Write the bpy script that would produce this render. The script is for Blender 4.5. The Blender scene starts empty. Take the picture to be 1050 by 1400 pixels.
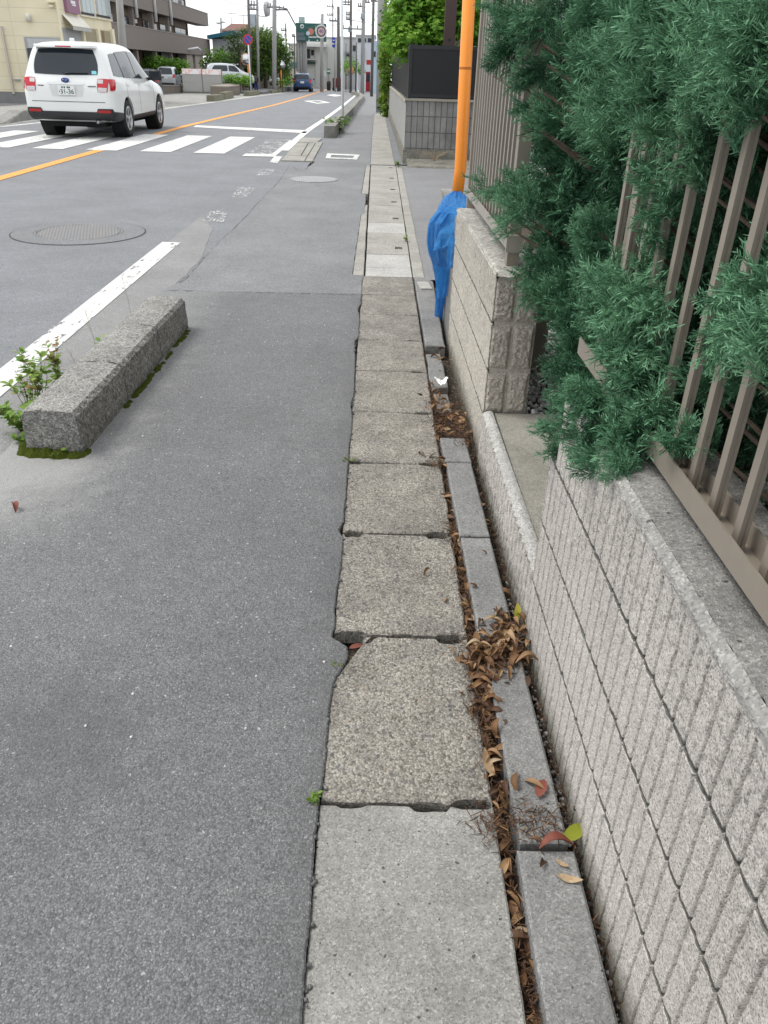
import bpy, bmesh, math, random
import numpy as np
from mathutils import Vector, Matrix, noise
from mathutils.bvhtree import BVHTree
from mathutils.geometry import delaunay_2d_cdt
random.seed(7); rng = np.random.default_rng(7)
SC = bpy.context.scene; COL = SC.collection
R = math.radians
# ------------------------------------------------------------------ camera model (measured from the photograph)
F, H = 1051.0, 1.48
def _n(a):
    a = np.array(a, float); return a / np.linalg.norm(a)
_y = np.array([(521-525)/F, (97-700)/F, 1.0]); _a = (470-525)/F; _b = -(_a*_y[0]+1)/_y[1]
_z = -_n([_a, _b, 1.0]); _y = _n(_y); M3 = np.stack([np.cross(_y, _z), _y, _z], 1)
SLOPE, Y0 = .0085, 24.0
def zg(y): return -SLOPE*(y-Y0) if y > Y0 else 0.0
def ray(px, py): return M3.T @ np.array([(px-525)/F, (py-700)/F, 1.0])
def G(px, py, dz=0.0):                      # ground point under a pixel of the photograph
    r = ray(px, py); t = (dz-H)/r[2]; p = r*t
    if r[2] < 0 and p[1] <= Y0: return Vector((p[0], p[1], dz))
    t = (dz + SLOPE*Y0 - H)/(r[2]+SLOPE*r[1]); p = r*t
    return Vector((p[0], p[1], p[2]+H))
def PY(px, py, Y): r = ray(px, py); p = r*(Y/r[1]); return Vector((p[0], Y, p[2]+H))
def PX(px, py, x): r = ray(px, py); p = r*(x/r[0]); return Vector((x, p[1], p[2]+H))
cam = bpy.data.cameras.new('camera'); co = bpy.data.objects.new('camera', cam); COL.objects.link(co)
Rm = Matrix((M3[0], -M3[1], -M3[2])).transposed()
co.matrix_world = Matrix.Translation((0, 0, H)) @ Rm.to_4x4()
cam.sensor_fit = 'VERTICAL'; cam.sensor_height = 36; cam.sensor_width = 27; cam.lens = 36*F/1400; cam.clip_end = 3000; cam.clip_start = .05
SC.camera = co
# ------------------------------------------------------------------ node helper
class NT:
    def __init__(s, name):
        s.m = bpy.data.materials.new(name); s.m.use_nodes = True; s.t = s.m.node_tree; s.t.nodes.clear()
        s.out = s.n('ShaderNodeOutputMaterial'); s.b = s.n('ShaderNodeBsdfPrincipled'); s.l(s.b.outputs[0], s.out.inputs[0])
        s.pos = None
    def n(s, k): return s.t.nodes.new(k)
    def l(s, a, b): s.t.links.new(a, b)
    def P(s):
        if not s.pos: s.pos = s.n('ShaderNodeNewGeometry').outputs['Position']
        return s.pos
    def objc(s): return s.n('ShaderNodeTexCoord').outputs['Object']
    def mapv(s, sc, v=None):
        k = s.n('ShaderNodeMapping'); k.inputs['Scale'].default_value = sc; s.l(v or s.P(), k.inputs[0]); return k.outputs[0]
    def noise(s, sc, d=4, r=.6, v=None, out=0):
        k = s.n('ShaderNodeTexNoise'); k.inputs['Scale'].default_value = sc; k.inputs['Detail'].default_value = d; k.inputs['Roughness'].default_value = r
        s.l(v or s.P(), k.inputs['Vector']); return k.outputs[out]
    def vor(s, sc, v=None, f='F1', rnd=1):
        k = s.n('ShaderNodeTexVoronoi'); k.feature = f; k.inputs['Scale'].default_value = sc; k.inputs['Randomness'].default_value = rnd
        s.l(v or s.P(), k.inputs['Vector']); return k
    def ramp(s, fac, st, const=False):
        k = s.n('ShaderNodeValToRGB'); e = k.color_ramp.elements
        if const: k.color_ramp.interpolation = 'CONSTANT'
        while len(e) < len(st): e.new(.5)
        for i, (p, c) in enumerate(st):
            e[i].position = p; e[i].color = (c, c, c, 1) if isinstance(c, (int, float)) else (*c, 1)
        s.l(fac, k.inputs[0]); return k.outputs[0]
    def mix(s, fac, a, b, mode='MIX'):
        k = s.n('ShaderNodeMixRGB'); k.blend_type = mode
        for v, i in ((fac, 0), (a, 1), (b, 2)):
            if isinstance(v, (int, float)): k.inputs[i].default_value = v if i == 0 else (v, v, v, 1)
            elif isinstance(v, tuple): k.inputs[i].default_value = (*v, 1)
            else: s.l(v, k.inputs[i])
        return k.outputs[0]
    def math(s, op, a, b=0.0):
        k = s.n('ShaderNodeMath'); k.operation = op
        for v, i in ((a, 0), (b, 1)):
            if isinstance(v, (int, float)): k.inputs[i].default_value = v
            else: s.l(v, k.inputs[i])
        return k.outputs[0]
    def sep(s, c):
        k = s.n('ShaderNodeSeparateColor'); s.l(c, k.inputs[0]); return k.outputs
    def xyz(s, v=None):
        k = s.n('ShaderNodeSeparateXYZ'); s.l(v or s.P(), k.inputs[0]); return k.outputs
    def bump(s, h, dist=.003, st=1.0, prev=None):
        k = s.n('ShaderNodeBump'); k.inputs['Distance'].default_value = dist; k.inputs['Strength'].default_value = st; s.l(h, k.inputs['Height'])
        if prev: s.l(prev, k.inputs['Normal'])
        return k.outputs[0]
    def attr(s, a='rnd'):
        k = s.n('ShaderNodeAttribute'); k.attribute_name = a; return k.outputs['Fac']
    def fin(s, col=None, rough=.8, nrm=None, spec=.5, metal=0):
        if col is not None:
            if isinstance(col, tuple): s.b.inputs['Base Color'].default_value = (*col, 1)
            else: s.l(col, s.b.inputs['Base Color'])
        if isinstance(rough, (int, float)): s.b.inputs['Roughness'].default_value = rough
        else: s.l(rough, s.b.inputs['Roughness'])
        s.b.inputs['Specular IOR Level'].default_value = spec; s.b.inputs['Metallic'].default_value = metal
        if nrm: s.l(nrm, s.b.inputs['Normal'])
        return s.m
MT = {}
def plain(name, col, rough=.6, var=.12, sc=6, spec=.4, metal=0, bsc=0, bd=.002):
    if name in MT: return MT[name]
    k = NT(name); v = k.objc(); n = k.noise(sc, 5, .6, v)
    c = k.mix(n, tuple(x*(1-var) for x in col), tuple(min(1, x*(1+var)) for x in col))
    nr = k.bump(k.noise(bsc, 4, .6, v), bd) if bsc else None
    MT[name] = k.fin(c, rough, nr, spec, metal); return MT[name]
# ------------------------------------------------------------------ mesh builder
class MB:
    def __init__(s): s.v = []; s.f = []; s.r = []
    def av(s, *ps):
        i = len(s.v); s.v += [tuple(p) for p in ps]; return i
    def face(s, *ps, rnd=.5):
        i = s.av(*ps); s.f.append(tuple(range(i, i+len(ps)))); s.r.append(rnd)
    def box(s, a, b, rz=0, ta=0):
        (x0, y0, z0), (x1, y1, z1) = a, b
        s.hull([(x0,y0,z0),(x1,y0,z0),(x1,y1,z0),(x0,y1,z0),(x0,y0,z1),(x1,y0,z1),(x1,y1,z1),(x0,y1,z1)])
    def cbox(s, c, d, rz=0):
        cx, cy, cz = c; hx, hy, hz = d[0]/2, d[1]/2, d[2]/2; C, S = math.cos(rz), math.sin(rz); q = []
        for z in (-hz, hz):
            for x, y in ((-hx,-hy),(hx,-hy),(hx,hy),(-hx,hy)): q.append((cx+x*C-y*S, cy+x*S+y*C, cz+z))
        s.hull(q)
    def hull(s, q):
        i = s.av(*q)
        for f in ((3,2,1,0),(4,5,6,7),(0,1,5,4),(1,2,6,5),(2,3,7,6),(3,0,4,7)): s.f.append(tuple(i+k for k in f)); s.r.append(.5)
    def tube(s, pts, r, n=8, cap=True, rnd=.5):
        pts = [Vector(p) for p in pts]; rs = r if isinstance(r, (list, tuple)) else [r]*len(pts); rings = []
        for k, p in enumerate(pts):
            d = (pts[min(k+1, len(pts)-1)]-pts[max(k-1, 0)]); d = d.normalized() if d.length > 1e-9 else Vector((0,0,1))
            u = d.cross(Vector((0,0,1)) if abs(d.z) < .9 else Vector((1,0,0))).normalized(); w = d.cross(u)
            rings.append(s.av(*[p+(u*math.cos(2*math.pi*j/n)+w*math.sin(2*math.pi*j/n))*rs[k] for j in range(n)]))
        for a, b in zip(rings, rings[1:]):
            for j in range(n): s.f.append((a+j, a+(j+1)%n, b+(j+1)%n, b+j)); s.r.append(rnd)
        if cap:
            s.f.append(tuple(rings[0]+j for j in range(n))[::-1]); s.f.append(tuple(rings[-1]+j for j in range(n))); s.r += [rnd, rnd]
    def lathe(s, prof, n=24, c=(0,0,0), axis='z', ends=True):
        rings = []
        for r, h in prof:
            q = []
            for j in range(n):
                a = 2*math.pi*j/n; x, y = r*math.cos(a), r*math.sin(a)
                p = (x, y, h) if axis == 'z' else ((h, x, y) if axis == 'x' else (y, h, x))
                q.append((c[0]+p[0], c[1]+p[1], c[2]+p[2]))
            rings.append(s.av(*q))
        for a, b in zip(rings, rings[1:]):
            for j in range(n): s.f.append((a+j, a+(j+1)%n, b+(j+1)%n, b+j)); s.r.append(.5)
        if ends:
            s.f.append(tuple(rings[0]+j for j in range(n))[::-1]); s.f.append(tuple(rings[-1]+j for j in range(n))); s.r += [.5, .5]
    def prism(s, o, z0, z1, bev=.004, zf=None):        # outline (counter-clockwise) -> bevelled slab
        o = [Vector((p[0], p[1])) for p in o]; o = [p for i, p in enumerate(o) if (p-o[i-1]).length > 4e-4]; n = len(o); ins = []
        wd = 1 if n < 40 else 3
        for i in range(n):
            d = (o[(i+wd)%n]-o[i-wd]); d = d.normalized() if d.length else Vector((1,0)); ins.append(o[i]+Vector((-d.y, d.x))*bev)
        zz = zf or (lambda x, y: 0.0)
        a = s.av(*[(p.x, p.y, z0) for p in o]); b = s.av(*[(p.x, p.y, z1-bev*.8+zz(p.x, p.y)) for p in o]); c = s.av(*[(p.x, p.y, z1+zz(p.x, p.y)) for p in ins])
        for i in range(n):
            j = (i+1) % n
            s.f.append((a+i, a+j, b+j, b+i)); s.f.append((b+i, b+j, c+j, c+i)); s.r += [.5, .5]
        if n < 40: s.f.append(tuple(range(c, c+n))); s.r.append(.5)
        else:                                           # robust cap for ragged outlines
            vv, _, ff, *_r = delaunay_2d_cdt(ins, [(i, (i+1) % n) for i in range(n)], [], 1, 1e-6)
            k0 = s.av(*[(p.x, p.y, z1+zz(p.x, p.y)) for p in vv])
            for f in ff: s.f.append(tuple(k0+q for q in f)); s.r.append(.5)
    def grid(s, fn, nu, nv, flip=False):
        i = s.av(*[fn(u/nu, v/nv) for v in range(nv+1) for u in range(nu+1)]); w = nu+1
        for v in range(nv):
            for u in range(nu):
                q = (i+v*w+u, i+v*w+u+1, i+(v+1)*w+u+1, i+(v+1)*w+u); s.f.append(q[::-1] if flip else q); s.r.append(.5)
    def build(s, name, mat, parent=None, smooth=False, rec=True):
        me = bpy.data.meshes.new(name); me.from_pydata(s.v, [], s.f); me.update()
        if rec:
            bm = bmesh.new(); bm.from_mesh(me); bmesh.ops.recalc_face_normals(bm, faces=bm.faces); bm.to_mesh(me); bm.free()
        if any(r != .5 for r in s.r):
            a = me.attributes.new('rnd', 'FLOAT', 'FACE'); a.data.foreach_set('value', s.r)
        return link(name, me, mat, parent, smooth)
def link(name, me, mat, parent=None, smooth=False):
    if mat: me.materials.append(mat)
    if smooth: me.polygons.foreach_set('use_smooth', [True]*len(me.polygons))
    o = bpy.data.objects.new(name, me); COL.objects.link(o); o.parent = parent; return o
def tag(o, label, cat, group=None):
    o['label'] = label; o['category'] = cat
    if group: o['group'] = group
    return o
def struct(o): o['kind'] = 'structure'; return o
def stuff(o, label=None, cat=None):
    o['kind'] = 'stuff'
    if label: o['label'] = label
    if cat: o['category'] = cat
    return o
def thing(name, label, cat, loc=(0,0,0), rz=0, group=None, sc=1):
    o = bpy.data.objects.new(name, None); o.empty_display_size = .2; COL.objects.link(o); o.location = loc; o.rotation_euler = (0, 0, rz); o.scale = (sc,)*3
    return tag(o, label, cat, group)
def copy_tree(o, parent=None):
    c = o.copy(); COL.objects.link(c); c.parent = parent
    for ch in list(o.children): copy_tree(ch, c)
    return c
def np_mesh(name, V, Fa, mat, parent=None, rnd=None):     # Fa: (n,k) index array
    me = bpy.data.meshes.new(name); n, k = Fa.shape
    me.vertices.add(len(V)); me.vertices.foreach_set('co', np.ascontiguousarray(V, np.float32).ravel())
    me.loops.add(n*k); me.loops.foreach_set('vertex_index', np.ascontiguousarray(Fa, np.int32).ravel())
    me.polygons.add(n); me.polygons.foreach_set('loop_start', np.arange(0, n*k, k, dtype=np.int32)); me.polygons.foreach_set('loop_total', np.full(n, k, np.int32))
    me.update(calc_edges=True)
    if rnd is not None:
        a = me.attributes.new('rnd', 'FLOAT', 'FACE'); a.data.foreach_set('value', np.ascontiguousarray(rnd, np.float32))
    return link(name, me, mat, parent)
def instance(T, fT, Rs, Ps, Ss, rT=None, rI=None):        # template verts, faces, rotations (n,3,3), positions, scales
    n = len(Ps); V = np.einsum('nij,vj->nvi', Rs, T)*Ss[:, None, None]+Ps[:, None, :]
    Fa = fT[None]+(np.arange(n)*len(T))[:, None, None]
    r = (np.zeros(len(fT)) if rT is None else rT)[None]+(np.zeros(n) if rI is None else rI)[:, None]
    return V.reshape(-1, 3), Fa.reshape(-1, fT.shape[1]), r.ravel()
def frames(D, twist=None):                                # rotation matrices whose z axis is D
    D = D/np.linalg.norm(D, axis=1)[:, None]; n = len(D); a = rng.normal(size=(n, 3)) if twist is None else twist
    X = np.cross(a, D); X /= np.linalg.norm(X, axis=1)[:, None]+1e-9; Yv = np.cross(D, X)
    return np.stack([X, Yv, D], 2)
def text_mesh(s, size):
    cu = bpy.data.curves.new('text', 'FONT'); cu.body = s; cu.size = size; cu.align_x = 'CENTER'; cu.align_y = 'CENTER'; cu.extrude = .004; cu.resolution_u = 3
    o = bpy.data.objects.new('text', cu); COL.objects.link(o); dg = bpy.context.evaluated_depsgraph_get(); dg.update()
    me = bpy.data.meshes.new_from_object(o.evaluated_get(dg)); bpy.data.objects.remove(o); bpy.data.curves.remove(cu); return me
def text(name, s, size, mat, parent, loc, rot=(R(90), 0, 0)):
    o = link(name, text_mesh(s, size), None, parent); o.data.materials.clear(); o.data.materials.append(mat); o.location = loc; o.rotation_euler = rot; return o
def nz(x, y, s=1.0, k=0.0): return noise.noise((x*s, y*s, k))
# ------------------------------------------------------------------ render, world, sun
SC.render.engine = 'CYCLES'; SC.view_settings.view_transform = 'Standard'; SC.view_settings.look = 'None'; SC.view_settings.exposure = 0.92
SC.cycles.max_bounces = 8; SC.cycles.transparent_max_bounces = 12
W = bpy.data.worlds.new('World'); SC.world = W; W.use_nodes = True; t = W.node_tree; t.nodes.clear()
N = t.nodes.new; L = t.links.new
sky = N('ShaderNodeTexSky'); sky.sky_type = 'NISHITA'; sky.sun_disc = False; SE, SR = R(58), R(285)
sky.sun_elevation = SE; sky.sun_rotation = SR; bg1 = N('ShaderNodeBackground'); bg1.inputs[1].default_value = .11; L(sky.outputs[0], bg1.inputs[0])
tc = N('ShaderNodeTexCoord'); mp = N('ShaderNodeMapping'); mp.inputs['Scale'].default_value = (2, 2, 5); L(tc.outputs['Generated'], mp.inputs[0])
nn = N('ShaderNodeTexNoise'); nn.inputs['Scale'].default_value = 2.2; nn.inputs['Detail'].default_value = 7; nn.inputs['Roughness'].default_value = .55; L(mp.outputs[0], nn.inputs['Vector'])
rp = N('ShaderNodeValToRGB'); rp.color_ramp.elements[0].position = .30; rp.color_ramp.elements[0].color = (.78, .78, .78, 1); rp.color_ramp.elements[1].position = .55; L(nn.outputs[0], rp.inputs[0])
bg2 = N('ShaderNodeBackground'); bg2.inputs[0].default_value = (.95, .975, 1, 1); bg2.inputs[1].default_value = .78
ms = N('ShaderNodeMixShader'); L(rp.outputs[0], ms.inputs[0]); L(bg1.outputs[0], ms.inputs[1]); L(bg2.outputs[0], ms.inputs[2])
wo = N('ShaderNodeOutputWorld'); L(ms.outputs[0], wo.inputs[0])
sl = bpy.data.lights.new('sun', 'SUN'); sl.energy = 1.3; sl.angle = R(22); sl.color = (1, .96, .9); so = bpy.data.objects.new('sun', sl); COL.objects.link(so)
_sd = Vector((math.sin(SR)*math.cos(SE), math.cos(SR)*math.cos(SE), math.sin(SE)))
so.rotation_euler = _sd.to_track_quat('Z', 'Y').to_euler(); so.location = (0, 0, 30)
# ------------------------------------------------------------------ ground materials
def asphalt(name, lo, hi, speck, tint=(1, 1, 1.03), cell=230, bd=.0025, dust=None, big=.12):
    k = NT(name); dn = k.noise(cell*1.1, 2, .6, out=1); wv = k.mix(.0048, k.P(), dn, 'ADD'); dn2 = k.noise(cell*.35, 2, .6, out=1); wv2 = k.mix(.012, k.P(), dn2, 'ADD')
    v = k.vor(cell, wv); rc = k.sep(v.outputs['Color']); d = v.outputs['Distance']
    base = k.ramp(rc[0], [(0, lo), (.5, lo*.55+hi*.45), (.88, hi), (1-speck, hi*1.2), (1-speck+.02, .34), (1, .42)])
    v2 = k.vor(cell*.36, wv2); rc2 = k.sep(v2.outputs['Color'])
    st = k.math('MULTIPLY', k.ramp(rc2[0], [(.45, 0), (.5, 1)], True), k.ramp(v2.outputs['Distance'], [(.34, 1), (.46, 0)]))
    base = k.mix(k.math('MULTIPLY', st, .75), base, k.ramp(rc2[1], [(0, lo*.8), (.4, lo*1.2), (.7, hi), (.955, hi*1.25), (.965, .42), (1, .5)]))
    base = k.mix(k.ramp(d, [(.4, 0), (.9, .8)]), base, lo*.55)
    n1 = k.noise(1.3, 6, .65); base = k.mix(1, base, k.ramp(n1, [(.3, 1-big), (.7, 1+big)]), 'MULTIPLY')
    n3 = k.noise(14, 5, .65); base = k.mix(1, base, k.ramp(n3, [(.3, .92), (.7, 1.08)]), 'MULTIPLY')
    base = k.mix(1, base, tint, 'MULTIPLY')
    if dust: base = dust(k, base)
    h = k.math('ADD', k.mix(.4, k.ramp(d, [(0, 1), (.8, 0)]), k.noise(cell*3, 3)), k.math('MULTIPLY', st, .6))
    nb = k.bump(n3, .012, .25); nb = k.bump(h, bd, .9, nb)
    return k.fin(base, k.ramp(rc[1], [(0, .62), (1, .95)]), nb, .35)
def pave_dust(k, base):                       # pale dust washed to the road edge of the footway, dark raked patch
    x, y, z = k.xyz(); n = k.noise(5, 5, .7)
    m = k.math('ADD', k.math('MULTIPLY', k.math('ADD', x, 1.02), -1.7), k.math('MULTIPLY', k.math('SUBTRACT', n, .5), 1.1))
    m = k.math('MULTIPLY', m, k.ramp(k.math('MULTIPLY', y, .125), [(.28, .1), (.355, 1), (.37, .75), (.9, 0)]))
    m = k.math('MINIMUM', k.math('MAXIMUM', m, 0), .55)
    base = k.mix(m, base, (.42, .415, .40)); n2 = k.noise(3.3, 6, .7)      # ravelled, darker patches where the surface has lost its fines
    dx, dy = k.math('ADD', x, .78), k.math('SUBTRACT', y, 1.42); d = k.math('SQRT', k.math('ADD', k.math('MULTIPLY', dx, dx), k.math('MULTIPLY', dy, dy)))
    r1 = k.math('SUBTRACT', k.math('ADD', .30, k.math('MULTIPLY', k.math('SUBTRACT', n2, .5), .9)), d)
    base = k.mix(k.ramp(r1, [(0, 0), (.2, .42)]), base, (.085, .085, .088))
    e = k.math('ADD', k.math('ADD', x, .20), k.math('MULTIPLY', k.math('SUBTRACT', n2, .5), .25))
    return k.mix(k.ramp(e, [(0, 0), (.1, .38)]), base, (.09, .09, .092))
M_road = asphalt('road_asphalt', .155, .26, .008, (.97, 1, 1.06), 260, .0015)
M_pave = asphalt('footway_asphalt', .125, .225, .022, (.99, 1, 1.025), 270, .0024, pave_dust)
M_pave2 = asphalt('old_footway_asphalt', .165, .27, .014, (.985, 1, 1.03), 240, .002, None, .15)
M_shoul = asphalt('shoulder_asphalt', .20, .29, .008, (1, 1, .99), 260, .0015, None, .15)
M_alley = asphalt('alley_asphalt', .19, .27, .008, (1, 1, 1.03), 260, .0015)
M_soil = NT('soil'); v = M_soil.vor(120); M_soil = M_soil.fin(M_soil.ramp(M_soil.sep(v.outputs['Color'])[0], [(0, (.018, .015, .01)), (.6, (.06, .045, .03)), (.93, (.1, .075, .05)), (1, (.3, .28, .25))]), .95, M_soil.bump(M_soil.noise(90, 4), .012))
def paint(name, col, wear, sc=34, streak=(1, 1, 1)):
    k = NT(name); v = k.mapv(streak); n = k.noise(sc, 6, .72, v); n2 = k.noise(2.2, 3)
    f = k.math('ADD', n, k.math('MULTIPLY', k.math('SUBTRACT', n2, .5), .35))
    c = k.mix(k.noise(9, 5, .7), tuple(x*.86 for x in col), col); k.fin(c, .7, k.bump(k.noise(300, 2), .001), .3)
    if wear > 0:
        tr = k.n('ShaderNodeBsdfTransparent'); mx = k.n('ShaderNodeMixShader')
        k.l(k.ramp(f, [(wear, 0), (wear+.035, 1)]), mx.inputs[0]); k.l(tr.outputs[0], mx.inputs[1]); k.l(k.b.outputs[0], mx.inputs[2]); k.l(mx.outputs[0], k.out.inputs[0])
    return k.m
M_white = paint('white_line_paint', (.62, .62, .60), .37, 26, (1, .3, 1)); M_whitew = paint('worn_white_paint', (.68, .68, .66), .55, 22, (1, .45, 1)); M_orange = paint('orange_line_paint', (.78, .34, .08), .34)
def concrete(name, a, b, sc=160, spots=.04, stain=.3, bd=.0015, moss=0):
    k = NT(name); sc *= 1.7; wv = k.mix(2.2/sc, k.P(), k.noise(sc*.5, 2, .6, out=1), 'ADD'); v = k.vor(sc, wv); rc = k.sep(v.outputs['Color']); n = k.noise(6, 7, .7)
    c = k.mix(n, a, b); c = k.mix(1, c, k.ramp(rc[0], [(0, .62), (.3, .9), (.72, 1.04), (.93, 1.2), (1, 1.5)]), 'MULTIPLY')
    v2 = k.vor(sc*.22, wv); c = k.mix(k.math('MULTIPLY', k.math('LESS_THAN', v2.outputs['Distance'], k.math('MULTIPLY', k.sep(v2.outputs['Color'])[1], .26)), k.math('GREATER_THAN', k.sep(v2.outputs['Color'])[0], 1-spots*1.6)), c, tuple(x*.38 for x in a))
    c = k.mix(k.math('MULTIPLY', k.math('GREATER_THAN', rc[1], .965), .5), c, tuple(min(1, x*1.5) for x in b))
    c = k.mix(1, c, k.ramp(k.noise(2.4, 6, .72), [(.3, 1-stain), (.65, 1.08)]), 'MULTIPLY'); c = k.mix(1, c, k.ramp(k.noise(45, 4, .7), [(.3, .88), (.7, 1.1)]), 'MULTIPLY')
    h = k.mix(.5, k.noise(sc*1.5, 3), v.outputs['Distance'])
    return k.fin(c, .9, k.bump(h, bd, 1.0, k.bump(k.noise(40, 5, .65), .004, .35)), .25)
M_slabnew = concrete('new_lid_concrete', (.245, .24, .225), (.36, .352, .33), 170, .14, .34, .002)
M_kerb = concrete('kerb_concrete', (.19, .19, .187), (.285, .285, .28), 170, .08, .35, .0022)
M_slabfar = concrete('far_lid_concrete', (.30, .29, .262), (.38, .368, .335), 110, .05, .25, .003)
M_pale = concrete('pale_lid_concrete', (.37, .362, .345), (.45, .442, .42), 130, .03, .2, .002)
M_land = concrete('landing_concrete', (.27, .26, .225), (.36, .345, .30), 240, .03, .3, .001)
M_wconc = concrete('wall_concrete', (.19, .185, .18), (.28, .275, .265), 150, .05, .45, .002)
M_cap = concrete('coping_concrete', (.22, .215, .20), (.36, .35, .335), 150, .08, .5, .003)
def aggregate(name, sc=62):                    # lid worn down to its pebbles
    k = NT(name); dn = k.noise(70, 3, .6, out=1); pv = k.mix(.011, k.P(), dn, 'ADD')
    v = k.vor(sc, pv); rc = k.sep(v.outputs['Color']); d = v.outputs['Distance']
    peb = k.ramp(rc[0], [(0, (.10, .105, .11)), (.2, (.17, .172, .172)), (.42, (.27, .26, .235)), (.6, (.35, .335, .30)), (.8, (.22, .218, .21)), (.93, (.43, .41, .37)), (1, (.32, .25, .18))])
    v2 = k.vor(sc*2.8, pv); rc2 = k.sep(v2.outputs['Color']); fine = k.ramp(rc2[0], [(0, (.16, .15, .135)), (.3, (.265, .252, .225)), (.7, (.335, .32, .285)), (1, (.44, .42, .375))])
    isp = k.math('MULTIPLY', k.math('LESS_THAN', d, k.math('ADD', .22, k.math('MULTIPLY', rc[2], .28))), k.ramp(k.math('ADD', rc[1], k.math('MULTIPLY', k.noise(7, 3), .8)), [(.85, 0), (.9, 1)]))
    c = k.mix(isp, fine, peb); c = k.mix(k.math('MULTIPLY', k.ramp(v2.outputs['Distance'], [(.5, 0), (.9, .75)]), k.math('SUBTRACT', 1, isp)), c, (.075, .066, .052))
    c = k.mix(1, c, k.ramp(k.noise(5, 6, .75), [(.32, .62), (.66, 1.12)]), 'MULTIPLY'); c = k.mix(k.ramp(k.noise(3.1, 5, .7), [(.5, 0), (.7, .35)]), c, (.11, .105, .1))
    c = k.mix(1, c, (1.0, .985, .975), 'MULTIPLY')
    h = k.math('ADD', k.math('MULTIPLY', isp, .9), k.math('MULTIPLY', k.math('SUBTRACT', 1, v2.outputs['Distance']), .55))
    return k.fin(c, .88, k.bump(h, .0045, 1, k.bump(k.noise(22, 4), .008, .5)), .3)
M_agg = aggregate('pebble_lid_concrete')
# ------------------------------------------------------------------ ground sheets
YS = [-3, 0, 3, 6, 9, 12, 15, 18, 21, 24, 27, 30, 34, 40, 46, 54, 62, 70, 78, 88, 100, 120, 150, 200, 300, 600, 1500]
def sheet(name, xl, xr, ys, dz, mat):          # strip between two x(y) curves following the ground
    b = MB(); f = lambda q, y: q(y) if callable(q) else q
    for y0, y1 in zip(ys, ys[1:]): b.face((f(xl, y0), y0, zg(y0)+dz), (f(xr, y0), y0, zg(y0)+dz), (f(xr, y1), y1, zg(y1)+dz), (f(xl, y1), y1, zg(y1)+dz))
    return struct(b.build(name, mat, rec=False))
def clipy(a, b): return [a]+[y for y in YS if a < y < b]+[b]
M_earth = concrete('earth', (.2, .19, .16), (.28, .26, .22), 90, .05, .4, .004)
sheet('ground', -1500, 1500, YS, -.07, M_soil)
sheet('road', -90, -1.25, clipy(-3, 15.42), 0, M_road)
sheet('road', -300, 8, clipy(15.42, 200), 0, M_road)
sheet('yard_ground', .5, 30, clipy(-3, 6.4), .0, M_earth) if 0 else None
sheet('alley', .395, 30, clipy(6.45, 15.25), -.004, M_alley)
# near footway sheets with broken edges
def wob(a, b, step, amp, sd, fine=.35):        # jittered points from a to b
    a, b = Vector(a), Vector(b); n = max(1, int((b-a).length/step)); q = Vector((-(b-a).y, (b-a).x)).normalized(); out = []
    for i in range(n):
        p = a.lerp(b, i/n); s = i*step
        out.append(p+q*(amp*nz(s*4, sd)*1.2+amp*fine*nz(s*25, sd+5)+amp*.35*nz(s*90, sd+9)))
    return out
def ways(pts, step, amp, sd):
    o = []
    for i, (a, b) in enumerate(zip(pts, pts[1:])): o += wob(a, b, step, amp, sd+i)
    return o
ptr = [(-.114, -1), (-.113, .9), (-.116, 1.19), (-.111, 1.25), (-.108, 1.5), (-.10, 1.62), (-.066, 1.73), (-.072, 1.77), (-.118, 1.81), (-.112, 1.88), (-.108, 2.38), (-.125, 2.43), (-.110, 2.5), (-.111, 3.0), (-.112, 3.5), (-.124, 3.62), (-.113, 3.75), (-.118, 4.2), (-.128, 4.5), (-.135, 4.72), (-.112, 4.80), (-.120, 5.3), (-.135, 5.5), (-.114, 5.6), (-.118, 5.9)]
ptr = [(x+.0065, y) for x, y in ptr]
b = MB(); o = ways(ptr, .006, .0085, 3)+[Vector((-.105, 5.87))]+ways([(-.105, 5.9), (-1.0, 5.86), (-1.62, 5.8)], .02, .012, 40)+ways([(-1.62, 5.8), (-1.6, 3.0), (-1.66, 1.5), (-1.75, -1)], .03, .03, 60)
b.prism(o, -.055, .009, .004); struct(b.build('footway', M_pave, rec=False))
ptr2 = [(-.118, 5.9), (-.112, 6.5), (-.205, 6.54), (-.2, 9.6), (-.165, 9.7), (-.17, 11.3), (-.24, 11.4), (-.235, 15.1), (-.1, 15.2)]
seam = [(-1.17, 15.45), (-1.29, 13.8)]+[tuple(G(*p).xy) for p in ((397, 227), (380, 250), (363, 267), (337, 296), (310, 322), (283, 349), (258, 378))]+[(-1.55, 6.1), (-1.62, 5.8)]
b = MB(); o = ways(ptr2, .02, .009, 90)+[Vector((-.1, 15.45))]+ways(seam, .03, .012, 120)+ways([(-1.62, 5.8), (-1.0, 5.86), (-.105, 5.9)], .02, .012, 40)
b.prism(o, -.055, .006, .003); struct(b.build('footway', M_pave2, rec=False))
b = MB(); line(b, [tuple(p) for p in ways(seam[::-1], .04, .02, 120)], .016, .0075) if 0 else None
b = MB(); b.prism(ways([(-1.55, -1), (-1.55, 7.0), (-1.72, 8.4), (-2.0, 9.3)], .03, .02, 150)+ways([(-2.0, 9.3), (-2.02, 6), (-2.02, -1)], .05, .008, 170), -.03, .003, .002); struct(b.build('road_shoulder', M_shoul))
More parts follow.
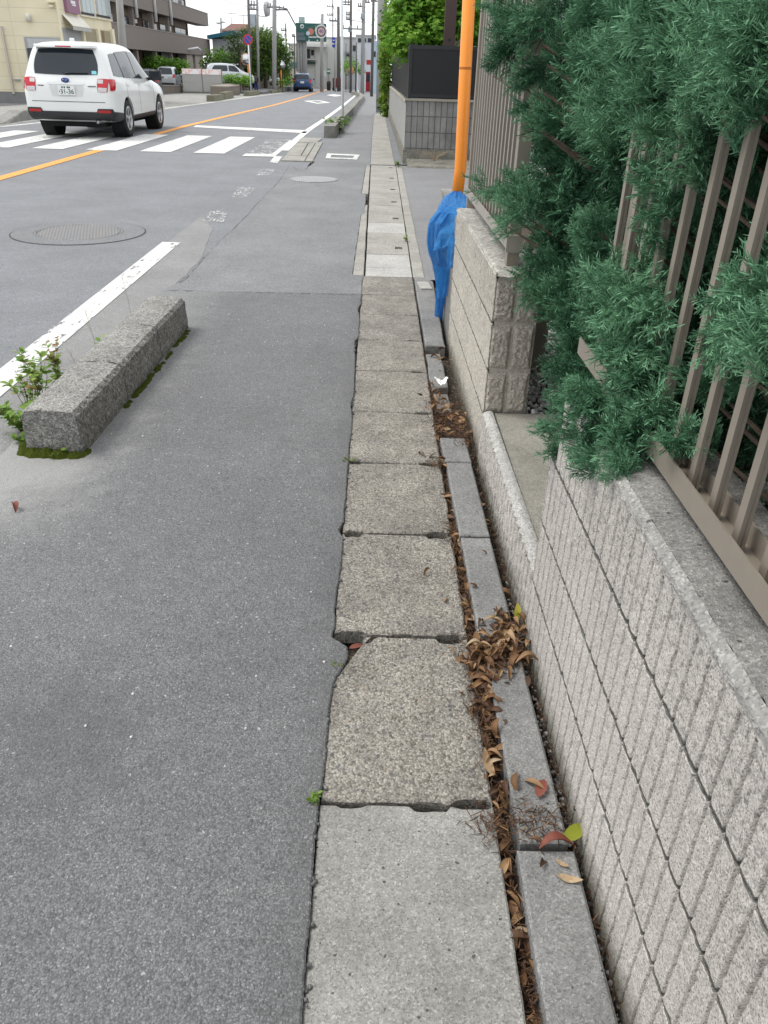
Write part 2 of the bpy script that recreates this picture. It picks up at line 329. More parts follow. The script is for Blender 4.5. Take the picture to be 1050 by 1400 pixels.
# far footway right of the road and its slabs
def xk(y): return float(np.interp(y, [15, 16, 20, 29, 40, 52, 62, 72, 80], [-1.25, -1.2, -1.05, -1.05, -1.02, -1.05, -1.1, -1.4, -2.4]))
def xs(y): return float(np.interp(y, [15, 24, 34, 60, 80], [-.165, -.215, -.25, -.1, -.8]))
M_pave3 = asphalt('far_footway_asphalt', .17, .26, .01, (1, 1, 1.03), 240, .0015)
sheet('footway', xk, xs, clipy(15.42, 36), .008, M_pave3)
sheet('footway', xk, lambda y: 1.2-.03*(y-36), clipy(36, 90), .008, M_pave3)
# ------------------------------------------------------------------ road markings
def quad(b, pts, dz=.006, sub=1):
    b.face(*[G(*p)+Vector((0, 0, dz)) for p in pts])
def line(b, pts, w, dz=.006):
    pts = [Vector(p[:2]) for p in pts]; q = []
    for i, p in enumerate(pts):
        d = (pts[min(i+1, len(pts)-1)]-pts[max(i-1, 0)]).normalized(); nn_ = Vector((-d.y, d.x))*w/2; q.append((p+nn_, p-nn_))
    for (a, c), (e, f) in zip(q, q[1:]): b.face(*[(p.x, p.y, zg(p.y)+dz) for p in (c, f, e, a)])
def spline(pts, n=8):
    P = [Vector(p) for p in pts]; P = [P[0]*2-P[1]]+P+[P[-1]*2-P[-2]]; o = []
    for i in range(1, len(P)-2):
        for j in range(n):
            t = j/n; a, b_, c, d = P[i-1:i+3]
            o.append(.5*((2*b_)+(c-a)*t+(2*a-5*b_+4*c-d)*t*t+(3*b_-a-3*c+d)*t**3))
    return o+[P[-2]]
def gp(l): return [tuple(G(*p).xy) for p in l]
b = MB(); x0 = -8.82
for k in range(7):
    if k == 6: continue
    b.face((x0+1.04*k, 16.45, .007), (x0+1.04*k+.6, 16.45, .007), (x0+1.04*k+.6, 20.7, .007), (x0+1.04*k, 20.7, .007))
struct(b.build('crosswalk_marking', paint('crosswalk_paint', (.64, .64, .62), .36, 18, (1, .4, 1))))
b = MB(); X, Y1, Y2 = -2.62, 16.1, 20.4
b.face((X, Y1, .007), (X+.62, Y1, .007), (X+.62, Y1+.5, .007), (X, Y1+.5, .007)); b.face((X+.5, Y1+.5, .007), (X+.62, Y1+.5, .007), (X+.62, Y2-.6, .007), (X+.5, Y2-.2, .007))
struct(b.build('crosswalk_marking', M_white))
b = MB(); b.face((X+.001, Y1+.5, .007), (X+.5, Y1+.5, .007), (X+.5, Y2, .007), (X, Y2, .007)); struct(b.build('crosswalk_marking', M_whitew))
b = MB()
for y in np.arange(-1, 7.6, .6): b.face((-2.06, y, .0065), (-1.885, y, .0065), (-1.885, min(y+.6, 7.68), .0065), (-2.06, min(y+.6, 7.68), .0065))
struct(b.build('edge_line', M_white))
b = MB()
for q in ([(272, 303), (306, 304), (312, 287), (293, 286)], [(316, 270), (338, 271), (350, 257), (326, 256)], [(350, 240), (368, 241), (376, 232), (358, 231)]): quad(b, q)
struct(b.build('edge_line', paint('rubbed_white_paint', (.68, .68, .66), .545, 40, (1, .4, 1))))
b = MB(); quad(b, [(368.5, 222), (379, 223.5), (386, 214.5), (376, 213.5)]); struct(b.build('edge_line', M_white))
b = MB(); line(b, spline(gp([(389, 206), (402, 194), (419, 180), (448, 160), (470, 143.5), (484, 132)]), 6)+spline(gp([(487, 129), (490, 126), (488.5, 122.5), (480, 119.5), (466, 117.6), (455, 116.5)]), 5), .17); struct(b.build('edge_line', paint('far_white_paint', (.75, .75, .73), .25)))
b = MB(); line(b, [(-5.43, -2), (-5.43, 8), (-5.43, 16), (-5.43, 24), (-5.44, 34), (-5.4, 44)]+spline(gp([(408, 134.5), (432, 127), (447, 122.5), (450.5, 120.2), (449, 118.6), (442, 117)]), 6), .2); struct(b.build('centre_line', M_orange))
b = MB(); quad(b, [(264, 174), (418, 182.5), (421, 178.5), (268, 171.5)]); struct(b.build('stop_line', M_white))
b = MB(); line(b, gp([(0, 173.5), (60, 167.5), (238, 147), (275, 142), (330, 134.2), (353, 131), (400, 126)]), .16); struct(b.build('edge_line', paint('left_white_paint', (.7, .7, .68), .42)))
b = MB()
D = [(415, 138), (434, 141.8), (452, 140.4), (437, 137.4)]; I = [(424, 138.6), (434, 140.7), (444, 140), (436, 138.2)]
for i in range(4): quad(b, [D[i], D[(i+1)%4], I[(i+1)%4], I[i]])
quad(b, [(446, 130), (458, 132), (469, 130.8), (457, 129)]); struct(b.build('diamond_marking', paint('diamond_paint', (.75, .75, .73), .3)))
b = MB(); O = [(445, 217.5), (488, 219.5), (492, 212.7), (447.5, 210.8)]; I = [(452, 216.4), (482, 217.4), (484.5, 214.2), (453, 213)]
for i in range(4): quad(b, [O[i], O[(i+1)%4], I[(i+1)%4], I[i]], .016)
struct(b.build('footway_marking', paint('box_paint', (.7, .7, .68), .40)))
b = MB(); line(b, [(p[0]+.02*nz(p[1]*3, 4), p[1]) for p in spline([(*q, 0) for q in seam[:-1]], 6)], .013, .0085); struct(b.build('asphalt_seam', paint('seam_tar', (.08, .08, .08), .5, 40), rec=False))
b = MB(); line(b, [(-1.58+.05*i, 5.85+.012*nz(i*.7, 2)) for i in range(30)], .010, .0105); struct(b.build('asphalt_seam', MT['seam'] if 'seam' in MT else paint('seam_tar_2', (.07, .07, .07), .48, 34), rec=False))
# ------------------------------------------------------------------ manhole covers
def manhole(loc, r, label, col, ring, sd):
    k = NT('manhole_iron'); v = k.objc(); wv = k.vor(34, v, 'F1', .12); c = k.mix(k.ramp(wv.outputs['Distance'], [(.25, 1), (.5, 0)]), tuple(x*.5 for x in col), col)
    c = k.mix(k.ramp(k.noise(7, 5, .7, v), [(.4, 0), (.7, .4)]), c, (.25, .2, .15)); m = k.fin(c, .55, k.bump(k.ramp(wv.outputs['Distance'], [(.2, 1), (.55, 0)]), .0025), .5, .35)
    t = thing('manhole_cover', label, 'manhole cover', loc, sd)
    b = MB(); b.lathe([(r*.93, -.02), (r*.93, .004), (r*.92, .006), (.001, .0065)], 48); b.build('lid', m, t)
    b = MB(); b.lathe([(r, -.02), (r, .005), (r*.985, .007), (r*.96, .007), (r*.945, .004), (r*.945, -.02)], 48, ends=False); b.build('frame', m, t)
    if ring:
        b = MB(); b.lathe([(ring, -.01), (ring, .0042), (r*1.01, .0052), (r*1.01, -.01)], 64, ends=False); b.build('asphalt_collar', asphalt('collar_asphalt', .15, .25, .01, (.98, 1, 1.04), 250, .0015), t)
        b = MB(); b.lathe([(ring+.013, .0036), (ring+.004, .0046)], 64, ends=False); b.build('joint', plain('tar', (.03, .03, .032), .7), t, rec=False)
manhole((-2.98, 8.06, .002), .42, 'round cast iron manhole cover in the road inside a ring of patched asphalt', (.22, .225, .235), .63, .3)
manhole((-1.0, 12.8, .008), .37, 'pale patterned manhole cover set in the asphalt footway', (.42, .43, .44), 0, .1)
# ------------------------------------------------------------------ gutter lids
def lid_outline(x0, x1, y0, y1, sd, near=(), far=(), amp=.004, cut=None):
    pts = []
    def edge(a, b, notches, s):
        n = int((Vector(b)-Vector(a)).length/.012); o = []
        for i in range(n):
            u = i/n; x = a[0]+(b[0]-a[0])*u; y = a[1]+(b[1]-a[1])*u
            if a[1] == b[1]:
                for (nx, nw, nd) in notches:
                    q = abs(x-nx)/(nw/2)
                    if q < 1: y += s*nd*min(1, (1-q)*3.5)*(1+.3*nz(x*40, sd))
                y += amp*nz(x*16, sd+a[1])+amp*.5*nz(x*70, sd+2)
            else: x += amp*nz(y*14, sd+a[0]*9)+amp*.6*nz(y*70, sd+7)
            o.append((x, y))
        return o
    o = edge((x0, y0), (x1, y0), near, 1)+edge((x1, y0), (x1, y1), (), 0)+edge((x1, y1), (x0, y1), far, -1)+edge((x0, y1), (x0, y0), (), 0)
    if cut: o = [cut(*p) for p in o]
    return o
lids = [  # y0, y1, near notches, far notches, label
 (.60, 1.212, (), ((-.035, .07, .008), (.15, .10, .016), (.25, .09, .008)), 'smooth newer grey concrete gutter lid nearest the camera', M_slabnew),
 (1.222, 1.825, ((.15, .07, .004), (.25, .1, .012)), ((-.04, .12, .03), (.245, .085, .022)), 'gutter lid with exposed pebbles and a broken corner at the asphalt', M_agg),
 (1.838, 2.417, ((-.05, .1, .012), (.1, .06, .006), (.245, .08, .01)), ((-.07, .07, .02), (.24, .08, .016)), 'weathered tan gutter lid beside the largest heap of leaves', M_agg),
 (2.43, 3.008, ((-.06, .07, .012), (.245, .075, .016)), ((-.08, .07, .01), (.245, .08, .014)), 'weathered gutter lid beside two long grey kerb stones', M_agg),
 (3.018, 3.582, ((-.08, .07, .008), (.245, .08, .014)), ((.25, .08, .01),), 'pebbled gutter lid with weeds in its left joint', M_agg),
 (3.592, 4.19, ((.25, .08, .014),), ((.24, .08, .012),), 'pebbled gutter lid beside the crumpled white paper scrap', M_agg),
 (4.202, 4.765, ((.25, .08, .01),), (), 'worn gutter lid with chipped asphalt on its left', M_agg),
 (4.775, 5.36, ((.25, .1, .02),), (), 'worn gutter lid beside the long flat kerb strip', M_agg),
 (5.37, 5.90, (), (), 'worn gutter lid level with the hanging tail of the blue net', M_agg),
 (5.91, 6.50, (), (), 'worn gutter lid just before the two pale lids', M_agg)]
for i, (y0, y1, ne, fa, lab, m) in enumerate(lids):
    xl, xr = -.106-.0025*(y0 > 3)*(y0-3), .297
    cut = (lambda x, y: (max(x, -.104+max(0, (y-1.62))*.5), y)) if i == 1 else None
    b = MB(); tl = random.uniform(-.008, .008) if i > 0 else .004
    b.prism(lid_outline(xl, xr, y0, y1, i*3.3, ne, fa, .0032 if i else .0015, cut), -.05, .0, .006 if i else .004, lambda x, y, tl=tl: tl*(x-.1)*2)
    o = b.build('gutter_cover', m); tag(o, lab, 'gutter lid', 'gutter lids along the footway')
rows = [6.51, 6.84, 7.40, 7.97, 8.49, 9.12, 9.68, 10.4, 11.0, 11.55, 12.25, 12.9, 13.6, 14.4, 15.15]
sl_lab = {0: 'narrow pale new lid directly after the weathered lids', 1: 'wide pale new lid, second of the narrower run', 4: 'pale lid between two lids with square lifting holes'}
ords = 'first second third fourth fifth sixth seventh eighth ninth tenth eleventh twelfth thirteenth fourteenth'.split()
for i, (y0, y1) in enumerate(zip(rows, rows[1:])):
    hole = i in (2, 5, 7, 9, 11, 13); b = MB(); x0, x1 = -.095-.006*(y0-6.5), .295+.0005*(y0-6.5); y1 -= .012
    x0 = -.095-.0062*(y0-6.5)
    if hole:
        hx, hy, w = .205, y0+.55*(y1-y0), .035; xs_ = [x0, hx-w, hx+w, x1]; ys_ = [y0, hy-w*1.6, hy+w*1.6, y1]
        for a in range(3):
            for c in range(3):
                if (a, c) != (1, 1): b.box((xs_[a], ys_[c], -.06), (xs_[a+1], ys_[c+1], .002))
    else: b.prism(lid_outline(x0, x1, y0, y1, i*1.7, (), (), .002), -.06, .002, .004)
    lab = sl_lab.get(i, f'{"holed" if hole else "plain"} grey gutter lid by the alley, {ords[i]} past the weathered lids')
    tag(b.build('gutter_cover', M_pale if i in sl_lab else M_slabfar), lab, 'gutter lid', 'narrow gutter lids past the wall')
for i, (y0, y1, lab) in enumerate([(15.2, 21.2, 'long concrete gutter cover along the far block wall, nearest stretch'), (21.22, 28.4, 'middle stretch of concrete gutter cover along the far block wall'), (28.42, 36.5, 'last stretch of concrete gutter cover before the ivy pole')]):
    b = MB(); q = []
    for y in np.linspace(y0, y1, 8): q.append((xs(y)+.015, y))
    q = [(x+.44, y) for x, y in q][::1]+q[::-1]; b.prism([(x, y) for x, y in q], -.08, .012, .008, lambda x, y: zg(y))
    if i == 0:
        pass
    tag(b.build('gutter_cover', M_slabfar), lab, 'gutter cover', 'long gutter covers')
# side strips of the gutter
def strip(name, pts, z1, m, lab, cat, grp=None, z0=-.07, amp=.003):
    b = MB(); o = []
    for i in range(len(pts)): o += wob(pts[i], pts[(i+1)%len(pts)], .03, amp, i*7+pts[0][1])
    b.prism(o, z0, z1, .006, lambda x, y: zg(y)); return tag(b.build(name, m), lab, cat, grp)
strip('gutter_edging', [(-.2, 6.54), (-.108, 6.54), (-.135, 10.4), (-.16, 10.4), (-.2, 9.6)], .003, M_slabfar, 'near concrete edging strip left of the narrow lids', 'edging', 'gutter edging strips')
strip('gutter_edging', [(-.235, 11.42), (-.142, 11.42), (-.16, 15.12), (-.23, 15.12)], .003, M_slabfar, 'far concrete edging strip left of the narrow lids', 'edging', 'gutter edging strips')
strip('gutter_edging', [(.306, 6.5), (.4, 6.5), (.402, 11), (.408, 15.2), (.31, 15.2)], .004, M_slabfar, 'long concrete edging strip between narrow lids and alley', 'edging', 'gutter edging strips')
# ------------------------------------------------------------------ kerb stones at the wall
ks = [(.55, 1.082, .33, .462, 'nearest grey kerb stone beside the ribbed wall'), (1.10, 1.70, .338, .447, 'grey kerb stone with a red leaf lying on it'),
      (1.80, 2.372, .325, .438, 'grey kerb stone running into the largest leaf heap'), (2.385, 2.985, .318, .432, 'clean grey kerb stone before the low wall'),
      (2.995, 3.245, .308, .428, 'short grey kerb stone, shortest in the row')]
for y0, y1, x0, x1, lab in ks:
    strip('kerb_stone', [(x0+.004, y0), (x1, y0), (x1-.006, y1), (x0, y1)], .022, M_kerb, lab, 'kerb stone', 'kerb stones along the wall', -.06, .0022)
strip('kerb_stone', [(.318, 3.62), (.395, 3.6), (.39, 3.86), (.31, 3.86)], .0, M_kerb, 'broken kerb piece among dry leaves, nearest of two', 'kerb stone', 'kerb stones along the wall', -.06, .008)
strip('kerb_stone', [(.31, 3.93), (.40, 3.95), (.395, 4.52), (.305, 4.5)], .004, M_kerb, 'sunken kerb piece under the white paper scrap', 'kerb stone', 'kerb stones along the wall', -.06, .008)
strip('kerb_stone', [(.308, 4.62), (.43, 4.62), (.455, 6.3), (.40, 6.42), (.31, 6.42)], .02, M_kerb, 'long flat kerb strip under the blue net', 'kerb stone', 'kerb stones along the wall', -.06, .004)
b = MB(); b.cbox((.375, 6.12, .026), (.09, .22, .012), .1); struct(b.build('pavement_patch', M_pale))
# ------------------------------------------------------------------ split-faced block walls
def granite(name, a=(.43, .40, .37), b=(.57, .54, .505), dark=.75, bd=.002, sc=420):
    k = NT(name); wv = k.mix(.0035, k.P(), k.noise(sc*.5, 2, .6, out=1), 'ADD'); v = k.vor(sc, wv); rc = k.sep(v.outputs['Color'])
    c = k.ramp(rc[0], [(0, tuple(x*.45 for x in a)), (.12, tuple(x*.75 for x in a)), (.3, a), (.75, b), (1, tuple(min(1, x*1.15) for x in b))])
    x, y, z = k.xyz(); n = k.noise(9, 6, .75); n2 = k.noise(75, 5, .72)
    top = k.ramp(z, [(.40, .12), (.72, 1)])         # grime: blackened specks thickest along the upper courses, brown film at the foot
    s = k.math('MULTIPLY', k.ramp(n2, [(.52, 0), (.6, 1)]), k.math('MULTIPLY', k.ramp(n, [(.38, .25), (.58, 1)]), k.math('MULTIPLY', top, dark)))
    c = k.mix(k.math('MINIMUM', s, .85), c, (.075, .072, .065))
    c = k.mix(k.math('MULTIPLY', k.ramp(z, [(.55, 0), (.8, .35)]), k.ramp(n, [(.35, .2), (.65, 1)])), c, (.26, .25, .235))
    ft = k.math('MULTIPLY', k.ramp(k.math('ADD', z, k.math('MULTIPLY', k.math('SUBTRACT', n, .5), .16)), [(.0, 1), (.09, 0)]), .75)
    c = k.mix(ft, c, (.085, .08, .055))
    c = k.mix(1, c, k.ramp(k.noise(3, 4), [(.3, .88), (.7, 1.08)]), 'MULTIPLY')
    return k.fin(c, .9, k.bump(k.mix(.5, k.noise(sc*.5, 4, .7), rc[0]), bd, 1, k.bump(k.noise(110, 4, .6), .004, .7)), .25)
M_gran = granite('split_granite_block'); M_gran2 = granite('fine_ribbed_block', (.44, .405, .35), (.58, .545, .48), .3)
M_brown = granite('split_taupe_block', (.43, .385, .33), (.56, .51, .45), .2, .003, 300)
def ribface(x0, ya, yb, za, zb, pitch, gw, gd, dy, dz, seed, rough=.004, joints=(), jd=.006, slope=0.0, tops=None):
    zs = [za+(zb-za)*j/int((zb-za)/dz) for j in range(int((zb-za)/dz)+1)]; zs = [(z, None, 0) for z in zs if all(abs(z-q) > .0085 for q in joints)]
    zs += [(q+o, q, f) for q in joints for o, f in ((-.008, 0), (-.0032, 0), (-.0023, 1), (.0010, 1), (.0021, 0), (.008, 0))]; zs.sort()
    ys = []; k0 = int(ya/pitch)-1; e = gw*.3
    for k in range(k0, int(yb/pitch)+2):
        c = (k+.5)*pitch
        ys += [(c-pitch*.5, 0), (c-pitch*.36, 0), (c-pitch*.24, 0), (c-gw-e-.003, 0), (c-gw-e, 0), (c-gw, 1), (c, 1.08), (c+gw, 1), (c+gw+e, 0), (c+gw+e+.003, 0), (c+pitch*.24, 0), (c+pitch*.36, 0)]
    ys = [q for q in ys if ya <= q[0] <= yb]; ys = [(ya, 0)]+ys+[(yb, 0)]; V = np.zeros((len(zs), len(ys), 3))
    for j, (z, jq, jf) in enumerate(zs):
        row = sum((jq if jq else z) > q+1e-6 for q in joints)
        for i, (y, g) in enumerate(ys):
            fade = 1.0 if tops is None else max(0, min(1, (tops-z+.012*nz(y*20, 3))/.02)); yy = y
            if 0 < i < len(ys)-1: yy += .0028*nz(y*6, z*9, 1, seed)+(.0014*nz(y*50, z*60, 1, seed+4) if g else 0)
            d = gd*g*fade*(.9+.35*nz(y*9, z*9, 1, seed+2))+rough*(nz(y*55, z*55, 1, seed)+.7*nz(y*150, z*150, 1, seed+1))*(1-.6*min(1, g)); zz = z
            if jq is not None:
                zz += .0011*nz(y*8, jq)+.0009*nz(y*40, jq)
                if jf: d = max(d, jd*(.85+.3*nz(y*11, jq)))
            V[j, i] = (x0+slope*y+d, yy, zz)
    w = len(ys); idx = np.arange(len(zs)*w).reshape(len(zs), w)
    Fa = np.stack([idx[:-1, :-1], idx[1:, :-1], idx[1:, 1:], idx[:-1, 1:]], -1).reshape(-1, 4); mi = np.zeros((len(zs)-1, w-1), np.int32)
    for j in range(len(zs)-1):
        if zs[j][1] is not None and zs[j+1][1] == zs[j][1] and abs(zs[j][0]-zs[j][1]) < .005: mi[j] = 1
    return V.reshape(-1, 3), Fa, mi.ravel()
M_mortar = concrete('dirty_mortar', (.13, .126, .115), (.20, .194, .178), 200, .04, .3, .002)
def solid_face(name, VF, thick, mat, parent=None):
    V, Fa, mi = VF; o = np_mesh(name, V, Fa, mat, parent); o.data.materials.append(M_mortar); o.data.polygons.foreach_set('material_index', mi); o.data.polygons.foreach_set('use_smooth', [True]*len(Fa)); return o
t = thing('block_wall', 'pale ribbed split-face block wall at the right edge of the photo', 'wall', (0, 0, 0))
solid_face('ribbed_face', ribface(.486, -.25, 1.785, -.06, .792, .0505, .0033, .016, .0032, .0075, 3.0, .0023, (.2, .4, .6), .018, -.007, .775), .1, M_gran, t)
b = MB(); b.hull([(.516,-.25,-.06),(.72,-.25,-.06),(.72,1.783,-.06),(.500,1.783,-.06),(.516,-.25,.79),(.72,-.25,.79),(.72,1.783,.79),(.500,1.783,.79)]); b.build('wall_core', M_wconc, t)
def copf(pr):
    def f(u, v):
        y = -.25+2.035*v; n = .0016*nz(y*30, u*9)+.0012*nz(y*90, u*30); i = min(int(u*(len(pr)-1)+1e-6), len(pr)-2); q = u*(len(pr)-1)-i
        x = pr[i][0]*(1-q)+pr[i+1][0]*q; z = pr[i][1]*(1-q)+pr[i+1][1]*q; return (x-.007*y+n*(1-u*.5), y, z+n*.7)
    return f
b = MB(); b.grid(copf([(.490, .780), (.4835, .787), (.4845, .796), (.500, .8085)]), 9, 420); b.build('chamfer', concrete('worn_edge_concrete', (.26, .255, .24), (.38, .37, .35), 130, .05, .35, .003), t)
b = MB(); b.grid(copf([(.500, .8085), (.56, .8115), (.64, .812), (.722, .811)]), 18, 420); b.build('coping', M_cap, t)
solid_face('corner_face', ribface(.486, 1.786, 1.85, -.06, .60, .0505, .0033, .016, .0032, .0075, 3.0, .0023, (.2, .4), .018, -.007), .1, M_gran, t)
b = MB(); b.hull([(.4745, 1.786, -.06), (.70, 1.786, -.06), (.70, 1.848, -.06), (.4765, 1.848, -.06), (.4755, 1.786, .598), (.70, 1.786, .598), (.70, 1.848, .598), (.4765, 1.848, .598)]); b.hull([(.4755, 1.7855, .602), (.70, 1.7855, .602), (.70, 1.79, .602), (.4755, 1.79, .602), (.4755, 1.7855, .797), (.70, 1.7855, .797), (.70, 1.79, .797), (.4755, 1.79, .797)]); b.build('corner_block', M_gran, t)
t = thing('low_wall', 'low rough block wall with a scalloped top edge along the landing', 'wall')
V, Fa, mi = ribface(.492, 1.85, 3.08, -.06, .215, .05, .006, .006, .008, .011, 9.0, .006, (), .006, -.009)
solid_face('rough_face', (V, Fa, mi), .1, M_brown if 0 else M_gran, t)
def lowtop(u, v):
    y = 1.85+1.23*v; q = (y/.05) % 1.0; s = .008*max(0, 1-abs(q-.5)*5); x0 = .492-.009*y+s*(1-u)+.003*nz(y*40, 1)*(1-u)
    return (x0+(.537-.009*y-x0)*u, y, .214+.012*math.sin(u*2.2)+.003*nz(y*60, u*8))
b = MB(); b.grid(lowtop, 8, 170); b.build('top_edge', M_pale, t, True)
b = MB(); b.box((.52, 1.86, -.05), (1.9, 3.08, .216)); b2 = tag(b.build('landing', M_land), 'flat concrete entrance landing behind the low scalloped wall', 'landing')
# far pier wall with split-face end
t = thing('pier_wall', 'pale stone block wall with a split-face end, under the far fence', 'wall')
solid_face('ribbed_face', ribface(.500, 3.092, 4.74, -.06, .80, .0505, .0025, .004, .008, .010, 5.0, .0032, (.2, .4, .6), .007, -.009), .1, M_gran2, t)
b = MB(); b.hull([(.482, 3.098, -.06), (.655, 3.104, -.06), (.655, 4.74, -.06), (.47, 4.74, -.06), (.482, 3.098, .79), (.655, 3.104, .79), (.655, 4.74, .79), (.47, 4.74, .79)]); b.build('wall_core', M_gran2, t)
def endblk(x0, x1, z0, z1, sd):
    b = MB()
    def f(u, v):
        e = min(u, 1-u, v, 1-v); k_ = min(1, e*7); x = x0+(x1-x0)*u; z = z0+(z1-z0)*v
        return (x, 3.1-.016*k_-.007*k_*(nz(x*60, z*60, 1, sd)+.7*nz(x*140, z*140, 1, sd)), z)
    b.grid(f, 22, 44); return b
for j in range(5):
    z0, z1 = max(-.03, .2*j-.0+.006 if j else -.03), min(.778, .2*(j+1)-.006)
    if j == 4: continue
    for a in range(2):
        x0 = .469+.0935*a; endblk(x0+.003, x0+.087, z0, z1, j*3+a).build('end_block', M_brown, t, True)
b = MB()
def ctop(u, v):
    y = 3.075+1.67*v; x = .468+.2*u-.009*(y-3.1); n = .003*nz(x*60, y*60)+.003*nz(x*25, y*20); e = min(u, 1-u, v)
    return (x, y, .804+n-(.012 if e < .02 else 0))
b.grid(ctop, 20, 120)
b.build('coping', concrete('lichen_coping', (.3, .29, .26), (.55, .54, .5), 60, .1, .5, .004), t, True)
t = thing('concrete_wall', 'short plain grey concrete wall behind the blue net', 'wall')
b = MB(); b.hull([(.462,4.76,-.06),(.6,4.76,-.06),(.62,6.2,-.06),(.482,6.2,-.06),(.462,4.76,.7),(.6,4.76,.7),(.62,6.2,.7),(.482,6.2,.7)]); b.build('wall_face', M_wconc, t)
b = MB(); b.box((.465, 4.765, .7), (.595, 6.18, .73)); b.build('coping', M_cap, t)
# ------------------------------------------------------------------ gravel
gv = NT('gravel_stone'); r_ = gv.attr(); M_gravel = gv.fin(gv.ramp(r_, [(0, (.28, .28, .28)), (.5, (.48, .47, .46)), (.8, (.62, .61, .59)), (1, (.72, .7, .67))]), .85, gv.bump(gv.noise(300, 3), .001))
b = MB(); b.box((.66, 3.085, -.05), (2.6, 8, .185)); struct(b.build('garden_ground', M_soil)); b = MB(); b.box((1.9, -.3, -.05), (6, 3.08, .186)); b.box((.722, -.3, -.05), (1.9, 1.855, .35)); struct(b.build('garden_ground', M_soil))
ico = bmesh.new(); bmesh.ops.create_icosphere(ico, subdivisions=1, radius=1); TV = np.array([v.co[:] for v in ico.verts]); TF = np.array([[v.index for v in f.verts] for f in ico.faces]); ico.free()
TVs = TV*(1+.25*rng.normal(size=(len(TV), 1)))
n = 5200; P = np.stack([rng.uniform(.665, 1.5, n), rng.uniform(3.09, 5.2, n), .19+rng.uniform(0, .02, n)], 1)
Rr = frames(rng.normal(size=(n, 3))); V, Fa, rr = instance(TVs*np.array([1, .8, .6]), TF, Rr, P, rng.uniform(.007, .017, n), None, rng.uniform(0, 1, n))
stuff(np_mesh('gravel', V, Fa, M_gravel, None, rr), 'grey and white gravel behind the end of the far wall', 'gravel')
# ------------------------------------------------------------------ fences of taupe bars
M_alu = plain('taupe_aluminium', (.275, .24, .20), .42, .1, 20, .5, .25)
M_alu2 = plain('pale_taupe_aluminium', (.37, .335, .295), .42, .08, 20, .5, .25)
def bar_mesh(z0, z1, w=.0145):
    b = MB(); o = [(-w/2, -w*.7), (-.002, -w*.7), (-.002, -w*.7+.002), (.002, -w*.7+.002), (.002, -w*.7), (w/2, -w*.7), (w/2, w*.7), (-w/2, w*.7)]
    b.prism(o, z0, z1, .0006); return b
t = thing('bar_fence', 'taupe metal bar fence on the ribbed wall, grown through by junipers', 'fence', (.57, 0, 0))
b = MB(); b.box((-.028, -.3, .838), (-.024, 2.0, .882)); b.box((-.0238, -.3, .842), (.0238, 2.0, .846)); b.box((.024, -.3, .838), (.028, 2.0, .882)); b.build('bottom_rail', M_alu, t)
bar0 = bar_mesh(.8465, 2.3).build('bar', M_alu, t); bar0.location = (0, -.17, 0)
for k in range(1, 22): c = bar0.copy(); COL.objects.link(c); c.location = (0, -.17+.0985*k, 0)
b = MB(); b.box((-.026, -.3, 2.305), (.026, 2.0, 2.35)); b.build('top_rail', M_alu, t)
for y in (-.25, 1.93): b = MB(); b.box((.03, y-.025, .79), (.08, y+.025, 2.3)); b.build('post', M_alu, t)
t = thing('bar_fence', 'far taupe bar fence between the orange pole and the junipers', 'fence', (.548, 3.2, 0), R(.5))
b = MB(); b.box((-.03, .02, .872), (-.026, 1.57, .918)); b.box((-.0258, .02, .874), (.026, 1.57, .878)); b.build('bottom_rail', M_alu2, t)
b = MB(); b.box((-.034, .0, .9), (.028, .019, .925)); b.prism([(-.034, -.012), (.03, -.012), (.03, 0), (-.034, 0)], .862, .93, .003); b.build('rail_cap', M_alu2, t)
bb = bar_mesh(.8785, 2.4).build('bar', M_alu2, t); bb.location = (-.004, .12, 0)
for k in range(1, 15): c = bb.copy(); COL.objects.link(c); c.location = (-.004, .12+.0985*k, 0)
for y in (.012, 1.53): b = MB(); b.box((-.022, y, .79), (.026, y+.05, 2.4)); b.build('post', M_alu, t)
b = MB(); b.box((-.026, .02, 2.405), (.026, 1.57, 2.45)); b.build('top_rail', M_alu2, t)
t = thing('gate_post', 'wide taupe gate post between the far fence and the junipers', 'gate post', (.80, 3.75, 0))
b = MB(); b.prism([(-.045, -.05), (.045, -.05), (.045, .05), (-.045, .05)], .18, 2.6, .004); b.build('post_shaft', M_alu, t)
b = MB(); b.prism([(-.055, -.06), (.055, -.06), (.055, .06), (-.055, .06)], .18, .22, .004); b.build('post_foot', M_alu, t)
# house behind
M_siding = NT('grey_siding'); x, y, z = M_siding.xyz(); M_siding = M_siding.fin(M_siding.mix(M_siding.noise(3, 4), (.3, .3, .285), (.37, .365, .35)), .7, M_siding.bump(M_siding.ramp(M_siding.math('FRACT', M_siding.math('MULTIPLY', z, 3.3)), [(0, 0), (.06, 1)]), .01))
M_trim = plain('white_trim', (.7, .71, .72), .5, .05); M_glass = NT('window_glass').fin((.035, .045, .055), .06, None, .6)
t = thing('house', 'pale grey house wall with a white corner behind the junipers', 'house', (0, 0, 0))
b = MB(); b.box((1.62, 6.9, .0), (9, 12, 5.5)); b.build('wall', M_siding, t); b = MB(); b.box((1.56, 6.84, 0), (1.68, 6.897, 5.5)); b.build('corner_trim', M_trim, t)
b = MB(); b.box((1.3, 6.6, 5.5), (9.3, 12.3, 5.62)); b.build('roof', plain('slate', (.1, .1, .11), .6), t)
b = MB(); b.box((2.5, 6.87, 1.0), (4.1, 6.898, 2.2)); w_ = b.build('window', M_trim, t); b = MB(); b.box((2.56, 6.862, 1.06), (4.04, 6.869, 2.14)); b.build('pane', M_glass, w_)
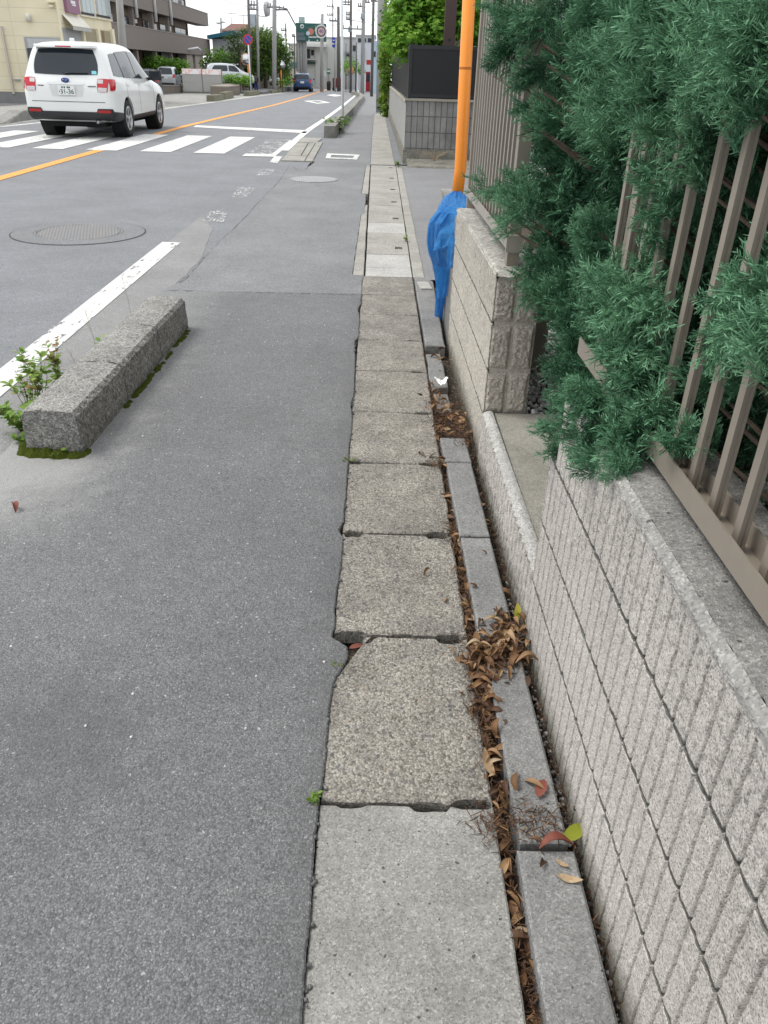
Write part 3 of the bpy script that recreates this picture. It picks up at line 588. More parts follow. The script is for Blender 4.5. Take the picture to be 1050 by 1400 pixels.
# ------------------------------------------------------------------ orange pole and blue net
M_or = plain('orange_paint', (.86, .27, .02), .38, .07, 3, .5)
t = thing('orange_pole', 'orange painted steel pole rising out of the blue net', 'pole', (.503, 5.3, .731))
b = MB(); b.tube([(0, 0, 0), (.012, 0, .219), (-.025, 0, 2.02)], .037, 28); b.build('shaft', M_or, t, True)
b = MB(); b.lathe([(.0374, 0), (.0381, .002), (.0381, .012), (.0374, .014)], 28, (.0007, 0, .77), ends=False); b.build('seam_ring', plain('dark_orange', (.5, .16, .02), .6), t)
k = NT('blue_net'); ob = k.objc(); wv = k.n('ShaderNodeTexWave'); wv.inputs['Scale'].default_value = 90; wv.inputs['Distortion'].default_value = 3; k.l(ob, wv.inputs[0])
wv2 = k.n('ShaderNodeTexWave'); wv2.bands_direction = 'Z'; wv2.inputs['Scale'].default_value = 90; wv2.inputs['Distortion'].default_value = 3; k.l(ob, wv2.inputs[0])
wm = k.math('MAXIMUM', wv.outputs['Fac'], wv2.outputs['Fac'])
wr_ = k.noise(1.0, 6, .6, k.mapv((34, 34, 9), ob)); k.fin(k.mix(k.noise(9, 5, .7), (.02, .20, .60), (.10, .45, .92)), .55, k.bump(wm, .002, .6, k.bump(wr_, .035, 1)), .3)
tl_ = k.n('ShaderNodeBsdfTranslucent'); tl_.inputs[0].default_value = (.03, .25, .75, 1); mx = k.n('ShaderNodeMixShader'); mx.inputs[0].default_value = .3; k.l(k.b.outputs[0], mx.inputs[1]); k.l(tl_.outputs[0], mx.inputs[2])
tr = k.n('ShaderNodeBsdfTransparent'); mx2 = k.n('ShaderNodeMixShader'); k.l(k.ramp(wm, [(.45, 0), (.6, 1)]), mx2.inputs[0]); k.l(tr.outputs[0], mx2.inputs[1]); k.l(mx.outputs[0], mx2.inputs[2])
mx3 = k.n('ShaderNodeMixShader'); mx3.inputs[0].default_value = .8; k.l(mx.outputs[0], mx3.inputs[1]); k.l(mx2.outputs[0], mx3.inputs[2]); k.l(mx3.outputs[0], k.out.inputs[0]); M_net = k.m
secs = [(px_, y_, hw_, Y_) for px_, y_, hw_, Y_ in [(624, 262, 4, 5.22), (622, 269, 12, 5.20), (624, 278, 20, 5.12), (624, 289, 23.5, 5.08), (612, 303, 23, 5.1), (609, 318, 22, 5.12), (607, 334, 21, 5.14), (608, 350, 19, 5.16), (610, 364, 16, 5.18), (609, 374, 12.5, 5.2), (606, 386, 9.5, 5.22), (604, 398, 7.5, 5.24), (602, 411, 6, 5.26), (600.5, 423, 5, 5.27), (599.5, 433, 4.5, 5.28), (599, 442, 2, 5.28)]]
t = thing('net', 'crumpled blue crow net bundled over the wall end at the orange pole', 'net', (0, 0, 0))
def netf(u, v):
    s = v*(len(secs)-1); i = min(int(s), len(secs)-2); f = s-i; f = f*f*(3-2*f)*.5+f*.5; a, c = secs[i], secs[i+1]
    cx, cy, hw, Y = [a[q]*(1-f)+c[q]*f for q in range(4)]; p = PY(cx, cy, Y); r = hw*Y/F*1.0; th = 2*math.pi*u
    fold = 1+.27*nz(math.cos(th)*2.3, math.sin(th)*2.3+v*2, 1, 3)+.14*nz(math.cos(th)*6, math.sin(th)*6, 1, v*5)+.05*nz(math.cos(th)*15, math.sin(th)*15, 1, v*9)
    fold *= 1+.05*math.sin(th*3+v*11)+.075*math.sin(th*8+4*math.sin(v*5)+v*7)*(.4+.6*nz(math.cos(th)*1.5, v*4, 1, 8)**2*4)+.03*math.sin(th*17-v*16)
    return p+Vector((math.cos(th)*r*fold, math.sin(th)*min(r, .1)*1.1*fold, .012*nz(u*20, v*16)))
b = MB(); b.grid(netf, 120, 110); b.build('net_bundle', M_net, t, True, rec=True)
def flap(name, P4, amp, sd):
    b = MB(); A, B_, C, D_ = [Vector(p) for p in P4]
    def f(u, v):
        p = A.lerp(B_, u).lerp(D_.lerp(C, u), v); w = (B_-A).cross(D_-A).normalized()
        return p+w*amp*(math.sin(u*13+sd+2*v)+.8*nz(u*5, v*4, 1, sd)*2+.4*nz(u*14, v*14, 1, sd))*(.3+v)
    b.grid(f, 34, 40); return b.build(name, M_net, t, True, rec=False)
flap('net_fold', [PY(601, 284, 5.06), PY(646, 280, 4.80), PY(628, 330, 4.80), PY(592, 345, 5.04)], .008, 1)
flap('net_fold', [PY(612, 330, 4.80), PY(627, 322, 4.74), PY(624, 366, 4.74), PY(611, 368, 4.80)], .006, 4)
flap('net_fold', [PY(596, 366, 5.02), PY(619, 362, 5.02), PY(612, 405, 5.06), PY(598, 409, 5.06)], .007, 7)
# ------------------------------------------------------------------ junipers
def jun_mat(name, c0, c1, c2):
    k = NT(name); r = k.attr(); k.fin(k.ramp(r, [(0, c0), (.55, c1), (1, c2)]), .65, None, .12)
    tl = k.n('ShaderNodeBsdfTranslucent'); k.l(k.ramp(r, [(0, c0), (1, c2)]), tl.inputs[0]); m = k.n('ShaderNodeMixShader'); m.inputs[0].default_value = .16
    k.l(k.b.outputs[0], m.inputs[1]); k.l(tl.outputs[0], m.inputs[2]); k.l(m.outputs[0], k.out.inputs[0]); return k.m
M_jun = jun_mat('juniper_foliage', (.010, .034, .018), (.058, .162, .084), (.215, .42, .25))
M_bark = NT('bark'); M_bark = M_bark.fin(M_bark.mix(M_bark.noise(30, 5), (.06, .042, .03), (.16, .12, .09)), .9, M_bark.bump(M_bark.noise(60, 5), .006))
def jun_template(sd, L_=1.0):                   # feathery spray along +z, unit length
    r = np.random.default_rng(sd); V, Fc, C = [], [], []
    def blade(p, d, l, w, c):
        d = d/np.linalg.norm(d); u = np.cross(d, r.normal(size=3)); u /= np.linalg.norm(u); i = len(V); q = np.cross(d, u)
        V.extend([p-u*w*.5, p+u*w*.5, p+d*l*.6+u*w*.45+q*l*.03, p+d*l]); Fc.append((i, i+1, i+2)); Fc.append((i, i+2, i+3)); C.extend([c-.06, c+.04])
    ax = lambda t: np.array([.06*math.sin(t*2.5+sd), .10*t*t*(1 if sd % 2 else -1), t*.86])
    for s in range(9): blade(ax(s/9), ax((s+1)/9)-ax(s/9), .13, .014, .22)
    flat = r.uniform(0, 6.28)
    for s in range(15):
        t_ = .05+.92*s/15; p = ax(t_); side = flat+(math.pi if s % 2 else 0)+r.normal()*.6; ang = .72-.25*t_
        lat = np.array([math.cos(side), math.sin(side), 0]); d = lat*math.sin(ang)+np.array([0, 0, 1])*math.cos(ang)+r.normal(size=3)*.06
        l = (.13+.27*math.sin(math.pi*min(1, t_*.72+.2)))*r.uniform(.75, 1.15); d /= np.linalg.norm(d); nrm = np.cross(lat, [0, 0, 1]); nrm = nrm+r.normal(size=3)*.35; sd_ = np.cross(nrm, d); sd_ /= np.linalg.norm(sd_)
        blade(p, d, l, .021, .30+.22*t_)
        m = 7
        for q in range(m):
            f_ = .12+.8*q/m; e = d*math.cos(.6)+sd_*math.sin(.6)*(1 if q % 2 else -1)+r.normal(size=3)*.13
            blade(p+d*l*f_, e, l*(.46-.22*f_)*r.uniform(.8, 1.2), .019, .36+.22*t_+.34*f_*r.uniform(.4, 1))
    return np.array(V), np.array(Fc), np.clip(np.array(C), 0, 1)
JT = [jun_template(s) for s in range(6)]
def juniper(label, trunk, clumps, dens=1.0):
    t = thing('juniper', label, 'juniper', trunk, 0, 'junipers behind the bar fence'); tr = Vector(trunk)
    b = MB(); b.tube([(0, 0, 0), (.02, .01, .5), (0, -.02, 1.1), (.02, 0, 2.0)], [.035, .03, .022, .01], 8)
    VV, FF, RR, o = [], [], [], 0
    for (c, r, tone, dirv, n) in clumps:
        c = Vector(c); n = max(6, int(n*dens))
        h = Vector((0, 0, max(.1, min(1.9, c.z-tr.z-.15-.25*(c.xy-tr.xy).length))))
        q = h.lerp(c-tr, .55)+Vector((0, 0, -.03)); b.tube([h, q, (c-tr)*.97], [.012, .008, .003], 5)
        u = rng.normal(size=(n, 3)); u /= np.linalg.norm(u, axis=1)[:, None]; rad = r*rng.uniform(.1, .95, n)**.6
        P = np.array(c)+u*rad[:, None]*np.array([.8, 1, 1])
        D = u*.42+np.array(dirv)+rng.normal(size=3)*.28+rng.normal(size=(n, 3))*.17
        S = rng.uniform(.11, .2, n)*np.clip(.34+r*5.2, .3, 1.25); P = P-D/np.linalg.norm(D, axis=1)[:, None]*S[:, None]*.5
        Rr = frames(D); ti = rng.integers(0, len(JT), n); ri = tone+rng.normal()*.05+rng.normal(size=n)*.12
        for k in range(len(JT)):
            m = ti == k
            if not m.any(): continue
            V, Fa, r_ = instance(JT[k][0], JT[k][1], Rr[m], P[m], S[m], JT[k][2], ri[m]); VV.append(V); FF.append(Fa+o); RR.append(r_); o += len(V)
    cr = np_mesh('foliage', np.concatenate(VV)-np.array(trunk), np.concatenate(FF), M_jun, t, np.clip(np.concatenate(RR), 0, 1)); b.build('branches', M_bark, t, True)
def cl(px, py, x, r, tone=0.0, d=(-.55, -.25, .5), n=46): return (tuple(PX(px, py, x)), r, tone, d, n)
A, B_, C_ = [], [], []
# farthest shrub: left edge of the mass, reaching over the gate gap
for (px, py, x, r, to, n) in [(700, 10, .66, .15, -.02, 30), (735, 35, .72, .22, 0, 50), (720, 85, .66, .13, -.12, 34), (693, 62, .60, .08, -.15, 14), (690, 88, .57, .06, -.12, 12), (770, 95, .75, .2, .06, 46), (760, 150, .74, .17, .05, 44), (742, 190, .70, .10, 0, 24), (790, 190, .78, .2, .08, 50),
    (755, 245, .72, .14, 0, 36), (780, 300, .74, .17, .02, 46), (760, 335, .68, .12, -.02, 34), (735, 372, .62, .1, -.02, 26), (762, 415, .64, .09, 0, 30), (728, 402, .58, .055, .05, 14), (790, 430, .68, .12, -.05, 40), (790, 480, .66, .1, -.1, 34), (800, 508, .66, .1, -.12, 34), (815, 530, .62, .07, -.12, 22), (778, 440, .64, .06, -.05, 18), (785, 492, .64, .05, -.08, 14), (775, 380, .7, .14, -.02, 40), (800, 552, .58, .05, -.1, 18), (790, 530, .62, .035, -.08, 10), (820, 560, .55, .05, -.04, 18)]:
    A.append(cl(px, py, x, r, to, (-.5, -.3, .35), n))
for (px, py, x, r, to, n) in [(688, 12, .45, .08, -.08, 22), (705, 45, .48, .09, -.04, 28), (690, 78, .45, .06, -.1, 20), (670, 88, .43, .025, -.1, 8), (716, 105, .5, .07, -.02, 24), (735, 20, .52, .11, 0, 30), (712, 145, .5, .04, .02, 12), (738, 165, .54, .07, .02, 20), (655, 252, .42, .045, .12, 8), (675, 262, .46, .06, .08, 14), (700, 258, .50, .08, .02, 20), (690, 300, .47, .055, .16, 12), (715, 285, .52, .07, .05, 18), (730, 260, .58, .1, 0, 26)]:
    A.append(cl(px, py, x, r, to, (-.8, -.1, .12), n))
# middle shrub: between the bars and spilling in front of them
for (px, py, x, r, to, n) in [(830, 60, .72, .2, .05, 50), (860, 20, .74, .2, -.02, 46), (830, 130, .70, .16, .12, 46), (880, 110, .70, .16, .08, 46), (860, 170, .66, .13, .12, 44), (905, 60, .70, .17, 0, 44), (800, 245, .78, .15, .02, 40), (850, 190, .66, .09, .1, 28), (830, 300, .95, .14, -.08, 34), (790, 350, .76, .12, 0, 36),
    (808, 330, .56, .05, .14, 20), (812, 300, .56, .035, .12, 12), (805, 365, .56, .05, .14, 20), (860, 405, .54, .08, .22, 34), (830, 400, .56, .07, .16, 28), (885, 430, .54, .09, .2, 34), (870, 470, .54, .09, .18, 34), (840, 450, .6, .09, .05, 26), (885, 510, .55, .07, .18, 28), (870, 540, .54, .08, .15, 28), (890, 560, .55, .06, .16, 26), (850, 560, .55, .06, .1, 18), (905, 590, .56, .045, .18, 18),
    (905, 272, .55, .055, .1, 16), (890, 240, .56, .05, .08, 12), (895, 320, .55, .035, .14, 8), (930, 600, .55, .035, .15, 12), (870, 60, .54, .06, .1, 20), (890, 100, .54, .06, .14, 20), (865, 130, .55, .07, .16, 24), (900, 150, .55, .06, .16, 20), (845, 90, .56, .07, .1, 20), (915, 40, .54, .06, .1, 18)]:
    B_.append(cl(px, py, x, r, to, (-.6, -.35, .35) if x < .58 else (-.5, -.25, .45), n))
for (px, py, x, r, to, n) in [(758, 578, .47, .035, .08, 10), (745, 588, .45, .022, .1, 6), (757, 615, .47, .025, .02, 8), (800, 590, .50, .05, .0, 18), (830, 600, .50, .06, -.02, 24), (790, 545, .52, .05, 0, 20), (815, 560, .52, .05, .04, 20), (792, 534, .46, .03, .05, 14), (806, 552, .46, .04, .02, 18), (780, 545, .46, .02, .05, 8), (820, 625, .485, .045, .08, 16), (850, 620, .50, .05, .1, 20), (800, 612, .48, .04, .04, 12), (860, 590, .52, .06, .05, 20), (845, 640, .48, .03, .1, 8)]:
    B_.append(cl(px, py, x, r, to, (-.65, -.15, .1), n))
# nearest shrub, at the right edge
for (px, py, x, r, to, n) in [(950, 30, .66, .17, -.02, 46), (1000, 20, .64, .15, .05, 44), (1045, 30, .62, .13, .02, 40), (940, 100, .62, .12, .1, 40), (990, 90, .6, .12, .06, 40), (1040, 95, .58, .11, .12, 36), (965, 150, .6, .1, .08, 34), (1015, 150, .66, .12, -.06, 34), (930, 170, .62, .09, .12, 30), (965, 80, .54, .06, .28, 18), (990, 70, .54, .05, .26, 14), (955, 200, .56, .06, .18, 20), (1040, 170, .68, .12, -.1, 30), (960, 235, .57, .04, .16, 10),
    (1035, 415, .53, .05, .25, 24), (1012, 430, .53, .035, .22, 14), (1045, 450, .52, .04, .2, 16), (985, 470, .55, .03, .15, 10), (1010, 480, .60, .04, .05, 12), (960, 595, .58, .03, .1, 10), (955, 520, .60, .04, .05, 12), (1058, 470, .52, .05, .15, 14), (1000, 445, .6, .05, .1, 18), (1030, 500, .62, .05, .05, 18), (975, 520, .62, .04, .08, 14), (1040, 380, .62, .06, .08, 20), (1015, 40, .53, .06, .1, 22), (1040, 70, .52, .06, .16, 22), (1010, 90, .53, .06, .12, 20), (1035, 120, .53, .05, .14, 18), (975, 120, .54, .06, .2, 20), (960, 40, .54, .07, .1, 22), (935, 80, .54, .06, .16, 20), (1000, 5, .54, .06, .08, 20), (1045, 20, .52, .05, .1, 16)]:
    C_.append(cl(px, py, x, r, to, (-.6, -.3, .3) if x < .58 else (-.5, -.25, .45), n))
# inner, shaded foliage behind the bars of all three
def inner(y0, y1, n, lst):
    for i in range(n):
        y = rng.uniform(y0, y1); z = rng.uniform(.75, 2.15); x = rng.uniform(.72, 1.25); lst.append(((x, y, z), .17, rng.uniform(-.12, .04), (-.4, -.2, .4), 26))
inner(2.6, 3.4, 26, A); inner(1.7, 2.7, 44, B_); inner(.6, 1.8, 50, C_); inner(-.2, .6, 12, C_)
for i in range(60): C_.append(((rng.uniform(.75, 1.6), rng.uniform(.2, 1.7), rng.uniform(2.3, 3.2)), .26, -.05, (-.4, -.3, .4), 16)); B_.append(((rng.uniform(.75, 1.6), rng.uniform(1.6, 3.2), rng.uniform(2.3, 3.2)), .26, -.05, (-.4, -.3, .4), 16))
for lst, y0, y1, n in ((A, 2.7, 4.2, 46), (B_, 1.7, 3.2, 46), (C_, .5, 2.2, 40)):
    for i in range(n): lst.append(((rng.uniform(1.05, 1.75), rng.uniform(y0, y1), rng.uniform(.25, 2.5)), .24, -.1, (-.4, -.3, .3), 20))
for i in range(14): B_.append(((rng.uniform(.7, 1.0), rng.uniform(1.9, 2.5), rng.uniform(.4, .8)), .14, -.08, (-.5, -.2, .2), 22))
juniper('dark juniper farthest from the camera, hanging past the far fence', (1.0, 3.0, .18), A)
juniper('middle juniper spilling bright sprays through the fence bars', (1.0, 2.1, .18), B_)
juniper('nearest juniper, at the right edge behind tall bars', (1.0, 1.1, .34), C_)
# ------------------------------------------------------------------ kerb blocks by the road
k = NT('weathered_block'); v = k.vor(190, k.mix(.006, k.P(), k.noise(90, 2, .6, out=1), 'ADD')); rc = k.sep(v.outputs['Color']); x, y, z = k.xyz()
c = k.ramp(rc[0], [(0, (.16, .157, .147)), (.3, (.28, .273, .255)), (.7, (.40, .39, .365)), (1, (.50, .49, .465))])
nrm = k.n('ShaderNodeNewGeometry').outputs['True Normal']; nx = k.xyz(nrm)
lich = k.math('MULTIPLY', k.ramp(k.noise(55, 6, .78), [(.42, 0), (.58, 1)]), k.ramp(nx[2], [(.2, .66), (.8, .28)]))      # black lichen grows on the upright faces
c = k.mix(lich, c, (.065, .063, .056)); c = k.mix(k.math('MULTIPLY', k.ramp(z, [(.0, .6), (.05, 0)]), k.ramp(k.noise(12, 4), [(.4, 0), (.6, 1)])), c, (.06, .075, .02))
c = k.mix(1, c, k.ramp(k.noise(6, 5, .7), [(.3, .75), (.7, 1.15)]), 'MULTIPLY')
M_block = k.fin(c, .92, k.bump(k.mix(.5, rc[0], k.noise(150, 4, .7)), .007, 1, k.bump(k.noise(30, 4, .7), .012, .8)), .2)
BA, BB = Vector((-1.375, 3.02, 0)), Vector((-1.335, 4.92, 0)); bd = (BB-BA).normalized(); bn = Vector((bd.y, -bd.x, 0))
labs = ['nearest kerb block with moss at its foot', 'middle kerb block of the three standing at the roadside', 'farthest of the three kerb blocks standing at the roadside']
for i in range(3):
    p0 = BA+bd*(.637*i); Lb = .628; b = MB(); w, h = .128, .208
    sec = [(-w, -.02), (-w*.97, h*.45), (-w*.93, h-.03), (-w*.80, h-.006), (-w*.4, h), (0, h+.002), (w*.4, h), (w*.80, h-.008), (w*.93, h-.03), (w*.97, h*.45), (w, -.02)]
    n1, n2 = len(sec)-1, 44
    def f(u, v, p0=p0, i=i):
        s = u*n1; a = min(int(s), n1-1); q = s-a; X = sec[a][0]*(1-q)+sec[a+1][0]*q; Z = sec[a][1]*(1-q)+sec[a+1][1]*q
        e = min(v, 1-v)*Lb; k_ = 1-.045*max(0, 1-e/.02)**2; n_ = .0035*(nz(X*30+i*9, v*18+Z*30)+.8*nz(X*80, v*50+Z*80, 1, i))
        p = p0+bd*(v*Lb)+bn*(X*k_+n_); return (p.x, p.y, Z*(1-.02*max(0, 1-e/.02)**2)+n_)
    b.grid(f, n1*5, n2)
    for e in (0, 1): b.face(*[f(u/(n1*5), e) for u in range(n1*5+1)])
    o = b.build('kerb_block', M_block); tag(o, labs[i], 'kerb block', 'kerb blocks between footway and road')
# moss
M_moss = NT('moss'); M_moss = M_moss.fin(M_moss.mix(M_moss.noise(60, 5), (.018, .03, .004), (.075, .095, .012)), .95, M_moss.bump(M_moss.noise(260, 4), .006), .1)
b = MB()
def dome(cx, cy, rx, ry, h, sd):
    def f(u, v):
        a = 2*math.pi*u; q = v*(1+.18*nz(math.cos(a)*2, math.sin(a)*2, 1, sd)); return (cx+math.cos(a)*rx*q, cy+math.sin(a)*ry*q, .008+h*max(0, 1-v*v)*(1+.3*nz(math.cos(a)*v*5, math.sin(a)*v*5, 1, sd))+.002*nz(math.cos(a)*v*20, math.sin(a)*v*20, 1, sd))
    b.grid(f, 40, 14)
for q in [(-1.45, 3.0, .05, .04, .03), (-1.40, 2.995, .045, .035, .034), (-1.345, 2.99, .055, .035, .03), (-1.28, 2.99, .045, .03, .022), (-1.5, 3.02, .04, .04, .022), (-1.53, 3.1, .03, .06, .02), (-1.245, 3.03, .02, .04, .014)]: dome(*q, q[0]*50)
for i in range(40):
    y = random.choice([random.uniform(3.55, 4.25), random.uniform(4.3, 4.85)]); p = BA+bd*(y-3.02)+bn*(.134+random.uniform(0, .016)); dome(p.x, p.y, random.uniform(.008, .022), random.uniform(.02, .05), random.uniform(.006, .018), i)
stuff(b.build('moss', M_moss, None, True), 'green moss at the foot of the roadside kerb blocks', 'moss')
# ------------------------------------------------------------------ leaves: templates
def leaf_mat(name, stops, tr=.25, rough=.6):
    k = NT(name); r = k.attr(); c = k.ramp(r, stops); c = k.mix(k.noise(60, 3), c, k.mix(1, c, .72, 'MULTIPLY')); k.fin(c, rough, None, .3)
    tl = k.n('ShaderNodeBsdfTranslucent'); k.l(c, tl.inputs[0]); m = k.n('ShaderNodeMixShader'); m.inputs[0].default_value = tr; k.l(k.b.outputs[0], m.inputs[1]); k.l(tl.outputs[0], m.inputs[2]); k.l(m.outputs[0], k.out.inputs[0]); return k.m
M_dry = leaf_mat('dry_leaf', [(0, (.035, .018, .01)), (.3, (.10, .05, .026)), (.6, (.22, .115, .05)), (.85, (.38, .24, .125)), (1, (.52, .40, .26))], .1)
def leaf_t(curl, fold, nl=8, wid=.22):
    V, Fc = [], []
    for i in range(nl+1):
        t_ = i/nl; w = wid*math.sin(math.pi*t_**.85)**.8; z = curl*math.sin(t_*math.pi)-curl*.6*t_*t_
        V += [(-w, t_, z+fold*w), (0, t_, z), (w, t_, z+fold*w*1.2)]
    for i in range(nl):
        a = 3*i; Fc += [(a, a+1, a+4, a+3), (a+1, a+2, a+5, a+4)]
    return np.array(V)-np.array([0, .5, 0]), np.array(Fc)
LT = [leaf_t(.12, .5, 8, .15), leaf_t(.25, .9, 8, .16), leaf_t(-.15, .3, 8, .17), leaf_t(.3, 1.4, 8, .12), leaf_t(.05, .2, 8, .22)]
def flatrot(n, tilt):
    a = rng.uniform(0, 6.28, n); N_ = np.stack([rng.normal(size=n)*tilt, rng.normal(size=n)*tilt, np.ones(n)], 1); N_ /= np.linalg.norm(N_, axis=1)[:, None]
    X = np.stack([np.cos(a), np.sin(a), np.zeros(n)], 1); X -= N_*np.sum(X*N_, 1)[:, None]; X /= np.linalg.norm(X, axis=1)[:, None]; return np.stack([X, np.cross(N_, X), N_], 2)
PL, TL = [], []
def heap(cx, cy, sx, sy, n, z0, h, tilt=.5):
    x = rng.normal(cx, sx, n); y = rng.normal(cy, sy, n); q = np.exp(-(((x-cx)/sx)**2+((y-cy)/sy)**2)*.4); PL.append(np.stack([x, y, z0+h*q*rng.uniform(.2, 1, n)], 1)); TL.append(np.full(n, tilt))
heap(.375, 1.74, .05, .06, 105, .02, .018); heap(.42, 1.82, .03, .05, 35, .025, .018); heap(.36, 1.62, .03, .06, 30, .01, .015); heap(.30, 1.70, .03, .05, 14, .004, .01); heap(.315, 1.55, .02, .05, 24, -.01, .03); heap(.33, 1.44, .012, .03, 7, .005, .02); heap(.345, 1.68, .03, .04, 25, .0, .03)
heap(.365, 3.46, .04, .13, 62, .0, .03); heap(.42, 3.40, .02, .09, 34, .0, .04); heap(.33, 3.85, .03, .12, 22, .0, .03); heap(.39, 4.4, .04, .12, 14, .0, .03); heap(.31, 2.0, .01, .15, 9, -.015, .02); heap(.305, 2.5, .008, .3, 12, -.01, .02); heap(.29, 3.0, .02, .02, 6, .0, .02); heap(.315, 1.15, .012, .2, 20, -.02, .012); heap(.32, 1.35, .02, .12, 16, -.01, .015); heap(.315, 2.2, .012, .25, 16, -.01, .012); heap(.39, 2.1, .04, .2, 5, .024, .004); heap(.40, 1.2, .05, .12, 5, .024, .004); heap(.24, 2.6, .03, .6, 7, .004, .004); heap(.43, 2.5, .02, .5, 9, .0, .01); heap(.315, .85, .008, .12, 9, -.03, .01); heap(.9, 3.9, .12, .3, 12, .21, .01)
P = np.concatenate(PL); tl_ = np.concatenate(TL); n = len(P); ti = rng.integers(0, len(LT), n); Rr = flatrot(n, .4); S = rng.uniform(.022, .062, n); ri = np.clip(rng.beta(2.2, 1.8, n), 0, 1); VV, FF, RR, o = [], [], [], 0
for k_ in range(len(LT)):
    m = ti == k_; V, Fa, r_ = instance(LT[k_][0], LT[k_][1], Rr[m], P[m], S[m], None, ri[m]); VV.append(V); FF.append(Fa+o); RR.append(r_); o += len(V)
stuff(np_mesh('leaf_litter', np.concatenate(VV), np.concatenate(FF), M_dry, None, np.concatenate(RR)), 'dry brown leaves heaped in the gutter gap and on the kerb stones', 'leaf litter')
# crumbs: stalks, needles, soil crumbs filling the gap
n = 9000; yy = rng.uniform(.55, 4.6, n); xx = np.where(rng.random(n) < .72, rng.normal(.312, .010, n)+.006*np.sin(yy*9), rng.normal(.475, .010, n)); zz = -.045+rng.uniform(0, .04, n)
ex = [(.37, 1.73, .05, .05, 700, .015), (.315, 1.52, .022, .07, 600, .0), (.36, 3.5, .05, .16, 700, .01), (.41, 3.35, .02, .12, 400, .02), (.37, 1.145, .06, .03, 260, .022), (.30, 1.16, .03, .03, 120, .0), (.33, 2.05, .02, .12, 300, -.01), (.30, 2.42, .02, .06, 160, .0), (.29, 3.0, .03, .03, 120, .003)]
for (cx, cy, sx, sy, m, z0) in ex: xx = np.append(xx, rng.normal(cx, sx, m)); yy = np.append(yy, rng.normal(cy, sy, m)); zz = np.append(zz, z0+rng.uniform(0, .012, m))
n = len(xx); T = np.array([(-.04, -.5, 0), (.04, -.5, 0), (.02, .5, .05), (-.03, .5, .02), (0, 0, .09)]); TFc = np.array([(0, 1, 4), (1, 2, 4), (2, 3, 4), (3, 0, 4)])
V, Fa, r_ = instance(T, TFc, flatrot(n, .5), np.stack([xx, yy, zz], 1), rng.uniform(.006, .034, n), None, np.clip(rng.beta(1.2, 3.6, n), 0, 1))
stuff(np_mesh('leaf_crumbs', V, Fa, M_dry, None, r_), 'brown crumbs, stalks and needles packed in the gutter gap', 'debris')
n = 420; P = np.stack([rng.normal(.478, .008, n), rng.uniform(.6, 2.2, n), rng.uniform(-.055, -.03, n)], 1); V, Fa, r_ = instance(TVs, TF, frames(rng.normal(size=(n, 3))), P, rng.uniform(.002, .007, n), None, rng.uniform(0, 1, n))
stuff(np_mesh('grit', V, Fa, M_gravel, None, r_), 'small pale grit in the dark gap at the wall foot', 'grit')
def one_leaf(label, loc, L_, rz, tmpl, rnd, mat=M_dry, tilt=(0, 0), cat='leaf', name='leaf'):
    V, Fc = LT[tmpl]; V = V*L_; lf = np_mesh(name, V, Fc, mat, None, np.clip(rnd+rng.normal(size=len(Fc))*.04, 0, 1)); lf.location = loc; lf.rotation_euler = (tilt[0], tilt[1], rz); lf.data.polygons.foreach_set('use_smooth', [True]*len(Fc)); return tag(lf, label, cat)
M_gleaf = leaf_mat('turning_leaf', [(0, (.1, .14, .015)), (.6, (.34, .38, .04)), (1, (.55, .5, .08))]); M_red = leaf_mat('red_leaf', [(0, (.12, .03, .02)), (.6, (.24, .075, .05)), (1, (.4, .17, .1))], .1)
g = lambda px, py, z=.03: tuple(G(px, py, z))
one_leaf('red-brown leaf lying alone on the grey kerb stone', g(740, 1077), .062, -.45, 4, .55, M_red)
one_leaf('yellow-green leaf leaning against the wall foot', g(786, 1137, .035), .07, -1.0, 4, .6, M_gleaf, (.1, .5))
one_leaf('curled dark red-brown leaf under the yellow-green leaf', g(762, 1157), .085, -1.45, 1, .45, M_red, (.1, -.2))
one_leaf('narrow tan leaf on the kerb stone nearest the camera', g(779, 1200), .055, -1.85, 2, .95)
one_leaf('small tan leaf above the narrow tan one', g(769, 1180), .032, -2.2, 2, .92)
one_leaf('tan leaf standing in the gutter gap', g(668, 1042, .012), .075, .35, 2, .9, M_dry, (.3, .2))
one_leaf('long tan leaf lying across the edge of the largest leaf heap', g(722, 905, .05), .08, -1.35, 3, .8)
one_leaf('pale folded leaf sticking out of the largest leaf heap', g(650, 884, .03), .06, -1.5, 3, .97)
one_leaf('yellow leaf standing at the foot of the low wall', g(707, 836, .05), .055, .15, 4, .95, M_gleaf, (1.0, .2))
one_leaf('small red-brown leaf alone on the asphalt near the left edge', g(19, 693, .02), .07, .6, 1, .5, M_red, (.3, .3))
one_leaf('dark leaf tucked in the broken corner of the pebbled lid', g(488, 884, -.01), .05, -1.2, 4, .4, M_red)
b = MB(); ct = Vector(g(603, 523, .045))
def paper(u, v): a = u-.5; c_ = v-.5; return ct+Vector((a*.06*(.7+.6*v)+.008*nz(u*3, v*3), c_*.09+.008*nz(u*3, v*3, 1, 3), .012*nz(u*4, v*4, 1, 7)+.010*abs(a*3)))
b.grid(paper, 12, 12); tag(b.build('paper_scrap', plain('white_paper', (.8, .8, .8), .7, .04)), 'crumpled white paper scrap on the sunken kerb piece', 'litter')
# loose pebbles on the footway
n = 340; px = rng.uniform(-1.6, -.12, n); py = rng.uniform(.7, 5.5, n); V, Fa, r_ = instance(TVs, TF, frames(rng.normal(size=(n, 3))), np.stack([px, py, np.full(n, .0095)], 1), np.clip(rng.exponential(.0017, n), .0010, .0042), None, rng.uniform(.2, 1, n))
stuff(np_mesh('grit', V, Fa, M_gravel, None, r_), 'loose pale grit scattered over the footway asphalt', 'grit')
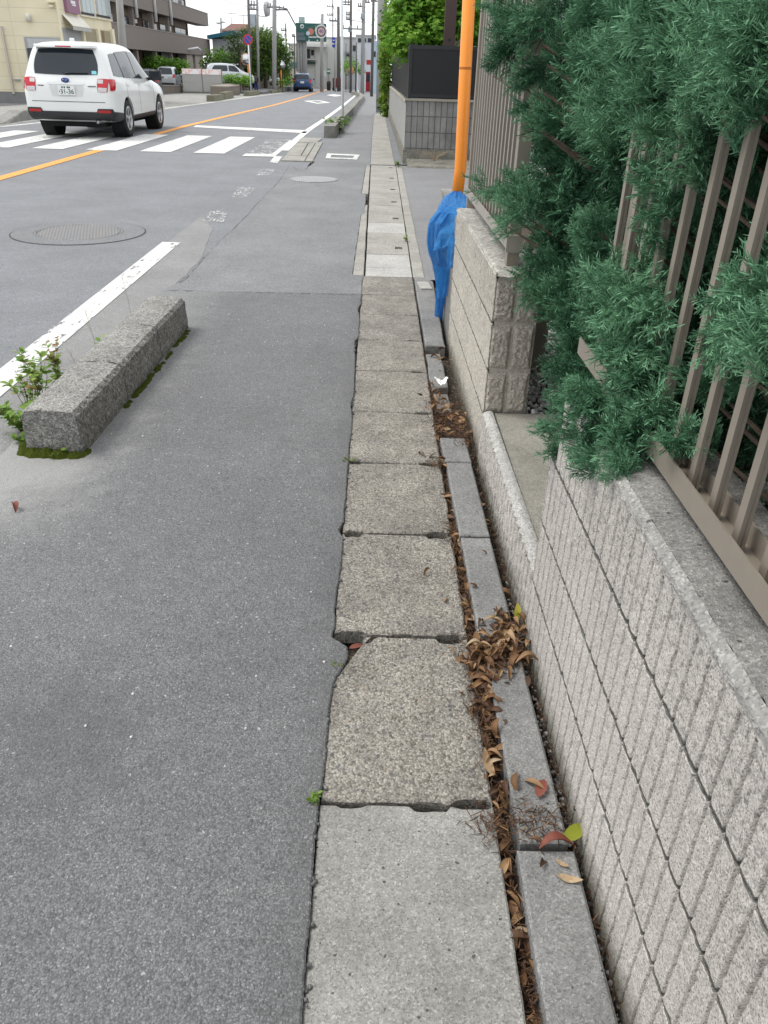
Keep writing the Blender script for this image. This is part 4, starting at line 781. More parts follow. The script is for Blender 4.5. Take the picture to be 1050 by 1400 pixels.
# crumbled lumps of asphalt along the lid edge
M_lump = asphalt('asphalt_lump', .09, .18, .01, (1, 1, 1.02), 150, .003); n = 700; e = rng.uniform(.6, 5.9, n)
ex_ = np.interp(e, [p[1] for p in ptr], [p[0] for p in ptr]); P = np.stack([ex_+rng.normal(-.001, .006, n), e, rng.uniform(-.025, .007, n)], 1)
V, Fa, r_ = instance(TVs, TF, frames(rng.normal(size=(n, 3))), P, rng.uniform(.002, .0065, n)); stuff(np_mesh('asphalt_crumbs', V, Fa, M_lump), 'crumbled black asphalt along the edge of the gutter lids', 'debris')
# ------------------------------------------------------------------ small weeds
M_weed = leaf_mat('weed_leaf', [(0, (.05, .12, .015)), (.5, (.16, .31, .04)), (.8, (.30, .42, .09)), (1, (.34, .15, .07))], .3)
def weed(label, loc, h, n, spread, lf, tone=.4, red=0, stems=3, leaves=True):
    t = thing('weed', label, 'weed', loc, 0, 'weeds in the joints'); b = MB(); P, D, S, Cc = [], [], [], []
    for s in range(stems):
        a = rng.uniform(0, 6.28); tip = Vector((math.cos(a)*spread*rng.uniform(.4, 1), math.sin(a)*spread*rng.uniform(.4, 1), h*rng.uniform(.6, 1))); mid = tip*.5+Vector((rng.normal()*.01, rng.normal()*.01, h*.12)); b.tube([(0, 0, -.01), mid, tip], [.0018, .0014, .0008], 5)
        for q in range(int(n/stems)):
            u = rng.uniform(.15, 1); p = mid*(2*u) if u < .5 else mid.lerp(tip, 2*u-1); P.append(p); a2 = rng.uniform(0, 6.28); D.append((math.cos(a2), math.sin(a2), rng.uniform(-.1, .6))); S.append(lf*rng.uniform(.6, 1.2)); Cc.append(np.clip(tone+rng.normal()*.15+red*u, 0, 1))
    b.build('stem', plain('weed_stem', (.2, .14, .06), .7), t, True)
    if leaves and P:
        P = np.array([tuple(p) for p in P]); D = np.array(D); S = np.array(S); Y_ = D/np.linalg.norm(D, axis=1)[:, None]; Z_ = np.tile([0, 0, 1.], (len(P), 1))+rng.normal(size=(len(P), 3))*.3; X_ = np.cross(Y_, Z_); X_ /= np.linalg.norm(X_, axis=1)[:, None]; Rr = np.stack([X_, Y_, np.cross(X_, Y_)], 2)
        V, Fa, r_ = instance((LT[4][0]+np.array([0, .5, 0]))*np.array([1.15, 1, 1]), LT[4][1], Rr, P, S, None, np.array(Cc)); np_mesh('leaves', V, Fa, M_weed, t, r_)
wl = lambda px, py: tuple(G(px, py, .004))
weed('low bushy weed at the left foot of the nearest kerb block', wl(30, 590), .15, 230, .13, .042, .55, 0, 20)
weed('flat pale weed rosette at the mossy corner', wl(33, 606), .04, 50, .06, .03, .5, 0, 6)
weed('reddish upright weed behind the nearest kerb block', wl(44, 572), .26, 110, .08, .04, .5, .3, 8)
weed('tallest green weed with round leaves beside the kerb block', wl(58, 556), .30, 130, .09, .042, .52, .05, 8)
weed('red tipped weed beside the joint of the kerb blocks', wl(84, 532), .27, 110, .06, .04, .5, .45, 7)
weed('small weed growing out of the moss in front of the block', wl(80, 626), .05, 14, .02, .022, .45, 0, 3)
weed('bright two leaved weed beside the middle kerb block', wl(140, 488), .14, 10, .02, .06, .55, 0, 1)
for (px, py, h, lab) in [(135, 493, .30, 'dry brown stalk left of the middle kerb block'), (182, 445, .34, 'dry brown stalk left of the farthest kerb block'), (110, 520, .16, 'short dry stalk left of the nearest kerb block')]:
    t = thing('dry_stalk', lab, 'dry stalk', wl(px, py), 0, 'dry stalks beside the kerb blocks'); b = MB(); b.tube([(0, 0, 0), (-.01, 0, h*.5), (-.035, .01, h)], [.0013, .001, .0006], 5)
    for q in range(7): u = .55+.06*q; b.tube([(-.03*u, 0, h*u), (-.03*u+rng.normal()*.02, rng.normal()*.02, h*u+.03)], [.0007, .0005], 4)
    b.build('stalk', plain('dry_stem', (.28, .2, .12), .8), t)
weed('bright green weed in the lid joint at the asphalt edge', (-.118, 1.217, .0), .022, 46, .022, .013, .5, 0, 8)
weed('tiny weed beside the pebbled lid with the broken corner', (-.094, 1.68, 0), .02, 14, .012, .01, .5, 0, 4)
weed('thin row of weeds in the joint before the long kerb stones', (-.1, 3.012, 0), .02, 34, .04, .012, .5, 0, 7)
weed('small green tuft at the edge of the alley gutter', tuple(G(545, 228, .004)), .10, 60, .11, .05, .5, 0, 9)
weed('small weed sprouting between narrow lids and alley strip', tuple(G(555, 330, .004)), .06, 20, .04, .03, .5, 0, 4)
# ------------------------------------------------------------------ cars
def car_paint(name, col, metal=0, rough=.3):
    k = NT(name); k.fin(col, rough, None, .5, metal); k.b.inputs['Coat Weight'].default_value = .7; k.b.inputs['Coat Roughness'].default_value = .06; return k.m
M_cwhite = car_paint('white_car_paint', (.72, .73, .72)); M_cblue = car_paint('blue_car_paint', (.012, .05, .16), .2); M_csil = car_paint('silver_car_paint', (.5, .53, .56), .4); M_cdark = car_paint('dark_car_paint', (.03, .032, .04), .2)
M_cglass = NT('car_glass').fin((.018, .026, .034), .09, None, .5); M_trimb = plain('black_plastic', (.022, .023, .026), .55, .1, 20); M_tyre = plain('tyre_rubber', (.018, .018, .019), .85, .2, 30)
M_alloy = plain('alloy', (.5, .5, .52), .3, .1, 20, .5, .7); M_redl = NT('red_lens').fin((.45, .012, .02), .12, None, .6); M_clear = NT('clear_lens').fin((.55, .52, .52), .12, None, .6); M_plate = plain('plate_white', (.72, .73, .72), .5, .03); M_chrome = plain('chrome', (.6, .6, .6), .15, .05, 10, .5, 1); M_ink = plain('dark_green_ink', (.02, .09, .05), .6); M_refl = NT('red_reflector').fin((.35, .02, .02), .2, None, .5); M_gap = plain('panel_gap', (.12, .12, .13), .8)
M_under = plain('underbody', (.012, .012, .013), .9)
def car(name, label, loc, rz, sc, st, mat, wb, wr, clad=True, detail=True, rear=(), front=False, group=None, grp_lab=None):
    root = thing(name, label, 'car', loc, rz, group, sc); V, n2 = [], 0
    for (y, w, zs, zb, wbt, zt, wt) in st:
        zb = min(zb, zt-.05); zm = (zs+zb)/2; zg_ = zb+(zt-zb)*.5; wg = wbt+(wt-wbt)*.5+.018
        half = [(0, zs), (w*.7, zs), (w*.93, zs+.01), (w, zs+.10), (w, zm), (w*.995, zb-.06), (wbt, zb), (wg, zg_), (wt+.03, zt-.055), (wt-.06, zt-.005), (wt*.5, zt+.012), (0, zt+.02)]
        ring = [(x, y, z) for x, z in half]+[(-x, y, z) for x, z in half[-2:0:-1]]; V.append(ring)
    n = len(V[0]); me = bpy.data.meshes.new('car_shell'); vs = [p for r in V for p in r]; fs = []
    for i in range(len(V)-1):
        for j in range(n): fs.append((i*n+j, i*n+(j+1) % n, (i+1)*n+(j+1) % n, (i+1)*n+j))
    fs += [tuple(range(n)), tuple((len(V)-1)*n+j for j in range(n))[::-1]]
    me.from_pydata(vs, [], fs); bm = bmesh.new(); bm.from_mesh(me); bmesh.ops.recalc_face_normals(bm, faces=bm.faces); bm.to_mesh(me); bm.free()
    tmp = bpy.data.objects.new('tmp', me); COL.objects.link(tmp); sm = tmp.modifiers.new('s', 'SUBSURF'); sm.levels = sm.render_levels = 2
    dg = bpy.context.evaluated_depsgraph_get(); m1 = bpy.data.meshes.new_from_object(tmp.evaluated_get(dg)); bpy.data.objects.remove(tmp)
    bmx = bmesh.new(); bmx.from_mesh(m1); bvh = BVHTree.FromBMesh(bmx); bmx.free()
    tmp = bpy.data.objects.new('tmp', m1); COL.objects.link(tmp)
    wmax = max(s[1] for s in st); cut = MB()
    for y in wb:
        for sx in (-1, 1): cut.lathe([(wr*1.17, sx*(wmax-.30)), (wr*1.17, sx*(wmax+.3))], 32, (0, y, wr*1.0), 'x')
    cu = cut.build('cut', None); bo = tmp.modifiers.new('b', 'BOOLEAN'); bo.operation = 'DIFFERENCE'; bo.object = cu; bo.solver = 'EXACT'
    dg = bpy.context.evaluated_depsgraph_get(); m2 = bpy.data.meshes.new_from_object(tmp.evaluated_get(dg)); bpy.data.objects.remove(tmp); bpy.data.objects.remove(cu)
    m2.materials.clear(); body = link('body', m2, mat, root, True)
    try: m2.set_sharp_from_angle(angle=R(50))
    except Exception: pass
    def patch(nm, cs, axis, m, par=root, off=.006, nu=10, nv=8, rnd=.12, thick=.0):
        b = MB(); A, B_, C, D_ = [Vector((c[0], c[1], 0)) for c in cs]; ok = True
        def f(u, v):
            a, c = 2*u-1, 2*v-1; u2 = (a*math.sqrt(1-rnd*c*c)+1)/2; v2 = (c*math.sqrt(1-rnd*a*a)+1)/2
            q = A.lerp(B_, u2).lerp(D_.lerp(C, u2), v2)
            if axis == 'rear': o, d = Vector((q.x, -6, q.y)), Vector((0, 1, 0))
            elif axis == 'front': o, d = Vector((q.x, 6, q.y)), Vector((0, -1, 0))
            elif axis == 'right': o, d = Vector((4, q.x, q.y)), Vector((-1, 0, 0))
            elif axis == 'top': o, d = Vector((q.x, q.y, 5)), Vector((0, 0, -1))
            else: o, d = Vector((-4, q.x, q.y)), Vector((1, 0, 0))
            h, nr, _, _ = bvh.ray_cast(o, d)
            if h is None: h = o+d*4; nr = -d
            return h+nr*off if nr.dot(d) < 0 else h-d*off
        b.grid(f, nu, nv); o = b.build(nm, m, par, True, rec=False)
        return o
    for y in wb:
        for sx in (-1, 1):
            w = MB(); c = (sx*(wmax-.12), y, wr); w.lathe([(wr*.62, sx*.10), (wr*.9, sx*.115), (wr*.985, sx*.09), (wr, sx*.05), (wr, -sx*.07), (wr*.96, -sx*.11), (wr*.6, -sx*.11)], 36, c, 'x', False)
            ty = w.build('wheel', M_tyre, root, True)
            w = MB(); w.lathe([(wr*.66, sx*.102), (wr*.60, sx*.106), (wr*.58, sx*.085), (wr*.585, sx*.02)], 32, c, 'x', False)
            for s in range(5 if detail else 5):
                a = 2*math.pi*s/5+.3; da, db = .20, .11
                def pt(r_, an, x): return (c[0]+x, c[1]+math.cos(an)*r_, c[2]+math.sin(an)*r_)
                x1, x2 = sx*.10, sx*.075; w.hull([pt(wr*.1, a-da*2, x2), pt(wr*.1, a+da*2, x2), pt(wr*.6, a+db*1.7, x2), pt(wr*.6, a-db*1.7, x2), pt(wr*.1, a-da*2, x1), pt(wr*.1, a+da*2, x1), pt(wr*.6, a+db*1.6, x1), pt(wr*.6, a-db*1.6, x1)])
            w.lathe([(wr*.15, sx*.08), (wr*.14, sx*.108), (.001, sx*.112)], 16, c, 'x', False); w.build('rim', M_alloy, ty)
            w = MB(); w.lathe([(wr*.585, sx*.03), (.001, sx*.03)], 24, c, 'x', False); w.build('brake', M_trimb, ty)
            w = MB(); cc = (sx*(wmax-.16), y, wr); w.lathe([(wr*1.165, sx*.11), (wr*1.165, -sx*.139), (.01, -sx*.139)], 28, cc, 'x', False); w.build('wheel_well', M_under, root)
    L0, L1 = st[0][0], st[-1][0]; b = MB(); b.box((-wmax*.62, L0+.35, .2), (wmax*.62, L1-.35, .36)); b.box((-wmax*.75, wb[0]-.06, wr-.07), (wmax*.75, wb[0]+.06, wr+.05)); b.build('underbody', M_under, root)
    return root, patch
SUV = [(-2.30, .66, .44, .80, .62, .86, .5), (-2.285, .80, .38, .92, .76, .97, .62), (-2.22, .865, .34, 1.00, .83, 1.07, .70), (-2.16, .885, .31, 1.05, .85, 1.22, .70), (-2.07, .89, .30, 1.06, .86, 1.46, .67), (-1.98, .895, .29, 1.06, .865, 1.64, .635), (-1.85, .895, .29, 1.06, .87, 1.675, .63), (-1.3, .90, .28, 1.05, .875, 1.70, .635), (-.5, .90, .28, 1.04, .875, 1.71, .64), (.15, .90, .28, 1.02, .87, 1.68, .63), (.5, .90, .28, 1.01, .87, 1.58, .61), (.85, .90, .28, 1.0, .87, 1.32, .64), (1.15, .90, .28, .98, .86, 1.06, .70), (1.5, .90, .28, .95, .85, 1.01, .72), (2.0, .87, .28, .88, .80, .93, .66), (2.2, .80, .30, .78, .72, .83, .58), (2.29, .66, .36, .66, .58, .7, .45)]
suv, pt = car('suv', 'white estate SUV driving away over the crosswalk', (-6.75, 21.35, 0.008), R(.3), 1.09, SUV, M_cwhite, (-1.32, 1.32), .345)
pt('rear_window', [(-.66, 1.12), (.66, 1.12), (.56, 1.575), (-.56, 1.575)], 'rear', M_cglass, nu=18, nv=12, rnd=.14)
b = MB(); b.prism([(-.56, -2.14), (.56, -2.14), (.60, -1.95), (-.60, -1.95)], 1.585, 1.635, .012); b.build('spoiler', M_cwhite, suv, True)
b = MB(); b.cbox((0, -2.147, 1.605), (.3, .006, .02)); b.build('brake_light', M_redl, suv)
lb = MB(); lb.lathe([(.03, 0), (.02, .02), (.001, .025)], 12, (-.05, -2.2, 1.14), 'y'); lb.tube([(-.02, -2.225, 1.15), (.1, -2.222, 1.165), (.42, -2.215, 1.17)], .012, 6); lb.build('rear_wiper', M_trimb, suv)
for s, nm in ((1, 'right'), (-1, 'left')):
    L_ = pt('tail_light', [(s*.60, .84), (s*.79, .84), (s*.82, 1.07), (s*.60, 1.07)], 'rear', M_redl, off=.012); pt('lens', [(s*.615, .845), (s*.77, .845), (s*.78, .915), (s*.615, .915)], 'rear', M_clear, L_, .016, rnd=.05); pt('lens', [(s*.61, .985), (s*.715, .985), (s*.715, 1.055), (s*.61, 1.055)], 'rear', M_clear, L_, .016, rnd=.05)
    pt('tail_light', [(-2.25, .86), (-2.08, .88), (-1.96, 1.06), (-2.2, 1.07)], nm, M_redl, off=.012)
    pt('quarter_window', [(-1.95, 1.12), (-1.32, 1.09), (-1.32, 1.52), (-1.72, 1.50)], nm, M_cglass, rnd=.12); pt('pillar_trim', [(-1.36, 1.09), (-.26, 1.07), (-.26, 1.575), (-1.36, 1.52)], nm, M_trimb, off=.003, rnd=.03, nu=14); pt('rear_door_window', [(-1.27, 1.085), (-.38, 1.07), (-.38, 1.575), (-1.27, 1.54)], nm, M_cglass, rnd=.03); pt('front_door_window', [(-.33, 1.07), (.80, 1.05), (.30, 1.55), (-.33, 1.575)], nm, M_cglass, rnd=.03)
    pt('sill_cladding', [(-.93, .30), (.93, .30), (.93, .41), (-.93, .39)], nm, M_trimb, rnd=.02, nu=20)
    for dy in (-1.25, -.35, .88): pt('door_gap', [(dy-.006, .42), (dy+.006, .42), (dy+.006, 1.03), (dy-.006, 1.03)], nm, M_gap, off=.002, nu=1, nv=10, rnd=0)
    for dy in (-1.08, -.16): pt('door_handle', [(dy-.1, .93), (dy+.1, .93), (dy+.1, .965), (dy-.1, .965)], nm, M_cwhite, off=.028)
    m = MB(); m.tube([(s*.84, .66, 1.05), (s*.98, .62, 1.08)], .035, 8); m.build('mirror_arm', M_trimb, suv)
    m = MB(); m.prism([(s*1.06-.13, .52), (s*1.06+.13, .52), (s*1.06+.10, .72), (s*1.06-.10, .72)], 1.03, 1.24, .03); mm = m.build('mirror', M_trimb, suv, True); m = MB(); m.cbox((s*1.06, .516, 1.135), (.19, .004, .14)); m.build('mirror_glass', M_cglass, mm)
    pt('reflector', [(s*.56, .475), (s*.80, .475), (s*.80, .525), (s*.56, .525)], 'rear', M_refl, off=.02, rnd=.05)
pt('bumper_cladding', [(-.86, .345), (.86, .345), (.88, .49), (-.88, .49)], 'rear', M_trimb, off=.014, nu=30, rnd=.02); pt('bumper_cladding', [(.52, .46), (.86, .46), (.84, .55), (.56, .55)], 'rear', M_trimb, off=.013, rnd=.05); pt('bumper_cladding', [(-.86, .46), (-.52, .46), (-.56, .55), (-.84, .55)], 'rear', M_trimb, off=.013, rnd=.05)
for s, nm in ((1, 'right'), (-1, 'left')): pt('bumper_cladding', [(-2.2, .33), (-1.66, .33), (-1.72, .46), (-2.22, .5)], nm, M_trimb, off=.012, rnd=.04)
pt('tailgate_gap', [(-.72, .655), (.72, .655), (.72, .668), (-.72, .668)], 'rear', M_gap, off=.003, nu=20, nv=1, rnd=0)
pt('garnish', [(-.36, .955), (.36, .955), (.36, .985), (-.36, .985)], 'rear', M_chrome, off=.02, nu=12, nv=3, rnd=.05)
for x0_, x1_ in ((-.56, -.44), (.42, .58)): pt('badge', [(x0_, .925), (x1_, .925), (x1_, .942), (x0_, .942)], 'rear', M_gap, off=.01, nu=4, nv=2, rnd=.05)
e = MB(); e.lathe([(.001, -.012), (.055, -.010), (.06, 0)], 28, (0, 0, 0), 'y'); e.v = [(x*1.35, y, z*.72) for x, y, z in e.v]; em = e.build('emblem', plain('emblem_blue', (.02, .05, .2), .25), suv, True); em.location = (0, -2.305, 1.035)
s_ = MB()
for (sx, sz, r_) in ((-.035, .008, .013), (.005, -.012, .008), (.03, -.004, .008), (.012, .016, .008), (.042, .012, .007)):
    s_.face(*[(sx+math.cos(a)*r_*(1 if i % 2 == 0 else .4), -.0155, sz+math.sin(a)*r_*(1 if i % 2 == 0 else .4)) for i, a in enumerate(np.linspace(0, 2*math.pi, 13)[:-1])])
s_.build('stars', M_chrome, em, rec=False)
b = MB(); b.prism([(-.165, -.004), (.165, -.004), (.165, .004), (-.165, .004)], -.0825, .0825, .002); pl = b.build('number_plate', M_plate, suv); pl.location = (0, -2.322, .86); text('plate_number', '31-36', .115, M_ink, pl, (.012, -.006, -.025)); b = MB()
for q, zq, wq, hq in ((-.075, .052, .028, .03), (-.03, .052, .028, .03), (.03, .052, .028, .03), (.065, .052, .028, .03), (-.135, -.02, .018, .022)): b = MB(); b.cbox((q, -.0055, zq), (wq, .002, hq)); b.build('plate_character', M_ink, pl)
pt('plate_recess', [(-.30, .75), (.30, .75), (.34, .94), (-.34, .94)], 'rear', plain('recess_white', (.6, .61, .6), .4, .05), off=.004, rnd=.06)
b = MB(); b.tube([(.52, -1.95, .31), (.52, -2.2, .315), (.52, -2.30, .31)], .036, 14, False); b.tube([(.52, -2.29, .31), (.52, -2.2, .31)], .03, 14); b.build('exhaust', M_alloy, suv, True)
b = MB(); b.prism([(-.03, -1.62), (.03, -1.62), (.012, -1.45), (-.012, -1.45)], 1.70, 1.76, .012); b.build('fin_aerial', M_cwhite, suv)
pt('sticker', [(.50, 1.14), (.60, 1.14), (.59, 1.2), (.50, 1.2)], 'rear', plain('sticker_cyan', (.25, .6, .7), .5), off=.012)
# blue hatchback far ahead
HAT = [(-1.9, .6, .42, .8, .58, .86, .45), (-1.88, .74, .34, .86, .70, .95, .6), (-1.8, .80, .28, .92, .77, 1.1, .64), (-1.68, .82, .25, .94, .79, 1.33, .60), (-1.52, .83, .24, .95, .80, 1.46, .56), (-.9, .84, .23, .95, .81, 1.51, .57), (0, .84, .23, .94, .81, 1.52, .57), (.45, .84, .23, .93, .8, 1.42, .56), (.85, .84, .23, .92, .79, 1.1, .62), (1.2, .83, .23, .88, .77, .95, .65), (1.7, .78, .24, .78, .7, .84, .56), (1.86, .6, .3, .6, .5, .66, .4)]
def small_car(name, label, px, py, rz, sc, st, mat, tall=True, group='cars'):
    p = PY(px, py[0], py[1]) if isinstance(py, tuple) else G(px, py); c, pt = car(name, label, (p.x, p.y, p.z), rz, sc, st, mat, (st[0][0]+.68, st[-1][0]-.66), .30, detail=False, group=None)
    zt = st[5][5]; zb = st[5][3]; w = st[5][1]; L0, L1 = st[0][0], st[-1][0]
    pt('rear_window', [(-w*.74, zb+.07), (w*.74, zb+.07), (w*.62, zt-.12), (-w*.62, zt-.12)], 'rear', M_cglass, rnd=.1); pt('windscreen', [(-w*.76, zb+.06), (w*.76, zb+.06), (w*.6, zt-.12), (-w*.6, zt-.12)], 'front', M_cglass, rnd=.08)
    for s, nm in ((1, 'right'), (-1, 'left')):
        pt('tail_light', [(s*w*.72, zb-.18), (s*w*.96, zb-.18), (s*w*.95, zb+.12), (s*w*.72, zb+.07)], 'rear', M_redl, off=.012); pt('rear_door_window', [(L0+.45, zb+.05), (-.2, zb+.04), (-.2, zt-.12), (L0+.7, zt-.14)], nm, M_cglass); pt('front_door_window', [(-.13, zb+.04), (.75, zb+.02), (.38, zt-.15), (-.13, zt-.12)], nm, M_cglass)
        pt('headlight', [(s*w*.5, .6), (s*w*.82, .62), (s*w*.82, .74), (s*w*.5, .72)], 'front', M_clear, off=.01)
        m = MB(); m.prism([(s*(w+.1)-.08, .6), (s*(w+.1)+.08, .6), (s*(w+.1)+.06, .72), (s*(w+.1)-.06, .72)], zb, zb+.13, .03); m.build('mirror', mat, c, True)
    pt('number_plate', [(-.17, zb-.25), (.17, zb-.25), (.17, zb-.09), (-.17, zb-.09)], 'rear', M_plate, off=.014, rnd=.02); pt('bumper_cladding', [(-w*.8, .30), (w*.8, .30), (w*.85, .42), (-w*.85, .42)], 'rear', M_trimb, off=.01)
    return c
small_car('car', 'small blue hatchback driving away round the bend', 415, 125.2, R(2), 1.10, HAT, M_cblue)
VAN = [(-2.0, .62, .42, .8, .6, .9, .5), (-1.97, .76, .34, .92, .73, 1.05, .66), (-1.9, .82, .28, .98, .8, 1.25, .68), (-1.82, .84, .25, 1.0, .81, 1.52, .64), (-1.7, .845, .24, 1.0, .82, 1.66, .62), (-.9, .85, .23, 1.0, .82, 1.70, .63), (.1, .85, .23, .99, .82, 1.69, .62), (.6, .85, .23, .98, .81, 1.55, .6), (1.1, .85, .23, .96, .8, 1.2, .64), (1.5, .83, .23, .9, .77, .98, .65), (1.85, .76, .25, .78, .68, .84, .54), (1.98, .6, .3, .62, .5, .68, .4)]
small_car('minivan', 'silver minivan parked before the hedge, left of the grey boxes', 233, (120, 74), R(4), .92, VAN, M_csil)
small_car('car', 'dark blue car almost hidden behind the white SUV', 205, 128, R(10), 1.0, HAT, M_cdark)
small_car('car', 'grey car parked right behind the grey boxes', 314, (118, 74), R(-70), 1.1, HAT, M_csil)
small_car('car', 'pale car parked beyond the low clipped bush', 331, (118, 84), R(-10), 1.1, VAN, M_csil)
small_car('minivan', 'white van parked behind the roadside block wall', 353, (117, 96), R(60), 1.25, VAN, M_cwhite)
small_car('minivan', 'pale van ahead of the blue hatchback in the bend', 426, 119.5, R(4), 1.0, VAN, M_csil)
# ------------------------------------------------------------------ pieces at the far kerb
M_fkerb = concrete('far_kerb_concrete', (.22, .215, .2), (.32, .31, .285), 90, .06, .45, .004)
def path_block(name, pts, w, h, label, cat, grp, mat=None, z0=-.03):
    b = MB()
    for (a, c) in zip(pts, pts[1:]):
        a, c = Vector(a), Vector(c); d = (c-a).normalized(); q = Vector((-d.y, d.x))*w/2; o = [a-q, a+q, c+q, c-q]
        b.hull([(p.x, p.y, zg(p.y)+z0) for p in (o[0], o[1], o[2], o[3])]+[(p.x, p.y, zg(p.y)+h) for p in (a-q*.9, a+q*.9, c+q*.9, c-q*.9)])
    return tag(b.build(name, mat or M_fkerb), label, cat, grp)
kp = [(-1.24, 21.2), (-1.22, 24), (-1.22, 29), (-1.22, 34), (-1.24, 40), (-1.28, 46), (-1.25, 52), (-1.3, 60), (-1.5, 68), (-1.9, 75), (-2.6, 81)]
kl = 'nearest raised kerb block beside the white pole|second raised kerb block past the white pole|third raised kerb block past the white pole|fourth raised kerb block past the white pole|fifth raised kerb block past the white pole|sixth raised kerb block past the white pole|raised kerb block where the road begins to bend|raised kerb block in the middle of the bend|raised kerb block near the end of the bend|last raised kerb block in the bend'.split('|')
for i, (a, c) in enumerate(zip(kp, kp[1:])):
    d = (Vector(c)-Vector(a)).normalized(); path_block('kerb_block', [a, tuple(Vector(c)-d*.15)], .3, .27, kl[i], 'kerb block', 'raised kerb blocks between road and far footway')
i = 0
for (q, lab) in [([(384, 220.5), (416, 221.5), (420, 214.5), (391, 213.5)], 'front left paving slab at the dropped kerb'), ([(417, 221.5), (427, 222), (441, 196), (433, 195)], 'narrow long paving slab beside the footway at the dropped kerb'), ([(391, 213), (411, 213.7), (421, 197), (405, 196)], 'middle left paving slab at the dropped kerb'), ([(412.5, 213.7), (420.5, 214), (431, 197), (422.5, 197)], 'middle right paving slab at the dropped kerb'), ([(406, 195.5), (432, 196.3), (441, 190), (412, 189)], 'back paving slab at the dropped kerb')]:
    b = MB(); b.prism([tuple(G(*p).xy) for p in q], -.03, .02, .006); tag(b.build('paving_slab', M_slabfar), lab, 'paving slab', 'paving slabs at the dropped kerb')
# white pole and weeds
t = thing('sign_pole', 'slim white pole rising from the weeds at the kerb', 'pole', (-1.0, 23.2, 0)); b = MB(); b.tube([(0, 0, 0), (-.04, 0, 5)], .034, 12); b.build('shaft', plain('white_pole_paint', (.75, .77, .78), .4, .04), t, True); b = MB(); b.lathe([(.06, 0), (.06, .03), (.036, .05)], 12); b.build('foot', M_fkerb, t)
weed('tall grassy weeds at the foot of the white pole', (-1.08, 22.7, 0), .42, 150, .42, .11, .4, 0, 24)
for (px, py, lab) in [(450, 176, 'weed tuft on the kerb left of the white pole')]: weed(lab, tuple(G(px, py)), .3, 60, .3, .09, .45, 0, 10)
# ------------------------------------------------------------------ block wall with black fence
def cmu(name):
    k = NT(name); v = k.objc(); br = k.n('ShaderNodeTexBrick'); x, y, z = k.xyz(v); cb = k.n('ShaderNodeCombineXYZ'); k.l(k.math('ADD', x, y), cb.inputs[0]); k.l(z, cb.inputs[1]); k.l(cb.outputs[0], br.inputs['Vector'])
    br.inputs['Scale'].default_value = 1; br.offset = 0; br.inputs['Brick Width'].default_value = .1; br.inputs['Row Height'].default_value = .262; br.inputs['Mortar Size'].default_value = .008; br.inputs['Color1'].default_value = (1, 1, 1, 1); br.inputs['Color2'].default_value = (.84, .84, .83, 1); br.inputs['Mortar'].default_value = (.42, .42, .42, 1)
    c = k.mix(k.noise(5, 6, .7, k.mapv((1, 1, .25), v)), (.17, .168, .163), (.44, .437, .425)); c = k.mix(1, c, br.outputs['Color'], 'MULTIPLY'); c = k.mix(1, c, k.ramp(k.noise(1.5, 5, .7, v), [(.3, .55), (.65, 1.1)]), 'MULTIPLY')
    return k.fin(c, .9, k.bump(br.outputs['Fac'], .02, -1, k.bump(k.noise(70, 3, .6, v), .004)), .2)
M_cmu = cmu('ribbed_grey_block'); M_black = plain('black_panel', (.010, .011, .013), .45, .2, 8, .4); M_foot = concrete('wall_footing', (.16, .155, .13), (.33, .315, .27), 60, .05, .5, .004)
cx, cy = .46, 15.62
t = thing('block_wall', 'grey concrete block wall under the black fence', 'wall', (cx, cy, 0))
b = MB(); b.hull([(0,0,.24),(6,-.35,.24),(6,-.2,.24),(.15,.15,.24),(0,0,1.03),(6,-.35,1.03),(6,-.2,1.03),(.15,.15,1.03)]); b.build('front_face', M_cmu, t)
b = MB(); b.hull([(0,.003,.24),(.15,.153,.24),(.03,18.5,.2),(-.12,18.5,.2),(0,.003,1.0),(.15,.153,1.0),(.03,18.5,.95),(-.12,18.5,.95)]); b.build('side_face', plain('plain_grey_block', (.30, .30, .29), .9, .35, 4, .2, 0, 60, .004), t)
b = MB(); b.hull([(-.025,-.03,-.05),(6,-.385,-.05),(6,-.2,-.05),(.15,.15,-.05),(-.025,-.03,.237),(6,-.385,.237),(6,-.2,.237),(.15,.15,.237)]); b.hull([(-.025,-.026,-.05),(.15,.15,-.05),(.03,18.5,-.25),(-.15,18.5,-.25),(-.025,-.026,.23),(.15,.15,.23),(.03,18.5,.19),(-.15,18.5,.19)]); b.build('footing', M_foot, t)
b = MB(); b.hull([(-.02,-.02,1.033),(6,-.37,1.033),(6,-.18,1.033),(.17,.17,1.033),(-.02,-.02,1.065),(6,-.37,1.065),(6,-.18,1.065),(.17,.17,1.065)]); b.hull([(-.02,-.015,1.003),(.17,.17,1.003),(.05,18.5,.953),(-.14,18.5,.953),(-.02,-.015,1.035),(.17,.17,1.03),(.05,18.5,.985),(-.14,18.5,.985)]); b.build('coping', plain('weathered_coping', (.33, .31, .25), .9, .3, 5), t)
t = thing('panel_fence', 'black panel fence standing on the grey block wall', 'fence', (cx+.06, cy+.06, 1.07))
